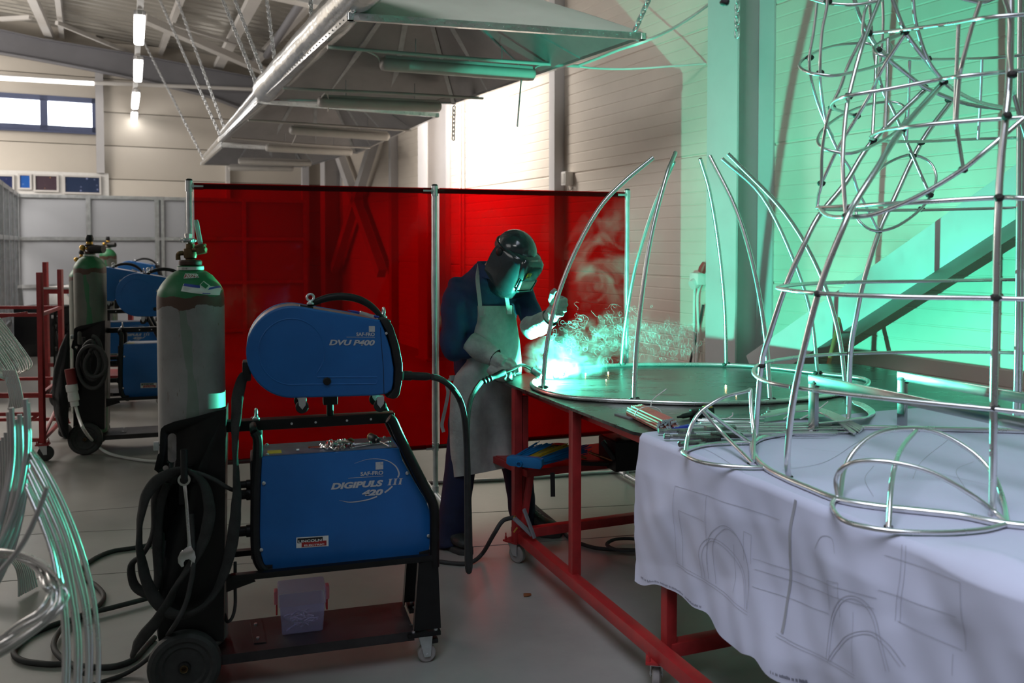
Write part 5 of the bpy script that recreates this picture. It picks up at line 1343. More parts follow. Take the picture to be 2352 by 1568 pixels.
def cyl_flow(t):
    ox = Vector((CY0.x, CY0.y, 0))
    hx = at(431.5, 552, CY0.y); b = MB()
    b.lathe([(.010, -.006), (.021, -.007), (.025, -.003), (.025, .004), (.021, .008), (.010, .006)], (CY0.x - .007, CY0.y, zpx(552)), EZ, 24)
    for k in range(7): a = 2 * math.pi * k / 7; b.ball((CY0.x - .007 + .023 * math.cos(a), CY0.y + .023 * math.sin(a), zpx(552)), .0065, 8, 6)
    b.build('hand_wheel', M['galv'], t)
    b = MB(); b.lathe([(.012, zpx(547)), (.012, zpx(543)), (.014, zpx(543)), (.014, zpx(537)), (.010, zpx(536))], (CY0.x - .006, CY0.y, 0), EZ, 6); b.build('valve_nut', M['chrome'], t)
    f0 = at(462, 573, CY0.y - .02); b = MB(); b.lathe([(.014, -.016), (.018, -.014), (.018, .010), (.021, .011), (.021, .017), (.016, .018)], f0, (-.2, 0, 1), 18); b.lathe([(.007, 0), (.008, .02)], f0, (1, -.3, 0), 10); b.lathe([(.009, -.005), (.009, .03)], f0, (-1, .1, 0), 10); b.build('flow_meter_base', M['brass'], t)
    ax = (at(450, 505, CY0.y - .02) - at(461, 563, CY0.y - .02)); L = ax.length
    g = clear('flow_meter_tube', (.62, .70, .68), .45, .1)
    b = MB(); b.lathe([(.0075, 0), (.0085, .01), (.0085, L - .008), (.006, L)], at(461, 563, CY0.y - .02), ax, 16); b.build('flow_tube', g, t)
    b = MB(); b.lathe([(.003, 0), (.003, L * .9)], at(461, 563, CY0.y - .02), ax, 8); b.build('float_stem', M['white'], t)
cyl_flow(cyl)
def cyl_labels(t):
    """stickers bent round the shoulder; photo x gives the angle, photo y the height"""
    def S(x, y, l=.0012):
        z = zpx(y); r = rad_at(z) + l; s_ = max(-1, min(1, (x - 437) * .229 / 147 / r)); a = math.asin(s_)
        return Vector((CY0.x + r * math.sin(a), CY0.y - r * math.cos(a), z + l * .6))
    def patch(poly4, nm, m, par, l, nu=14, nv=8):
        b = MB(); A, B_, C_, D = poly4
        b.grid(lambda i, j: S(*[(A[k] * (1 - i) + B_[k] * i) * (1 - j) + (D[k] * (1 - i) + C_[k] * i) * j for k in (0, 1)], l), nu, nv); return b.build(nm, m, par, recalc=False, ang=180)
    p = patch([(440, 627), (463, 627.5), (471, 636), (441, 638)], 'date_sticker', M['white'], t, .0012)
    patch([(441, 628.5), (462, 629), (469.5, 635.5), (442, 637)], 'sticker_field', M['red_paint'], p, .0016)
    b = MB(); text_mb(b, '2029', lambda x, y: S(443.5 + x, 636.3 - y * 9.5 - x * .02, .0022), bold=.03, width=24); b.build('lettering', M['white'], p, ang=180, recalc=False)
    p = patch([(444, 649), (509, 658), (509, 677), (441.5, 665)], 'hazard_label', M['white'], t, .0014, 22)
    M['label_blue'] = mat('label_blue', (.03, .05, .36), .5)
    patch([(446, 648.6), (477, 653.5), (478, 659.5), (444.5, 654)], 'label_stripe', M['label_blue'], p, .002); patch([(494, 659), (508.5, 655), (509, 660), (492, 664)], 'label_stripe', M['label_blue'], p, .002)
    patch([(481, 644), (494, 655), (489, 663.5), (476.5, 653)], 'hazard_diamond', M['white'], p, .0026); patch([(481.2, 646), (492, 655.2), (488.5, 661.6), (478.2, 653)], 'diamond_field', M['cyl_green'], p, .0032)
    for k in range(4): patch([(446, 656.5 + 1.7 * k), (463 - 2 * k, 659 + 1.8 * k), (463 - 2 * k, 659.6 + 1.8 * k), (446, 657.2 + 1.7 * k)], 'small_print', M['letter'], p, .002, 8, 1)
    patch([(484, 670), (497, 671.5), (497, 673.5), (484, 672)], 'small_print', M['label_blue'], p, .002, 8, 1)
cyl_labels(cyl)

# ---- copies of the same machines further back
def place(src, dx, dy, label, keep=True):
    c = copy_tree(src); c.location = src.location + Vector((dx, dy, 0)); c['label'] = label; return c
REAR = at(203, 1007, 6.50); REAR.z = 0; dR = REAR - Vector((W0.x, W0.y, 0))
rear_trolley = place(trolley, dR.x, dR.y, 'second black cylinder trolley, black cable coiled on its back plate, at left')
rear_power = place(power, dR.x, dR.y, 'blue power source on the second trolley, right of the coiled black cable')
rear_feeder = place(feeder, dR.x, dR.y, 'deep blue rounded wire feeder just left of the near gas cylinder')
far_cyl_src = make_cylinder('gas cylinder with green-smeared body and brass valve on the second trolley', (.13, .145, .12), .9, False)
far_cyl_src.location = far_cyl_src.location + dR
def cyl_reg(t):
    """brass regulator with a dark gauge, in the first cylinder's place"""
    o = dR; c = CY0 + o
    b = MB(); b.lathe([(.02, 0), (.024, .03), (.012, .05)], (c.x, c.y, zpx(572)), EZ, 16); b.build('regulator_bonnet', M['brass_bright'], t)
    b = MB(); b.lathe([(.034, 0), (.034, .012)], (c.x, c.y, zpx(570)), EZ, 20); b.lathe([(.026, 0), (.03, .02), (.02, .05)], (c.x, c.y, zpx(548)), EZ, 14); b.lathe([(.03, .02), (.033, .07), (.03, .13)], (c.x, c.y - .02, zpx(585)), (1, -.2, 0), 16); b.build('regulator_gauge', M['black_plastic'], t)
    b = MB(); b.ball((c.x - .045, c.y - .02, zpx(578)), .022, 12, 8); b.lathe([(.010, 0), (.010, .06)], (c.x - .05, c.y - .01, zpx(582)), EX, 10); b.build('outlet', M['brass_bright'], t)
cyl_reg(far_cyl_src)
for (px, py, D, lab_t, lab_p, lab_f) in ((176, 1000, 8.3, 'third black trolley, mostly hidden behind the second one', 'third blue power source, glimpsed above the second one', 'lighter blue wire feeder behind and left of the deep blue one'),):
    Q = at(150, 900, D); Q.z = 0; d2 = Q - Vector((W0.x, W0.y, 0))
    place(trolley, d2.x, d2.y, lab_t); place(power, d2.x, d2.y, lab_p); f2 = place(feeder, d2.x, d2.y, lab_f)
Q = at(232, 900, 11.3); Q.z = 0; d3 = Q - Vector((W0.x, W0.y, 0))
place(feeder, d3.x, d3.y + .0, 'farthest blue wire feeder, its black handle against the frosted partition'); place(trolley, d3.x, d3.y, 'farthest black trolley under the farthest blue wire feeder')
for x, D, lab in ((191, 8.0, 'gas cylinder peeking out behind the green-smeared one'), (250, 12.4, 'slim grey gas cylinder alone in front of the frosted partition')):
    c = copy_tree(far_cyl_src); q = at(x, 700, D); c.location = Vector((q.x, q.y, .02)); c['label'] = lab
    if D > 12: c.scale = (1, 1, 1.1)
# ================================================================ things on and around the near cart
def cw(s, n, z): return W0 + CE * s + CN * n + Vector((0, 0, z))          # cart coordinates to world
def cpx(x, y, n): v = cf(x, y, n); return cw(v.x, v.y, v.z)
# fabric cable sleeve looped over the hook
px = [(566, 862, .11), (556, 872, .08), (547, 905, .05), (543, 950, .02), (540, 1000, .0), (541, 1060, -.01), (544, 1120, -.01), (541, 1180, -.015), (534, 1240, -.02), (520, 1300, -.03), (497, 1355, -.04), (465, 1394, -.05), (425, 1412, -.055), (385, 1404, -.055), (350, 1365, -.05), (330, 1310, -.045), (320, 1250, -.045),
      (322, 1195, -.045), (335, 1140, -.045), (360, 1105, -.045), (395, 1086, -.045), (425, 1080, -.045), (452, 1092, -.05), (472, 1122, -.055), (481, 1165, -.06), (476, 1212, -.065), (458, 1262, -.07), (432, 1305, -.07), (405, 1345, -.065), (385, 1385, -.06), (360, 1425, -.05), (330, 1460, -.03), (312, 1485, .0), (306, 1500, .02)]
b = MB(); P = [cpx(*p) for p in px]
b.tube(P, 1.0, 12, n=5, flat=(.0205, .010), twist=.11)
for i in range(len(b.v)):                                            # shallow puckers in the cloth
    b.v[i] = b.v[i] + Vector((0, -1, 0)) * .0025 * math.sin(b.v[i].z * 70 + b.v[i].x * 40)
s = tag(b.build('cable_sleeve', M['sleeve'], ang=180), 'wide flat black fabric cable sleeve looped over the near trolley hook', 'cable sleeve')
px = [(405, 1100, .0), (375, 1100, -.01), (355, 1140, -.005), (352, 1220, -.0), (330, 1270, .02), (302, 1297, .03), (310, 1345, .03), (345, 1362, .01), (362, 1330, -.01), (360, 1250, -.01), (368, 1160, -.01), (385, 1110, -.02)]
b = MB(); b.tube([cpx(*p) for p in px], 1.0, 10, n=5, flat=(.016, .009), twist=.09)
tag(b.build('cable_sleeve', M['sleeve'], ang=180), 'shorter loop of black fabric sleeve at the left edge of the near trolley', 'cable sleeve')
def cable(label, pts, r, m=None, grp=None, name='cable', n=6):
    b = MB(); b.tube(pts, r, 9, n=n); return tag(b.build(name, m or M['rubber'], ang=60), label, 'cable', grp)
FZ = .011
fl = lambda x, y, z=FZ: onz(x, y, z)
cable('thin black cable crossing in front of the sleeve and running to the floor', [cpx(440, 1180, -.03), cpx(444, 1290, -.085), cpx(438, 1340, -.085), cpx(425, 1390, -.085), cpx(398, 1440, -.07), fl(360, 1490, .10), fl(330, 1520, .04), fl(285, 1548), fl(230, 1567), fl(160, 1590)], .0085)
cable('black lead from the trolley hook to the back of the power source', [cpx(425, 1082, -.02), cpx(455, 1086, -.03), cpx(490, 1100, -.03), cpx(524, 1120, -.01), cpx(550, 1130, .05), cpx(575, 1136, .10)], .0075)
cable('thin black tube looping down beside the trolley channel', [cpx(540, 1290, .10), cpx(540, 1340, .06), cpx(540, 1390, .05), cpx(533, 1418, .05), cpx(522, 1427, .06), cpx(516, 1410, .08)], .006)
z7 = lambda X, Y: fl(X / 2.76, 1000 + Y / 2.76)
cable('heavy black cable looping widely over the floor at the left of the near trolley', [z7(X, Y) for X, Y in ((960, 690), (840, 712), (700, 735), (580, 790), (515, 850), (530, 905), (600, 945), (655, 1005), (640, 1060), (570, 1120), (480, 1160), (350, 1195), (200, 1260), (110, 1335), (88, 1385), (150, 1428), (300, 1447), (420, 1447), (560, 1465), (700, 1465), (800, 1440), (870, 1400), (930, 1330), (980, 1280))], .011)
cable('second heavy black cable snaking over the floor behind the bent tubes', [z7(X, Y) + Vector((0, 0, .012)) for X, Y in ((960, 1040), (890, 1060), (700, 1110), (560, 1143), (450, 1185), (375, 1260), (340, 1350), (380, 1420), (460, 1475), (540, 1525))], .011)
# spanner hung on the hook
s = thing('spanner', 'chrome combination spanner hanging from the near trolley hook', 'spanner', cpx(428, 1200, -.095))
n0 = -.088
ring_c = cpx(423, 1101, n0); ax = CN
b = MB()
u = CE; v = Vector((0, 0, 1))
ro, ri, th = .0205, .0135, .010
vs = []; fs = []
for k in range(28):
    a = 2 * math.pi * k / 28; d = u * math.cos(a) + v * math.sin(a)
    vs += [ring_c + d * ro - ax * th / 2, ring_c + d * ri - ax * th / 2, ring_c + d * ri + ax * th / 2, ring_c + d * ro + ax * th / 2]
for k in range(28):
    l = (k + 1) % 28
    for q in range(4): fs.append((4 * k + q, 4 * k + (q + 1) % 4, 4 * l + (q + 1) % 4, 4 * l + q))
b.add(vs, fs); b.build('ring_end', M['chrome'], s)
b = MB(); b.prism([cpx(x, y, n0 - .004) for x, y in ((419.5, 1115), (428.5, 1114), (432, 1150), (438.5, 1245), (441, 1256), (429, 1258), (430.5, 1246), (424, 1150))], CN * .008, bev=.002); b.build('shank', M['chrome'], s)
b = MB(); b.prism([cpx(x, y, n0 - .0048) for x, y in ((429, 1256), (440, 1255), (447, 1266), (450, 1280), (446, 1298), (440, 1304), (437, 1300), (439, 1288), (434, 1284), (426, 1286), (422, 1292), (423, 1300), (417, 1303), (409, 1293), (408, 1281), (414, 1268))], CN * .009, bev=.002); b.build('open_jaw', M['chrome'], s)
b = MB()
for k, (x, y) in enumerate([(430 + .052 * q, 1170 + q) for q in range(0, 56, 8)]):
    c = cpx(x, y, n0 - .0055); b.box(c, (.004, .001, .006), (CE, CN, EZ))
b.build('stamped_mark', M['galv'], s)
# clear plastic box of offcuts on the deck
M['clear_box'] = clear('clear_lilac_plastic', (.80, .78, .93), .16, .2)
bn = .10
c0 = cpx(647, 1455, bn); c1 = cpx(742, 1448, bn); zb = DECKZ + .002
sA = cf(647.5, 1452, bn).x; sB = cf(742, 1448, bn).x; sc_ = (sA + sB) / 2; hw = (sB - sA) / 2
s = thing('plastic_box', 'clear lilac plastic box with red clips standing on the near trolley deck', 'box', cw(sc_, bn + .06, zb))
zh = cf(690, 1389, bn).z; zl_ = cf(690, 1356, bn).z
def boxring(z, k, g=0): return [cw(sc_ + sx * (hw * k + g), bn + .055 + sy * (.055 * k + g), z) for sx, sy in ((-1, -1), (-.9, -1.06), (.9, -1.06), (1, -1), (1, 1), (.9, 1.06), (-.9, 1.06), (-1, 1))]
b = MB(); b.loft([boxring(zb, .97), boxring(zb + .004, 1.0), boxring(zh, 1.10), boxring(zh, 1.07), boxring(zb + .004, .97)], caps=False); b.add(boxring(zb + .001, .97), [tuple(range(8))]); b.build('tub', M['clear_box'], s)
b = MB(); b.loft([boxring(zh, 1.13), boxring(zh + .006, 1.15), boxring(zl_ - .008, 1.17), boxring(zl_, 1.12)], caps=False); b.add(boxring(zl_, 1.12), [tuple(range(8))]); b.build('lid', M['clear_box'], s)
M['clip_pink'] = clear('pink_clip', (.85, .35, .40), .6, .3)
M['red_plastic'] = mat('red_plastic', (.50, .02, .02), .4)
for sg in (-1, 1):
    b = MB(); b.box(cw(sc_ + sg * (hw * 1.16 + .008), bn + .05, zh + .022), (.014, .04, .05), (CE, CN, EZ), bev=.004); k = b.build('clip', M['clip_pink'], s)
    b = MB(); b.box(cw(sc_ + sg * (hw * 1.10 + .010), bn + .05, zh - .022), (.007, .036, .042), (CE, CN, EZ), bev=.003); b.build('clip_tab', M['red_plastic'], k)
rr = random.Random(3)
for k in range(34):
    L = rr.uniform(.028, .052); a = rr.uniform(-1.2, 1.2); lay = k // 9
    p = cw(sc_ + rr.uniform(-.62, .62) * hw, bn + .055 + rr.uniform(-.034, .034), zb + .008 + lay * .0105 + rr.uniform(0, .004)); d = (CE * math.cos(a) + CN * math.sin(a) * .5 + EZ * rr.uniform(-.12, .25)).normalized()
    b = MB(); m_ = p + EZ * rr.uniform(.002, .009)
    q = [p - d * L / 2, m_, p + d * L / 2]
    for e in q: e.z = max(e.z, zb + .006)
    b.tube(q, 1.0, 6, n=4, flat=(.0034, .0012))
    tag(b.build('metal_offcut', M['alu']), 'small bent strip of bare metal inside the clear plastic box', 'metal offcut', 'metal offcuts in the clear plastic box')
# on top of the power source: bolts, screwdriver, spanner, ring, bits
def on_top(x, y, dz=0.0):
    p = onz(x, y, PTOP + .004 + dz); return p
def bolt(x0, y0, x1, y1, r, label, dz=0.0, grp='loose hex bolts on the near power source'):
    a, c = on_top(x0, y0, r + dz), on_top(x1, y1, r + dz); d = (c - a).normalized(); L = min((c - a).length, .075); c = a + d * L
    s = thing('hex_bolt', label, 'bolt', (a + c) / 2, group=grp)
    b = MB(); b.lathe([(r * 1.65, 0), (r * 1.75, .001), (r * 1.75, r * 1.1), (r * 1.5, r * 1.25)], a, d, 6); b.build('head', M['chrome'], s, ang=20)
    b = MB(); b.lathe([(r, 0), (r, L - .002), (r * .8, L)], a, d, 12); b.build('shank', M['chrome'], s)
BL = 'loose hex bolt in the small heap on top of the near power source'
for k, q in enumerate(((738, 1021, 757, 1028, .0048, 0), (752, 1014, 748, 1027, .0045, .004), (760, 1012, 763, 1027, .0048, .004), (769, 1024, 762, 1014, .0055, 0), (773, 1016, 786, 1020, .0048, .008), (777, 1012, 802, 1019, .0048, .010), (788, 1011, 814, 1019, .0048, .010),
                       (787, 1028, 794, 1021, .0055, 0), (774, 1031, 777, 1021, .0045, 0), (742, 1024, 752, 1030, .005, .0), (760, 1027, 768, 1032, .005, .0), (766, 1018, 780, 1021, .0045, .016))):
    bolt(q[0], q[1], q[2], q[3], q[4], BL, q[5])
bolt(852, 1017, 804, 1022, .0048, 'longest hex bolt lying apart, its head to the right on the near power source', 0, 'loose hex bolts on the near power source')
p0, p1 = on_top(808, 1027, .003), on_top(892, 1014, .003)
s = thing('small_spanner', 'thin chrome spanner lying beside the bolts on the near power source', 'spanner', (p0 + p1) / 2)
b = MB(); b.beam(p0, p1, .008, .004, bev=.001); b.build('shank', M['chrome'], s)
b = MB(); b.ball(p1, .010, 10, 6, sc3=(1.1, 1, .55)); b.build('head', M['chrome'], s); b = MB(); b.lathe([(.005, -.003), (.011, -.003), (.011, .003), (.005, .003), (.005, -.003)], p0, EZ, 14); b.build('ring_end', M['chrome'], s)
a, c = on_top(852, 1003, .015), on_top(874, 1014, .012); d = (c - a).normalized()
s = thing('screwdriver', 'black and yellow handled screwdriver on top of the near power source', 'screwdriver', (a + c) / 2)
b = MB(); b.lathe([(.006, 0), (.014, .006), (.015, .04), (.012, .055), (.008, .062), (.010, .078), (.004, .082)], a - d * .01, d, 14); b.build('handle', M['black_plastic'], s)
b = MB(); b.lathe([(.0062, -.001), (.0145, .005), (.0152, .012)], a - d * .0105, d, 14); b.build('handle_end', M['yellow'], s)
b = MB(); b.lathe([(.003, .08), (.003, .15), (.0035, .16)], a - d * .01, d, 8); b.build('blade', M['chrome'], s)
p = on_top(805, 1013, .013); b = MB(); b.lathe([(.008, -.006), (.0125, -.006), (.0125, .006), (.008, .006), (.008, -.006)], p, CN * .8 + CE * .5, 20)
tag(b.build('copper_ring', M['brass']), 'brown copper ring standing on edge behind the bolts', 'ring')
p = on_top(684, 1033, .006); b = MB(); b.lathe([(.0025, -.005), (.006, -.005), (.006, .005), (.0025, .005), (.0025, -.005)], p, CE, 6); tag(b.build('hex_nut', M['chrome'], ang=20), 'single hex nut lying alone on the left of the near power source', 'nut')
for x, y, m, lab in ((722, 1026, M['copper'], 'small copper coloured plate left of the bolts'), (727, 1028, M['alu'], 'small bare metal strip left of the bolts')):
    b = MB(); b.box(on_top(x, y, .001), (.045, .016, .0015), rz=.2 if m is M['copper'] else .05); tag(b.build('metal_plate', m), lab, 'metal plate')
# pen on the feeder
a, c = cpx(799, 714, .05), cpx(874, 731, .05); d = (c - a).normalized()
s = thing('marker_pen', 'blue pen lying on top of the near wire feeder beside its hinge', 'pen', (a + c) / 2)
b = MB(); b.lathe([(.0008, 0), (.003, .012), (.0042, .02), (.0042, .10), (.003, .115)], a + EZ * .003, d, 12); b.build('barrel', mat('pen_blue', (.02, .04, .30), .35), s)
b = MB(); b.lathe([(.0045, .06), (.0045, .115), (.003, .118)], a + EZ * .003, d, 12); b.build('cap', M['label_blue'], s)
# torch lead from the feeder
s = thing('torch_lead', 'thick black torch lead looping from the near wire feeder to the welder', 'cable', cpx(960, 862, .13))
b = MB(); a, c = cpx(926, 862, .13), cpx(992, 865, .13); d = (c - a).normalized()
b.lathe([(.018, 0), (.018, .03), (.015, .035), (.016, .05), (.0155, .09), (.013, .10), (.012, .105)], a, d, 18); b.build('plug', M['black_plastic'], s)
P = [c, cpx(1012, 871, .16), cpx(1036, 888, .2), cpx(1055, 916, .28), at(1066, 955, 3.55), at(1071, 1020, 3.62), at(1072.5, 1120, 3.66), at(1073, 1220, 3.68), at(1073.5, 1285, 3.69), at(1075.5, 1308, 3.70), at(1078, 1309, 3.71), at(1079.5, 1285, 3.72), at(1078, 1200, 3.74), at(1075, 1080, 3.8), at(1073, 990, 3.9), at(1078, 930, 4.05), at(1090, 898, 4.18), at(1106, 876, 4.27)]
b = MB(); b.tube(P, .0125, 10, n=6); b.build('hose', M['rubber'], s)
# earth lead and clamp on the table's bottom rail
s = thing('earth_lead', 'black earth lead with a spring clamp biting the table bottom rail', 'cable', fl(1150, 1250))
b = MB(); b.tube([fl(930, 1278), fl(1000, 1288), fl(1060, 1294), fl(1088, 1288, .015), fl(1110, 1268, .04), at(1135, 1225, 4.10), at(1155, 1196, 4.12), at(1180, 1188, 4.14)], .0105, 9, n=6); b.build('hose', M['rubber'], s)
a, c = at(1180, 1188, 4.14), at(1222, 1228, 4.12)
b = MB(); b.beam(a, c, .03, .014, bev=.003); b.beam(at(1203, 1168, 4.13), at(1228, 1236, 4.1), .022, .01, bev=.003); b.build('clamp_jaw', M['steel_dark'], s)
b = MB(); b.lathe([(.010, -.003), (.013, -.003), (.013, .003), (.010, .003)], a, c - a, 14); b.beam(at(1180, 1222, 4.1), at(1188, 1211, 4.1), .006, .006); b.build('cable_lug', M['brass_bright'], s)
# floor cables under and behind the table
cable('black cable curving across the floor beneath the welding table', [fl(1210, 1145), fl(1240, 1172), fl(1280, 1205), fl(1310, 1236), fl(1360, 1256), fl(1420, 1262), fl(1500, 1262), fl(1580, 1255)], .010)
b = MB(); q = [fl(1440, 1250, .012 + .006 * k) + Vector((math.cos(k * 1.05) * (.10 + .01 * math.sin(k * 2.1)), math.sin(k * 1.05) * .09, 0)) for k in range(19)]
b.tube(q, .0075, 8, n=6); tag(b.build('cable_coil', M['rubber'], ang=60), 'loose coil of black cable on the floor beneath the table', 'cable')
cable('pale cable lying along the floor behind the red screen feet', [fl(960, 1108), fl(1080, 1104), fl(1200, 1098), fl(1330, 1088), fl(1460, 1080)], .011, M['alu_dull'])
cable('pale cable from the red plug trailing over the floor towards the near cylinder', [at(174, 934, 6.25), at(180, 955, 6.2), at(192, 985, 6.0), fl(213, 1012, .10), fl(240, 1036, .03), fl(275, 1048, .012), fl(330, 1057, .012), fl(380, 1060, .012)], .011, M['white'])
# plug, cable coil and jacket on the second trolley
s = thing('power_plug', 'large red and white power plug hanging in front of the second trolley', 'plug', at(165, 890, 6.25))
b = MB(); b.lathe([(.035, 0), (.036, .11), (.03, .115)], at(160, 847, 6.25), at(167, 885, 6.25) - at(160, 847, 6.25), 16); b.build('socket_half', mat('dark_red_plug', (.22, .02, .02), .5), s)
b = MB(); a = at(164, 882, 6.25); d = at(172, 932, 6.25) - a; b.lathe([(.037, 0), (.040, .005), (.040, .05), (.035, .055), (.035, .075), (.037, .08), (.037, .12), (.028, .125), (.028, .16)], a, d, 16); b.build('plug_half', M['white'], s)
b = MB(); pts = []
for k in range(60):
    a = k * .42; rx = 22 + 8 * math.sin(k * .19) + (6 if k > 30 else -4); ry = 40 + 14 * math.sin(k * .19 + .6)
    pts.append(at(212 + rx * math.sin(a) + k * .06, 800 + (38 if k > 15 else 20) + ry * -math.cos(a), 6.30 - .0012 * k))
b.tube(pts, .014, 8, n=5); tag(b.build('cable_coil', M['rubber'], ang=60), 'black cable coiled on the back plate of the second trolley', 'cable')
b = MB()
jk = []
for yy, xl, xr, dq in ((768, 150, 158, .02), (800, 136, 160, .06), (850, 122, 156, .10), (900, 118, 158, .12), (950, 124, 156, .12), (985, 136, 158, .09), (1000, 142, 158, .06), (1008, 150, 158, .03)):
    xm, hw_ = (xl + xr) / 2, (xr - xl) / 2
    jk.append([at(xm + hw_ * math.cos(a) * (1 + .10 * math.sin(5 * a + yy)), yy, 6.42 - dq * math.sin(a) * (1 + .25 * math.sin(4 * a + yy * .1))) for a in [2 * math.pi * k / 22 for k in range(22)]])
b.loft(jk); tag(b.build('work_jacket', mat('black_cloth', (.016, .016, .018), .9, 0, .4, 12, bump=.4, bscale=40), ang=180), 'black cloth hung in folds at the left of the second trolley', 'jacket')
# on the table: filler rods, bundles, tools
fr = random.Random(11)
def rod_on(label, name, grp, a, c, r, m, extra=None, seg=7, end=None):
    s = None
    b = MB(); b.tube([a, c] if extra is None else [a, extra, c], r, seg, n=1 if extra is None else 6); o = b.build(name, m, ang=60); tag(o, label, 'rod', grp)
    if end:
        b = MB(); d = (c - a).normalized(); b.lathe([(r * .55, 0), (r * 1.02, .0005), (r * 1.02, .004), (r * .5, .0045)], c - d * .003, d, seg); b.build('bare_end', end, o)
    return o
M['pink_flux'] = mat('pink_flux_coating', (.52, .19, .15), .7, 0, .15, 40)
A = onz(1462, 950, ZT_ + .006); C = onz(1528, 982, ZT_ + .006); d = (C - A); d.z = 0; L = .30; d = d.normalized(); sd = Vector((-d.y, d.x, 0))
A = onz(1530, 985, ZT_ + .006) - d * L
kk = 0
for row, n_ in enumerate((9, 10, 9, 8, 6)):
    for i in range(n_):
        o_ = sd * ((i - (n_ - 1) / 2) * .0098 + .006) + Vector((0, 0, row * .0085)) + d * fr.uniform(-.012, .012)
        rod_on('pink coated filler rod in the tied bundle beside the leftmost tools', 'filler_rod', 'pink filler rods in one bundle', A + o_, A + o_ + d * L, .0047, M['pink_flux'], end=M['galv'])
        kk += 1
b = MB(); cb = A + d * .12 + sd * .006
rp = [cb + sd * (.055 * math.cos(q)) + Vector((0, 0, .021 + .030 * math.sin(q))) for q in [2 * math.pi * k / 24 for k in range(24)]]
b.tube(rp, .0022, 6, True, 1); b.tube([cb + sd * .01 + Vector((0, 0, .05)), cb + sd * .015 + Vector((0.006, 0, .08)), at(1531, 893, (cb.y))], .0022, 6); tag(b.build('cable_tie', M['white']), 'white cable tie round the pink filler rods, its tail upright', 'cable tie')
a, c = onz(1416, 950, ZT_ + .003), onz(1452, 961, ZT_ + .003); b = MB(); b.beam(a, c, .022, .005); tag(b.build('flat_bar', M['steel_dark']), 'short dark flat bar on the table left of the pink rods', 'bar')
a, c = onz(1556, 958, ZT_ + .012), onz(1622, 944, ZT_ + .018); d = (c - a).normalized()
s = thing('wire_brush', 'black and yellow handled wire tool on the dark table top', 'tool', (a + c) / 2)
b = MB(); b.lathe([(.004, 0), (.006, .02), (.010, .03), (.011, .08), (.009, .085)], a, d, 12); b.build('grip', M['black_plastic'], s); b = MB(); b.beam(a + d * .085, c + d * .03, .04, .034, bev=.008); b.build('head', M['black_plastic'], s)
b = MB(); b.beam(c - d * .005 + EZ * .016, c + d * .02 + EZ * .016, .036, .006, bev=.002); b.build('yellow_band', M['yellow'], s)
grpW = 'bare aluminium filler wires lying across the table'
for k in range(30):
    y0 = 962 + k * 1.25 + fr.uniform(-2, 2); y1 = 966 + k * .95 + fr.uniform(-4, 4); lay = .003 + .005 * (k % 4) + fr.uniform(0, .003)
    x0 = 1588 + fr.uniform(-8, 22) + (0 if k > 6 else 20); x1 = (1905 + fr.uniform(-40, 60)) if k > 8 else 1740 + fr.uniform(-10, 20)
    a, c = onz(x0, y0, ZT_ + .003 + lay), onz(x1, y1, ZT_ + .003 + lay); rod_on('straight bare aluminium wire in the loose bundle behind the steel clamps', 'filler_wire', grpW, a, c, .0032, M['alu'])
grpC = 'curved aluminium wires curling at the end of the bundle'
for k in range(22):
    f = k / 21
    a = onz(1770 + fr.uniform(-12, 14) - 20 * f, 946 + 12 * f + fr.uniform(-3, 3), ZT_ + .03); m1 = onz(1850 + 10 * f, 931 + 12 * f, ZT_ + .035 + .01 * f); m2 = onz(1920 - 8 * f, 950 + 12 * f, ZT_ + .035); c = onz(1985 - 20 * f + fr.uniform(-4, 4), 982 + 14 * f * (1 if k % 2 else .4), ZT_ + .016)
    b = MB(); b.tube([a, m1, m2, c], .0034, 7, n=6); tag(b.build('filler_wire', M['alu'], ang=60), 'curved bare aluminium wire in the arched bundle beside the flat-bar posts', 'rod', grpC)
for k in range(12):
    f = k / 11
    P = [onz(x, y, ZT_ + .012 + .03 * f) for x, y in ((1957 + 6 * f, 920 + 8 * f), (1985 - 4 * f, 928 + 8 * f), (2008 - 12 * f, 944 + 6 * f), (1998 - 10 * f, 956 + 3 * f), (1950, 962 + 2 * f), (1880, 972))]
    b = MB(); b.tube(P, .0034, 7, n=6); tag(b.build('filler_wire', M['alu'], ang=60), 'hooked aluminium wire curling back at the right end of the wire bundles', 'rod', 'hooked aluminium wires at the right end of the bundles')
for (x0, y0, x1, y1, lab) in ((1838, 962, 1902, 922, 'white cable tie tail standing up from the arched wires'), (1669, 962, 1683, 947, 'white cable tie on the straight wires behind the left dome'), (1800, 962, 1812, 942, 'white cable tie round the wires between the sculpture uprights')):
    a = onz(x0, y0, ZT_ + .02); b = MB(); b.tube([a, a * .5 + at(x1, y1, a.y) * .5 + Vector((.01, 0, 0)), at(x1, y1, a.y)], .0025, 6); tag(b.build('cable_tie', M['white']), lab, 'cable tie')
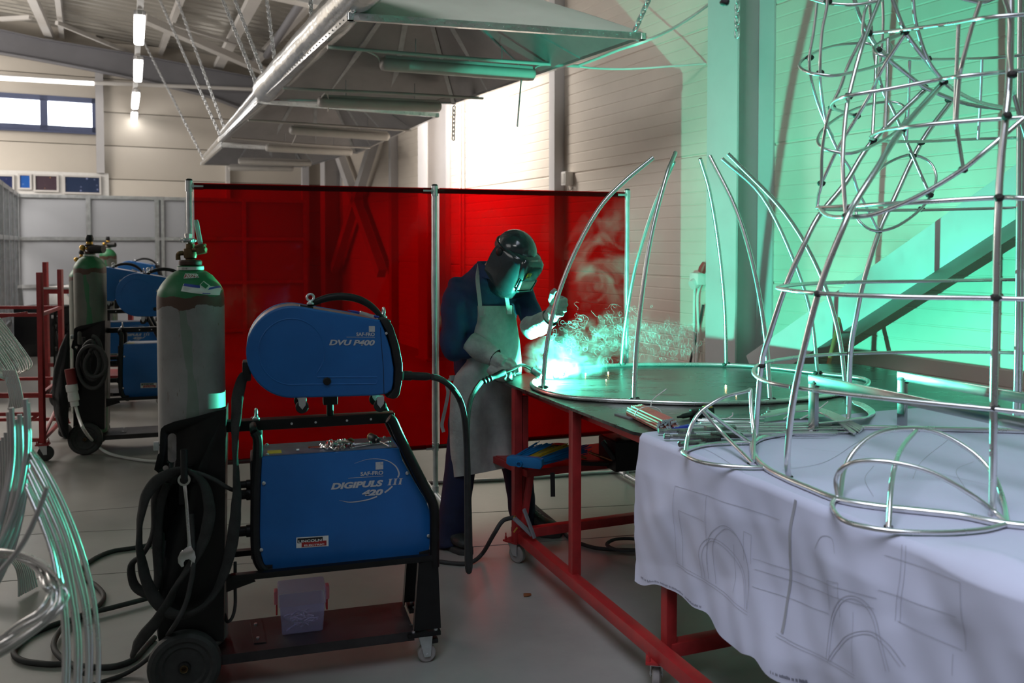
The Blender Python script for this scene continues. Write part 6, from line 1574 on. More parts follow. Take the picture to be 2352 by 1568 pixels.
# locking pliers in a row on the corner of the paper
M['tool_steel'] = mat('worn_tool_steel', (.30, .29, .28), .35, .9, .4, 40)
for k, (x0, y0, x1, y1, lab) in enumerate(((1512, 990, 1690, 986, 'farthest of three steel locking pliers at the corner of the paper'), (1525, 1002, 1706, 1004, 'middle of three steel locking pliers at the corner of the paper'), (1560, 1020, 1650, 1010, 'nearest and shortest of three steel locking pliers at the corner of the paper'))):
    a, c = onz(x0, y0, ZT_ + .02), onz(x1, y1, ZT_ + .016); d = (c - a).normalized(); L = (c - a).length; sd = Vector((-d.y, d.x, 0))
    s = thing('locking_pliers', lab, 'pliers', (a + c) / 2, group='locking pliers on the paper corner')
    b = MB(); b.lathe([(.008, 0), (.010, .002), (.010, .02), (.007, .022), (.007, .05)], a, d, 12); b.build('adjusting_screw', M['tool_steel'], s)
    b = MB(); b.beam(a + d * .03, a + d * L * .66, .016, .015, bev=.005); b.build('upper_handle', M['tool_steel'], s)
    b = MB(); b.beam(a + d * .07 - sd * .016 - EZ * .004, a + d * L * .62 - sd * .010 - EZ * .002, .010, .012, bev=.003); b.build('lower_handle', M['tool_steel'], s)
    b = MB(); b.prism([a + d * L * .6 + sd * .012, a + d * L * .98 + sd * .014, a + d * L + sd * .002, a + d * L * .8, a + d * L - sd * .006, a + d * L * .98 - sd * .018, a + d * L * .6 - sd * .016], EZ * .014, bev=.002); b.build('jaw', M['weld'] if k else M['tool_steel'], s)
a, c = onz(1548, 984, ZT_ + .008), onz(1604, 974, ZT_ + .010); b = MB(); b.beam(a, c, .02, .012, bev=.004); tag(b.build('blue_scraper', M['label_blue']), 'dark blue scraper between the pink rods and the pliers', 'tool')
# shelf: broom head, case, cloth, tools
s = thing('broom_head', 'blue broom head with yellow and blue bristles on the red shelf', 'broom', at(1205, 1065, 4.12))
z0 = .48
def bp(x, y, D=4.10): return at(x, y, D)
out = [(1163, 1050), (1172, 1048), (1232, 1053), (1243, 1057), (1245, 1070), (1240, 1078), (1170, 1070), (1162, 1064)]
b = MB(); b.prism([bp(x, y) for x, y in out], Vector((.10, .30, .0)) * .14, bev=.004); body = b.build('block', M['blue2'], s)
b = MB(); c = bp(1193, 1065); b.lathe([(.010, .02), (.010, -.012), (.014, -.012), (.016, .0), (.016, .03)], c, (.1, .3, 0), 16); b.build('handle_socket', M['blue2'], body)
b = MB(); fr2 = random.Random(5)
for m, nm, u0, u1 in ((M['blue2'], 'blue_bristles', 0, .32), (M['yellow'], 'yellow_bristles', .32, .72), (M['blue2'], 'blue_bristles', .72, 1.0)):
    b = MB()
    for k in range(70):
        u = u0 + (u1 - u0) * fr2.random(); a = bp(1166 + 78 * u, 1052 + 6 * u, 4.16) + Vector((0, 0, fr2.uniform(-.025, .0))); e = a + Vector((.14 + .10 * u + fr2.uniform(-.02, .02), .18 + fr2.uniform(-.02, .02), .028 + fr2.uniform(-.012, .012)))
        b.tube([a, e], .0022, 3, n=1, caps=False)
    o = b.build(nm, m, s); o['kind'] = 'stuff'
s = thing('tool_case', 'black tool case at the right end of the red shelf', 'case', at(1440, 1065, 4.45))
b = MB(); b.box(at(1446, 1036, 4.42), (.26, .20, .15), rz=.35, bev=.012); b.build('body', M['black_plastic'], s)
b = MB(); b.box(at(1446, 1003, 4.42), (.24, .18, .012), rz=.35, bev=.005); b.build('lid', M['black_paint'], s)
b = MB(); p = at(1446, 998, 4.40); b.grid(lambda i, j: p + Vector(((i - .5) * .14, (j - .5) * .1 + (i - .5) * .04, .01 + .012 * nz(i * 2, j * 2) + .02 * math.exp(-((i - .4) / .2) ** 2))), 20, 14); tag(b.build('rag', M['leather'], ang=180), 'crumpled pale rag on top of the black tool case', 'rag')
b = MB(); b.beam(at(1383, 1012, 4.3), at(1412, 1055, 4.28), .03, .022, bev=.006); o = tag(b.build('tool_grip', M['black_plastic']), 'black tool grip slanting in front of the black tool case', 'tool')
for k, (x0, y0, x1, y1, m, lab) in enumerate(((1350, 1037, 1376, 1047, M['copper'], 'upper copper coloured torch tip on the red shelf'), (1378, 1047, 1405, 1056, M['copper'], 'right copper coloured torch tip on the red shelf'), (1325, 1046, 1345, 1051, M['copper'], 'left copper coloured torch tip on the red shelf'))):
    b = MB(); a, c = at(x0, y0, 4.3), at(x1, y1, 4.3); b.lathe([(.004, 0), (.007, .01), (.007, (c - a).length), (.003, (c - a).length + .006)], a, c - a, 10); tag(b.build('torch_tip', m), lab, 'torch tip', 'copper torch tips on the shelf')
b = MB(); b.beam(at(1330, 1062, 4.25), at(1395, 1064, 4.3), .05, .02, bev=.006); tag(b.build('angle_tool', M['black_plastic']), 'low black tool lying along the front of the red shelf', 'tool')
b = MB(); p = at(1283, 1033, 4.38); b.lathe([(.02, -.02), (.05, -.02), (.052, .02), (.045, .03), (.02, .032)], p, (0, .1, 1), 20); tag(b.build('wire_spool', M['black_plastic']), 'round black spool behind the bristles on the red shelf', 'spool')
b = MB(); b.beam(at(1269, 1085, 4.16), at(1270, 1140, 4.16), .022, .004, up=(0, 1, 0)); tag(b.build('hanging_strap', M['black_plastic']), 'black strap hanging down below the red shelf', 'strap')
b = MB(); b.lathe([(.008, 0), (.008, .012), (.006, .03), (.004, .034)], onz(1203, 1366, .008), (1, .2, 0), 10); tag(b.build('copper_tip', M['copper']), 'small copper tip lying alone on the open floor', 'torch tip')
# sparks and hot spots on the table
hot = emis('hot_spark', (1.0, .62, .30), 60.0)
for x, y, r, lab in ((1667, 886, .004, 'largest glowing spark on the table top'), (1691, 906, .0022, 'small orange spark right of the largest one on the table'), (1397, 855, .003, 'glowing spark behind the second upright'), (1345, 858, .0028, 'glowing spark just right of the arc'), (1392, 872, .002, 'tiny spark on the table near the second upright')):
    b = MB(); b.ball(onz(x, y, ZT_ + r), r, 8, 6); tag(b.build('spark', hot), lab, 'spark', 'glowing sparks on the table top')
# ================================================================ the welder
def fuse(mb, name, m, parent, vox=.012, sm=6, fac=.5, disp=None):
    """run overlapping lofts together into one continuous skin"""
    o = mb.build(name, m, parent)
    md = o.modifiers.new('r', 'REMESH'); md.mode = 'VOXEL'; md.voxel_size = vox; md.use_smooth_shade = True
    m2 = o.modifiers.new('s', 'SMOOTH'); m2.factor = fac; m2.iterations = sm
    bpy.context.view_layer.update(); dg = bpy.context.evaluated_depsgraph_get()
    me = bpy.data.meshes.new_from_object(o.evaluated_get(dg)); o.modifiers.clear(); o.data = me
    if not me.materials: me.materials.append(m)
    if disp:
        for v in me.vertices: v.co = v.co + v.normal * disp(v.co)
    me.polygons.foreach_set('use_smooth', [True] * len(me.polygons))
    return o
def limb(b, pts, rs, seg=14, n=5): b.tube(pts, rs, seg, n=n)
PW = Vector((-.13, 4.62, 0))
worker = thing('person', 'person in dark welding mask, navy workwear, leather apron and gauntlets, bent over the arc', 'person', PW)
SX = Vector((.87, .49, 0)).normalized(); FX = Vector((.49, -.87, 0)).normalized()
def ring(c, rx, ry, tilt=0.0, n=20, sq=.85):
    out = []
    up = (EZ * math.cos(tilt) + FX * math.sin(tilt)); fr = FX * math.cos(tilt) - EZ * math.sin(tilt)
    for k in range(n):
        a = 2 * math.pi * k / n; ca, sa = math.cos(a), math.sin(a)
        ca = math.copysign(abs(ca) ** sq, ca); sa = math.copysign(abs(sa) ** sq, sa)
        out.append(c + SX * rx * ca + fr * ry * sa)
    return out
T = lambda x, y, Y: at(x, y, Y)
sho_r, elb_r, wri_r = T(1050, 672, 4.55), T(1043, 782, 4.475), T(1108, 805, 4.462)
sho_l, elb_l, wri_l = T(1205, 682, 4.66), T(1225, 748, 4.52), T(1262, 735, 4.30)
hip_r, kne_r, ank_r = T(1080, 905, 4.56), T(1056, 1085, 4.50), T(1036, 1228, 4.50)
hip_l, kne_l, ank_l = T(1138, 905, 4.68), T(1188, 1080, 4.64), T(1204, 1195, 4.72)
Hc = T(1176, 606, 4.47)
HF = Vector((.60, -.60, -.53)).normalized(); HU = (EZ - HF * EZ.dot(HF)).normalized(); HR = HF.cross(HU)
# body in one skin (mostly under the clothes)
b = MB()
b.loft([ring(T(1108, 905, 4.62), .12, .09), ring(T(1110, 800, 4.62), .115, .085), ring(T(1118, 705, 4.60), .15, .095, .2), ring(T(1124, 650, 4.58), .15, .09, .3), ring(T(1130, 622, 4.55), .08, .07, .4)])
b.tube([T(1126, 640, 4.56), T(1138, 615, 4.53), Hc - HU * .03 - HF * .05], [.065, .058, .06], 14)
b.ball(Hc + HU * .03 - HF * .01, .095, 16, 12); b.ball(Hc - HU * .03 + HF * .02, .075, 14, 10)
b.ball(Hc + HF * .095 - HU * .005, .018, 8, 6); b.ball(Hc + HF * .082 - HU * .045, .022, 8, 6, sc3=(1, 1, .5))
for sg in (-1, 1): b.ball(Hc + HR * sg * .092 + HU * .005 - HF * .01, .024, 8, 6, sc3=(.5, 1, 1.2)); b.ball(Hc + HR * sg * .033 + HF * .082 + HU * .03, .015, 8, 6)
for S_, E_, W_ in ((sho_r, elb_r, wri_r), (sho_l, elb_l, wri_l)): limb(b, [S_, E_, W_], [.045, .034, .024])
for H_, K_, A_ in ((hip_r, kne_r, ank_r), (hip_l, kne_l, ank_l)): limb(b, [H_, K_, A_], [.075, .055, .04])
fuse(b, 'body', M['skin'], worker, .014, 4)
# jacket
b = MB()
b.loft([ring(T(1104, 905, 4.63), .155, .115), ring(T(1106, 850, 4.63), .15, .115), ring(T(1108, 790, 4.63), .152, .112), ring(T(1114, 720, 4.61), .175, .118, .15), ring(T(1120, 668, 4.59), .178, .115, .25), ring(T(1126, 640, 4.57), .155, .10, .35), ring(T(1130, 618, 4.55), .095, .08, .4)])
limb(b, [T(1068, 658, 4.57), T(1049, 680, 4.53), T(1042, 740, 4.49), T(1040, 790, 4.46), T(1050, 806, 4.465), T(1080, 800, 4.468), T(1104, 808, 4.46)], [.07, .074, .068, .064, .056, .046, .036])
limb(b, [T(1185, 664, 4.64), T(1203, 684, 4.62), T(1218, 720, 4.57), T(1226, 748, 4.51), T(1240, 748, 4.42)], [.065, .066, .060, .056, .050])
def fold(co):
    return .009 * math.sin(co.z * 42 + co.x * 30 + 2 * math.sin(co.x * 13)) * max(0, math.sin(co.z * 9 + 1)) + .007 * (abs(math.sin(co.z * 24 + co.x * 19 + 1.5 * math.sin(co.z * 9))) - .6) + .003 * math.sin(co.x * 60 + co.z * 25 + co.y * 33)
jacket = fuse(b, 'jacket', M['navy2'], worker, .011, 5, disp=fold)
b = MB()
cc = T(1132, 612, 4.545)
def col(k, rr, h): a = 2 * math.pi * k / 28; d = SX * math.cos(a) + FX * math.sin(a) * .95; return cc + d * rr + EZ * h + HF * (.012 if math.sin(a) > 0 else 0) - EZ * .03 * max(0, math.sin(a))
rings = [[col(k, r, h) for k in range(28)] for r, h in ((.088, -.03), (.080, .0), (.077, .028), (.083, .026), (.096, -.01), (.104, -.032))]
b.loft(rings, caps=False); b.build('collar', M['navy2'], jacket, ang=180)
# trousers
b = MB()
b.loft([ring(T(1106, 860, 4.63), .145, .11), ring(T(1107, 910, 4.63), .15, .115), ring(T(1108, 950, 4.63), .13, .105)])
limb(b, [hip_r, (hip_r + kne_r) / 2, kne_r, (kne_r * .45 + ank_r * .55), ank_r, ank_r + Vector((.005, -.01, -.055))], [.10, .092, .082, .080, .078, .086], 16)
limb(b, [hip_l, (hip_l + kne_l) / 2, kne_l, (kne_l * .45 + ank_l * .55), ank_l, ank_l + Vector((.01, -.01, -.04))], [.10, .09, .080, .076, .074, .080], 16)
fuse(b, 'trousers', M['navy'], worker, .012, 5, disp=lambda c: .005 * math.sin(c.z * 38 + c.x * 22) * max(0, math.sin(c.z * 11 + .5)))
# boots
for A_, fdir, toe in ((T(1030, 1252, 4.52), Vector((.62, -.78, 0)).normalized(), 1), (T(1212, 1222, 4.72), Vector((.92, -.38, 0)).normalized(), 1)):
    c = Vector((A_.x, A_.y, 0)); X = fdir; Y = Vector((-X.y, X.x, 0))
    b = MB()
    def sec(u, hw_, h, z0=.028): return [c + X * u + Y * hw_ * math.cos(q) + EZ * (z0 + h * (.5 + .5 * math.sin(q)) * (1 if math.sin(q) > 0 else .6)) for q in [2 * math.pi * k / 14 for k in range(14)]]
    b.loft([sec(-.085, .026, .05), sec(-.07, .038, .10), sec(-.02, .042, .13), sec(.04, .043, .10), (sec(.10, .048, .066)), sec(.15, .045, .055), sec(.185, .025, .035)])
    b.tube([c + EZ * .07 - X * .02, c + EZ * .15 - X * .025], [.048, .052], 14, n=1)
    bt = fuse(b, 'boot', M['boot'], worker, .010, 4)
    b = MB(); b.prism([c + X * u + Y * v_ for u, v_ in ((-.09, -.02), (-.07, -.042), (.02, -.040), (.10, -.052), (.16, -.045), (.195, -.02), (.195, .02), (.16, .045), (.10, .052), (.02, .040), (-.07, .042), (-.09, .02))], EZ * .028, bev=.004); b.build('sole', M['rubber'], bt)
    for k in range(4): b = MB(); p = c + X * (.03 + .022 * k) + EZ * (.135 - .017 * k); b.tube([p - Y * .028, p + EZ * .006, p + Y * .028], .003, 5); b.build('lace', M['black_plastic'], bt)
# leather apron
rows = [(702, 1091, 1181), (740, 1089, 1187), (785, 1083, 1194), (830, 1072, 1198), (862, 1046, 1198), (900, 1036, 1200), (960, 1033, 1206), (1020, 1034, 1212), (1064, 1037, 1216), (1096, 1040, 1218)]
def apron(i, j):
    k = j * (len(rows) - 1); q = min(int(k), len(rows) - 2); f = k - q
    y, xl, xr = [rows[q][e] * (1 - f) + rows[q + 1][e] * f for e in range(3)]
    x = xl + (xr - xl) * i
    y -= 34 * max(0, j - .9) / .1 * i ** 1.2
    X = (x - 1176) / 2000 * 4.5
    Yd = 4.462 + .50 * (X + .13) + .10 * (2 * i - 1) ** 4 * (.5 + .5 * j) + (.02 * math.sin(j * 3))
    Yd -= .055 * max(0, j - .5) * (1 - i) ** 1.5
    Yd += .010 * math.sin(i * 9 + j * 4) * j + .014 * math.sin(i * 17 - 2 * j) * max(0, j - .3) - .02 * math.exp(-((i - .75) / .15) ** 2) * max(0, j - .4)
    return at(x, y, Yd)
b = MB(); b.grid(apron, 40, 60)
n0 = len(b.v); nf = len(b.f)
b.v += [v + Vector((-.002, .004, 0)) for v in b.v[:n0]]; b.f += [tuple(i + n0 for i in f[::-1]) for f in b.f[:nf]]; b.m += [0] * nf
ap = b.build('apron', M['leather'], worker, ang=180, recalc=False)
def strap(pts, w_, nm, m=None, par=None, up=FX):
    b = MB(); P = smooth_path(pts, 5); vs = []
    for i, p in enumerate(P):
        d = (P[min(i + 1, len(P) - 1)] - P[max(i - 1, 0)]).normalized(); sd = d.cross(up).normalized() * (w_ / 2)
        vs += [p - sd, p + sd, p + sd - up * .003, p - sd - up * .003]
    fs = []
    for i in range(len(P) - 1):
        for q in range(4): fs.append((4 * i + q, 4 * i + (q + 1) % 4, 4 * i + 4 + (q + 1) % 4, 4 * i + 4 + q))
    b.add(vs, fs); return b.build(nm, m or M['leather'], par or ap, ang=60)
strap([T(1101, 608, 4.515), T(1097, 640, 4.44), T(1102, 690, 4.425), T(1105, 728, 4.425)], .022, 'neck_strap')
strap([T(1150, 625, 4.44), T(1160, 665, 4.42), T(1166, 695, 4.44), T(1169, 720, 4.455)], .022, 'neck_strap')
for x, y, Y in ((1104, 715, 4.425), (1169, 711, 4.455)): b = MB(); b.prism([T(x - 6, y - 10, Y), T(x + 6, y - 10, Y), T(x + 6, y + 10, Y), T(x - 6, y + 10, Y)], FX * .004); b.build('strap_patch', M['leather'], ap)
b = MB(); b.box(T(1039, 868, 4.49), (.03, .012, .028), (SX, FX, EZ), bev=.003); b.build('buckle', M['leather'], ap)
strap([T(1034, 870, 4.5), T(1027, 885, 4.51), T(1029, 905, 4.51), T(1020, 950, 4.52), T(1015, 975, 4.52), T(1019, 992, 4.52)], .018, 'apron_tie', up=Vector((0, -1, 0)))
# gauntlets
def glove(nm, cuff, palm, fingers, thumb, m):
    b = MB(); b.tube(palm[0], palm[1], 12, n=4)
    if len(palm) > 2: b.tube(palm[2], palm[3], 12, n=4)
    for pts, r in fingers: b.tube(pts, r, 9, n=4)
    b.tube(thumb[0], thumb[1], 9, n=4)
    g = fuse(b, nm, m, worker, .0045, 2, .4, disp=lambda c: .0012 * math.sin(c.x * 150 + c.z * 120))
    b = MB(); P, rr = cuff
    b.tube(P, rr, 20, n=4, caps=False); n_ = len(b.v); c_ = sum(P, Vector()) / len(P)
    b2 = MB(); b2.tube(P, [r - .004 for r in rr], 20, n=4, caps=False)
    b.add(b2.v, [f[::-1] for f in b2.f])
    ns = 20; last = n_ - ns
    b.f += [(k, (k + 1) % ns, n_ + (k + 1) % ns, n_ + k) for k in range(ns)]; b.m += [0] * ns
    for i in range(len(b.v)): b.v[i] = b.v[i] + Vector((1, 0, 1)) * .003 * math.sin(b.v[i].x * 70 + b.v[i].z * 55)
    b.build('cuff', m, g, ang=180, recalc=False)
    return g
M['glove'] = mat('grey_leather_gauntlet', (.38, .37, .345), .8, 0, .3, 10.0, bump=.4, bscale=70)
T2 = lambda x, y, Y: T(x, y, Y + .045)
glove('gauntlet', ([T2(1080, 787, 4.42), T2(1110, 806, 4.39), T2(1136, 822, 4.36)], [.064, .056, .047]),
      ([T2(1134, 822, 4.36), T2(1148, 830, 4.345), T2(1160, 836, 4.33)], [.040, .040, .034], [T2(1126, 844, 4.36), T2(1150, 861, 4.335), T2(1178, 864, 4.325)], [.032, .034, .026]),
      [([T2(1156, 826, 4.35), T2(1172, 828, 4.335), T2(1183, 840, 4.32), T2(1188, 856, 4.31)], [.014, .0145, .013, .011]),
       ([T2(1156, 834, 4.335), T2(1171, 837, 4.315), T2(1180, 849, 4.30), T2(1180, 862, 4.30)], [.014, .0145, .013, .011]),
       ([T2(1152, 841, 4.325), T2(1164, 846, 4.305), T2(1172, 857, 4.295), T2(1168, 866, 4.30)], [.0135, .014, .0125, .0105]),
       ([T2(1147, 846, 4.32), T2(1156, 853, 4.30), T2(1162, 862, 4.295), T2(1157, 868, 4.30)], [.0125, .013, .0115, .010])],
      ([T2(1150, 818, 4.365), T2(1166, 826, 4.37), T2(1178, 838, 4.36), T2(1186, 848, 4.345)], [.015, .016, .015, .012]), M['glove'])
ux = lambda y: at(1276 + (690 - y) * .26, y, 4.235)     # the upright he holds
glove('gauntlet', ([T(1218, 752, 4.47), T(1240, 745, 4.38), T(1264, 729, 4.29)], [.060, .056, .046]),
      ([T(1262, 730, 4.30), T(1272, 716, 4.275), T(1279, 698, 4.268)], [.038, .038, .032]),
      [([T(1284, 684, 4.28), T(1297, 688, 4.255), T(1296, 690, 4.215), T(1281, 692, 4.205)], [.0135, .014, .013, .0115]),
       ([T(1284, 694, 4.28), T(1298, 699, 4.255), T(1295, 701, 4.212), T(1279, 702, 4.203)], [.014, .0145, .0135, .0115]),
       ([T(1283, 704, 4.28), T(1296, 710, 4.255), T(1292, 712, 4.212), T(1277, 713, 4.204)], [.0135, .014, .013, .011]),
       ([T(1280, 714, 4.28), T(1291, 720, 4.258), T(1287, 722, 4.216), T(1275, 722, 4.208)], [.0125, .013, .012, .0105])],
      ([T(1270, 700, 4.26), T(1266, 685, 4.235), T(1270, 672, 4.215), T(1276, 664, 4.21)], [.016, .015, .0145, .012]), M['glove'])
# torch in the near hand
s = thing('welding_torch', 'black welding torch with a ribbed grip held in the near gauntlet', 'torch', T(1150, 862, 4.3))
b = MB(); a, c = T(1104, 878, 4.27), T(1160, 853, 4.32); d = (c - a).normalized(); L = (c - a).length
b.lathe([(.012, 0)] + [(.017 if k % 2 else .013, .012 + .009 * k) for k in range(7)] + [(.015, .085), (.017, L * .9), (.013, L)], a, d, 14); b.build('grip', M['black_plastic'], s)
b = MB(); b.tube([c, T(1180, 846, 4.32), T(1200, 838, 4.345), ARC + Vector((-.063, .036, .038))], [.009, .008, .008, .010], 10, n=4); b.build('neck', M['tool_steel'], s)
b = MB(); e1 = ARC + Vector((-.0156, .009, .0084)); e0 = ARC + Vector((-.066, .038, .040)); b.lathe([(.011, 0), (.019, .008), (.019, (e1 - e0).length), (.010, (e1 - e0).length + .002)], e0, e1 - e0, 16); b.build('nozzle', M['tool_steel'], s)
# helmet: cap, headband, mask with window
def hp(r_, f_, u_): return Hc + HR * r_ + HF * f_ + HU * u_
b = MB(); rings = []
for u_, hw_, fd, bk in ((-.168, .055, .060, -.005), (-.160, .078, .088, -.03), (-.135, .094, .112, -.055), (-.09, .104, .130, -.066), (-.03, .108, .137, -.068), (.02, .109, .140, -.066), (.06, .108, .140, -.06), (.088, .104, .133, -.05), (.104, .088, .115, -.035), (.108, .05, .07, -.01)):
    rg = []
    for k in range(25):
        a = math.pi * (k / 24) ; ca, sa = math.cos(a), math.sin(a)
        ca = math.copysign(abs(ca) ** .62, ca); sa = abs(sa) ** .55
        rg.append(hp(-hw_ * ca, bk + (fd - bk) * sa, u_))
    rg += [hp(hw_ * .93 * math.cos(math.pi * k / 8) , bk + .004 + (fd - bk - .008) * abs(math.sin(math.pi * k / 8)) ** .55, u_) for k in range(9)]
    rings.append(rg)
b.loft(rings, caps=False); mask = b.build('welding_mask', M['helmet'], worker, ang=50)
b = MB(); rings = []
for u_, hw_, fd in ((-.005, .060, .146), (.0, .068, .152), (.05, .076, .158), (.085, .074, .150), (.100, .062, .135)):
    rings.append([hp(-hw_ * math.copysign(abs(math.cos(a)) ** .5, math.cos(a)), .08 + (fd - .08) * abs(math.sin(a)) ** .4, u_) for a in [math.pi * k / 20 for k in range(21)]])
b.loft(rings, caps=True); b.build('brow_shield', M['helmet'], mask, ang=40)
M['visor'] = mat('visor_painted_reflection', (.55, .66, .60), .4, 0, .15, 30.0)  # pale green base colour stands in for teal light reflected in the window
b = MB(); b.prism([hp(-.048, .1365, -.066), hp(.048, .1365, -.066), hp(.052, .141, -.012), hp(-.052, .141, -.012)], HF * .004, bev=.001); vz = b.build('visor_window', M['visor'], mask)
b = MB()
for a, c in (((-.055, -.072), (.055, -.072)), ((-.058, -.006), (.058, -.006)), ((-.055, -.072), (-.058, -.006)), ((.055, -.072), (.058, -.006))):
    b.beam(hp(a[0], .140, a[1]), hp(c[0], .142, c[1]), .008, .010, up=HF, bev=.002)
b.build('visor_frame', M['helmet'], mask)
b = MB(); b.prism([hp(.020, .1585, .018), hp(.048, .1575, .018), hp(.048, .1585, .046), hp(.020, .1595, .046)], HF * .0012); lg = b.build('yellow_badge', mat('badge_yellow', (.75, .62, .03), .5), mask)
b = MB()
for z0, x0, x1 in ((.040, .026, .045), (.032, .024, .040), (.024, .024, .043)): b.beam(hp(x0, .1605, z0), hp(x1, .1602, z0), .0045, .0012, up=HF)
b.build('badge_mark', M['black_plastic'], lg)
b = MB(); o_ = hp(-.0985, .03, -.04)
text_mb(b, 'SAVAGE', lambda x, y: hp(-.1095, -.01 + y * .02, -.040 - x), width=.055); b.build('side_lettering', M['yellow'], mask, ang=180)
b = MB(); cp = hp(0, -.012, .075)
rings = []
for k in range(9):
    th = math.pi / 2 * k / 8; rings.append([cp + HU * (.105 * math.sin(th)) + (HR * math.cos(a) * .100 + HF * math.sin(a) * .118) * max(.02, math.cos(th)) for a in [2 * math.pi * q / 26 for q in range(26)]])
b.loft(rings); b.build('helmet_cap', M['helmet'], worker, ang=60)
b = MB(); b.loft([[cp + HU * h + (HR * math.cos(a) * r1 + HF * math.sin(a) * (r1 + .018)) for a in [2 * math.pi * q / 26 for q in range(26)]] for h, r1 in ((-.014, .101), (-.014, .106), (.016, .106), (.016, .101))], caps=False); b.build('headband', M['black_plastic'], worker, ang=40)
for sg in (-1, 1): b = MB(); b.lathe([(.022, 0), (.022, .010), (.016, .014)], hp(sg * .100, -.02, .062), HR * sg, 18); b.build('pivot_knob', M['black_plastic'], mask)
# ================================================================ red cage trolley and bent tubes at the left
C1 = Vector((-3.42, 6.3, 0)); C2 = Vector((-3.66, 7.05, 0)); LV = Vector((-.62, -.03, 0))
s = thing('cage_trolley', 'red tube cage trolley on casters at the left, bent tubes hung on it', 'trolley', C1 + LV * .5)
for P in (C1, C2, C1 + LV, C2 + LV):
    b = MB(); b.beam(P + EZ * .13, P + EZ * 1.375, .036, .036, bev=.004); b.build('post', M['red_paint'], s)
for z_ in (1.067, .487, .345, .155):
    for a, c in ((C1, C1 + LV), (C2, C2 + LV), (C1, C2), (C1 + LV, C2 + LV)):
        if z_ == .345 and a is C1 and c is C2: continue
        b = MB(); b.beam(a + EZ * z_, c + EZ * z_, .026, .026, bev=.003); b.build('rail', M['red_paint'], s)
for a, c in ((C1 + EZ * .36, C1 + LV * .45 + EZ * .16), (C1 + EZ * .17, C2 + EZ * .34), (C1 + LV * .9 + EZ * 1.02, C1 + LV * .15 + EZ * 1.08)):
    b = MB(); b.beam(a, c, .022, .022, bev=.003); b.build('brace', M['red_paint'], s)
for P, a in ((C1, .3), (C2, 1.0), (C1 + LV, 0), (C2 + LV, 2)): caster(P, a, s, r=.055, wheel=M['rubber'], h=.125)
D3 = 9.2
s = thing('steel_rack', 'red legged bench with a pale top beyond the cage trolley', 'bench', at(160, 760, D3))
for x in (106, 238, 300):
    p = at(x, 700, D3); p.z = 0; b = MB(); b.beam(p, p + EZ * (1.39 if x == 106 else 1.08), .045, .045, bev=.004); b.build('leg', M['red_paint'], s)
p, q = at(100, 663, D3), at(330, 663, D3); zt_ = 1.08
b = MB(); b.beam(Vector((p.x, D3, zt_)), Vector((q.x, D3, zt_)), .05, .05); b.build('top_rail', M['red_paint'], s)
b = MB(); b.box(Vector(((p.x + q.x) / 2, D3 + .4, zt_ + .035)), (q.x - p.x, .9, .02)); b.build('bench_top', M['white'], s)
b = MB(); b.beam(Vector((p.x, D3, .3)), Vector((q.x, D3, .3)), .04, .04); b.build('low_rail', M['red_paint'], s)
b = MB(); b.box(Vector(((p.x + q.x) / 2, D3 + .3, .16)), (.5, .5, .03)); b.build('low_shelf', M['red_paint'], s)
b = MB(); c = at(98, 735, 12.4); b.box(Vector((c.x, c.y, .35)), (.56, .5, .70), bev=.03); o = tag(b.build('crate', M['black_plastic']), 'black crate on the floor behind the red cage trolley', 'crate')
b = MB(); c = at(128, 715, 12.9); q_ = MB(); q_.ball((c.x, c.y, .44), .46, 20, 14, sc3=(.55, .5, 1.0))
for i in range(len(q_.v)): q_.v[i] = q_.v[i] + Vector((1, 0, .5)) * .05 * nz(q_.v[i].x * 3, q_.v[i].z * 4)
tag(q_.build('plastic_sack', M['white'], ang=180, base=(c.x, c.y, 0)), 'white sack slumped on the floor behind the red cage trolley', 'sack')
# loops of thin tube hung on the cage
tr_ = random.Random(21)
for k in range(12):
    f = k / 11; D = 5.2 - .25 * f
    P = [at(x + tr_.uniform(-2, 2), y + tr_.uniform(-2, 2), D + dd) for x, y, dd in ((-80 - 4 * k, 645 + 6 * k, 0), (-10 - 4 * k, 722 + 4 * k, 0), (30 - 4 * k, 770 + 4 * k, 0), (58 - 4.5 * k, 812 + 3 * k, 0), (72 - 5 * k, 836 + 2.5 * k, -.02), (66 - 5 * k, 846 + 2 * k, -.05), (48 - 5 * k, 838 + 2 * k, -.08), (14 - 4.5 * k, 800 + 4 * k, -.1), (-36 - 4 * k, 745 + 5 * k, -.12), (-95 - 4 * k, 690 + 6 * k, -.12))]
    b = MB(); b.tube(P, .0075, 8, n=5); tag(b.build('tube_loop', M['alu'], ang=60), 'hairpin loop of thin aluminium tube hanging from the red cage trolley', 'tube', 'hairpin tube loops on the red cage trolley')
for k in range(8):
    f = k / 7
    P = [at(x, y, 4.9) for x, y in ((8 + 26 * f, 850), (16 + 28 * f, 880), (24 + 28 * f, 915 + 5 * f), (20 + 30 * f, 940 - 6 * f))]
    b = MB(); b.tube(P, .0075, 8, n=4); tag(b.build('tube_end', M['alu'], ang=60), 'end of a thin tube hanging below the hairpin loops', 'tube', 'tube ends below the hairpin loops')
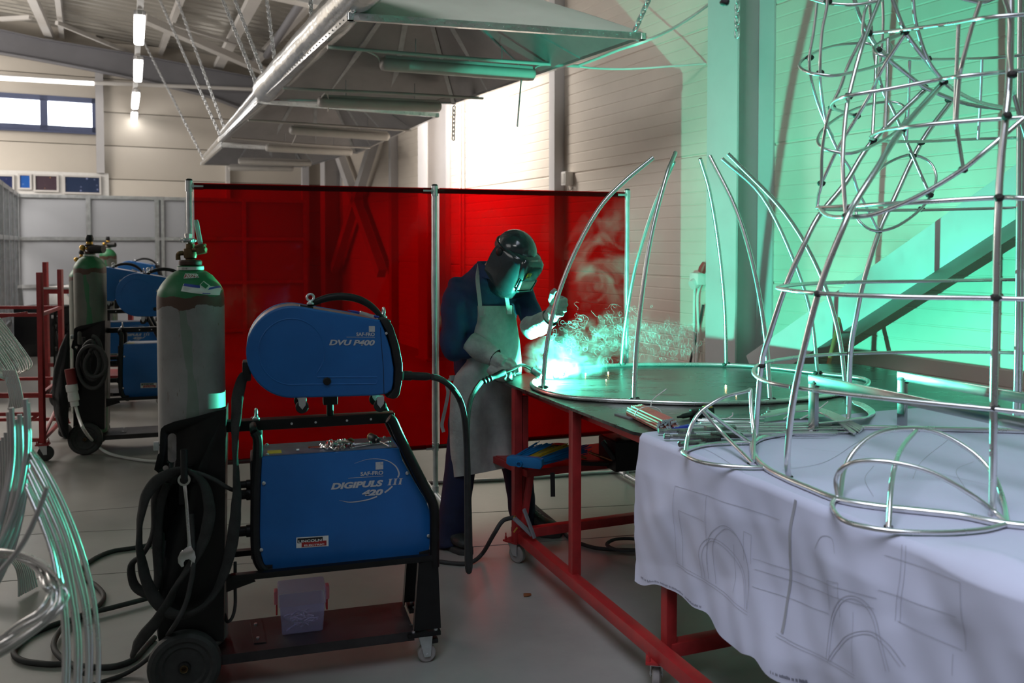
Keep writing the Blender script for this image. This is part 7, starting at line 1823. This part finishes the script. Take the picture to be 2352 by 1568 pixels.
# bundle of upright tubes bending away to the left
for k, (x, y) in enumerate(((58, 916), (63, 925), (26, 936), (20, 945), (45, 951), (37, 962), (52, 957), (60, 966), (30, 985), (14, 992), (36, 978), (48, 990), (8, 1003), (2, 1010), (22, 1012), (56, 1000))):
    D = 2.15 + .012 * k
    P = [at(x, y, D), at(x + 3, y + 60, D), at(x + 2, y + 125, D), at(x - 8, y + 190, D - .02), at(x - 28, y + 265, D - .04), at(x - 62, y + 340, D - .06), at(x - 100, y + 400, D - .06)]
    b = MB(); b.tube(P, .0062, 10, n=5); tag(b.build('bent_tube', M['alu_dull'], ang=60), 'dull aluminium tube in the upright bundle at the left edge', 'tube', 'upright tube bundle at the left edge')
z7p = lambda X, Y, D: at(X / 2.76, 1000 + Y / 2.76, D)
arcs = [[(190, 85), (280, 200), (400, 430), (500, 680), (570, 920), (610, 1150), (625, 1400), (618, 1640)], [(192, 110), (290, 290), (410, 560), (490, 800), (550, 1050), (575, 1300), (570, 1640)],
        [(195, 160), (300, 350), (415, 620), (475, 850), (535, 1100), (556, 1400), (548, 1640)], [(185, 210), (290, 420), (390, 650), (450, 900), (495, 1200), (508, 1400), (500, 1640)],
        [(180, 250), (275, 460), (370, 700), (430, 930), (475, 1200), (485, 1400), (478, 1640)], [(170, 310), (260, 500), (340, 720), (380, 900), (418, 1130), (432, 1400), (425, 1640)], [(168, 330), (250, 520), (325, 730), (365, 920), (400, 1130), (412, 1400), (402, 1640)]]
for k, A_ in enumerate(arcs):
    b = MB(); b.tube([z7p(X, Y, 1.98 + .03 * (len(arcs) - k) - .03 * i) for i, (X, Y) in enumerate(A_)], .0058, 10, n=5)
    tag(b.build('bent_tube', M['alu'], ang=60), 'long aluminium tube bowed in a wide arc at the lower left', 'tube', 'bowed tubes at the lower left')
for k in range(8):
    f = k / 7
    P = [z7p(X, Y, 1.86 + .02 * f + d_) for X, Y, d_ in ((-200, 745 + 30 * f, .2), (0, 722 + 40 * f, .16), (150 - 30 * f, 742 + 45 * f, .12), (300 - 70 * f, 830 + 40 * f, .06), (385 - 95 * f, 930 + 20 * f, 0), (412 - 110 * f, 1010 - 5 * f, -.02), (370 - 110 * f, 1130 - 40 * f, -.05), (200 - 80 * f, 1262 - 60 * f, -.06), (0 - 30 * f, 1392 - 90 * f, -.06), (-200, 1480 - 90 * f, -.04))]
    P = [p + Vector((tr_.uniform(-.004, .004), tr_.uniform(-.01, .01), tr_.uniform(-.005, .005))) for p in P]
    b = MB(); b.tube(P, .0042, 10, n=6); tag(b.build('bent_tube', M['alu'], ang=60), 'shiny aluminium tube in the horizontal coil at the lower left', 'tube', 'coiled tubes at the lower left')
b = MB(); b.tube([z7p(X, Y, 1.83) for X, Y in ((300, 328), (235, 500), (140, 690), (0, 865), (-150, 1000))], .0058, 10, n=5); tag(b.build('bent_tube', M['alu_dull'], ang=60), 'single tube crossing in front of the upright bundle, its cut end free', 'tube')
for k in range(9):
    f = k / 8
    P = [onz(x, y, z_) for x, y, z_ in ((-40, 1258 + 22 * f, .16), (22 - 14 * f, 1258 + 22 * f, .17), (54 - 22 * f, 1274 + 22 * f, .15), (74 - 32 * f, 1306 + 20 * f, .09), (85 - 42 * f, 1348 + 22 * f, .012))]
    b = MB(); b.tube(P, .0046, 8, n=5); tag(b.build('bent_tube', M['alu_dull'], ang=60), 'bent aluminium tube with its cut end on the floor behind the coil', 'tube', 'bent tubes standing on the floor behind the coil')
# ================================================================ welding smoke
def smoke_mat(nm, dens, fine, emis_=0.0):
    m = bpy.data.materials.new(nm); m.use_nodes = True; nt = m.node_tree; nt.nodes.clear()
    out = nt.nodes.new('ShaderNodeOutputMaterial'); vs = nt.nodes.new('ShaderNodeVolumeScatter'); vs.inputs['Color'].default_value = (.86, .9, .95, 1); vs.inputs['Anisotropy'].default_value = .0
    tc = nt.nodes.new('ShaderNodeTexCoord')
    n1 = nt.nodes.new('ShaderNodeTexNoise'); n1.inputs['Scale'].default_value = fine; n1.inputs['Detail'].default_value = 4; n1.inputs['Distortion'].default_value = 1.6; n1.inputs['Roughness'].default_value = .55
    nt.links.new(tc.outputs['Object'], n1.inputs['Vector'])
    mr = nt.nodes.new('ShaderNodeMapRange'); mr.inputs[1].default_value = .48; mr.inputs[2].default_value = .72; mr.inputs[3].default_value = 0; mr.inputs[4].default_value = 1
    nt.links.new(n1.outputs[0], mr.inputs[0])
    # fade towards the outside of the puff
    gr = nt.nodes.new('ShaderNodeTexGradient'); gr.gradient_type = 'SPHERICAL'
    mp = nt.nodes.new('ShaderNodeMapping'); nt.links.new(tc.outputs['Generated'], mp.inputs[0]); mp.inputs['Location'].default_value = (-1, -1, -1); mp.inputs['Scale'].default_value = (2, 2, 2)
    nt.links.new(mp.outputs[0], gr.inputs[0])
    mu = nt.nodes.new('ShaderNodeMath'); mu.operation = 'MULTIPLY'; nt.links.new(mr.outputs[0], mu.inputs[0]); nt.links.new(gr.outputs[0], mu.inputs[1])
    m2 = nt.nodes.new('ShaderNodeMath'); m2.operation = 'MULTIPLY'; m2.inputs[1].default_value = dens; nt.links.new(mu.outputs[0], m2.inputs[0])
    nt.links.new(m2.outputs[0], vs.inputs['Density']); nt.links.new(vs.outputs[0], out.inputs['Volume'])
    return m
def puff(c, sx, sy, sz, m, label, tilt=0.0):
    b = MB(); b.ball((0, 0, 0), 1.0, 20, 12, sc3=(sx, sy, sz))
    b.v = [c + Matrix.Rotation(tilt, 3, 'Y') @ v for v in b.v]
    o = b.build('welding_smoke', m, ang=180); o['kind'] = 'stuff'; tag(o, label, 'smoke'); return o
puff(at(1300, 822, 4.55), .26, .17, .13, smoke_mat('dense_smoke', 7.0, 9.0), 'bright blue-white smoke billowing low over the table just behind the arc')
puff(at(1415, 610, 4.75), .30, .16, .42, smoke_mat('thin_smoke', 1.7, 5.0), 'thin grey smoke drifting up in front of the red screen', .25)
puff(at(1440, 780, 4.65), .42, .16, .17, smoke_mat('wispy_smoke', 3.0, 13.0), 'wispy smoke trailing right over the table behind the uprights')
puff(at(1275, 846, 4.40), .15, .09, .055, smoke_mat('arc_bloom_puff', 26.0, 14.0), 'small dense smoke puff added as white bloom right at the arc')  # extra volume added to imitate the white bloom round the arc
# fine curling threads
wr = random.Random(31)
def thread_mat():
    m = bpy.data.materials.new('smoke_thread'); m.use_nodes = True; nt = m.node_tree; out = nt.nodes['Material Output']; b = nt.nodes['Principled BSDF']
    b.inputs['Base Color'].default_value = (.8, .85, .88, 1); b.inputs['Roughness'].default_value = 1.0
    tl = nt.nodes.new('ShaderNodeBsdfTranslucent'); tl.inputs[0].default_value = (.85, .9, .92, 1); ad = nt.nodes.new('ShaderNodeMixShader'); ad.inputs[0].default_value = .5
    nt.links.new(b.outputs[0], ad.inputs[1]); nt.links.new(tl.outputs[0], ad.inputs[2])
    tr = nt.nodes.new('ShaderNodeBsdfTransparent'); mx = nt.nodes.new('ShaderNodeMixShader'); mx.inputs[0].default_value = .15
    nt.links.new(tr.outputs[0], mx.inputs[1]); nt.links.new(ad.outputs[0], mx.inputs[2]); nt.links.new(mx.outputs[0], out.inputs[0]); return m
TM = thread_mat()
b = MB()
for k in range(330):
    u = wr.random() ** .8
    x = 1270 + 320 * u + wr.gauss(0, 14); y = 800 - 45 * (1 - abs(u - .45)) + wr.gauss(0, 26) + 6 * u
    if y > 832: y = 832 - wr.random() * 20
    p = at(x, y, 4.55 + wr.uniform(-.15, .2)); a = wr.uniform(0, 6.28); cv = wr.uniform(-1, 1); e = wr.uniform(-1, 1)
    q = [p.copy()]; stp = wr.uniform(.003, .008)
    for i in range(wr.randint(10, 34)):
        cv += wr.uniform(-.7, .7); cv = max(-1.0, min(1.0, cv)); a += cv * .75; e = e * .8 + wr.uniform(-.4, .4)
        p = p + Vector((math.cos(a), e * .5, math.sin(a))) * stp; q.append(p.copy())
    b.tube(q, [.0001, .0003, .0004, .0003, .0001], 4, n=2, caps=False)
o = b.build('smoke_threads', TM, ang=180, recalc=False); o['kind'] = 'stuff'; tag(o, 'fine curling threads of smoke in the air right of the arc', 'smoke')
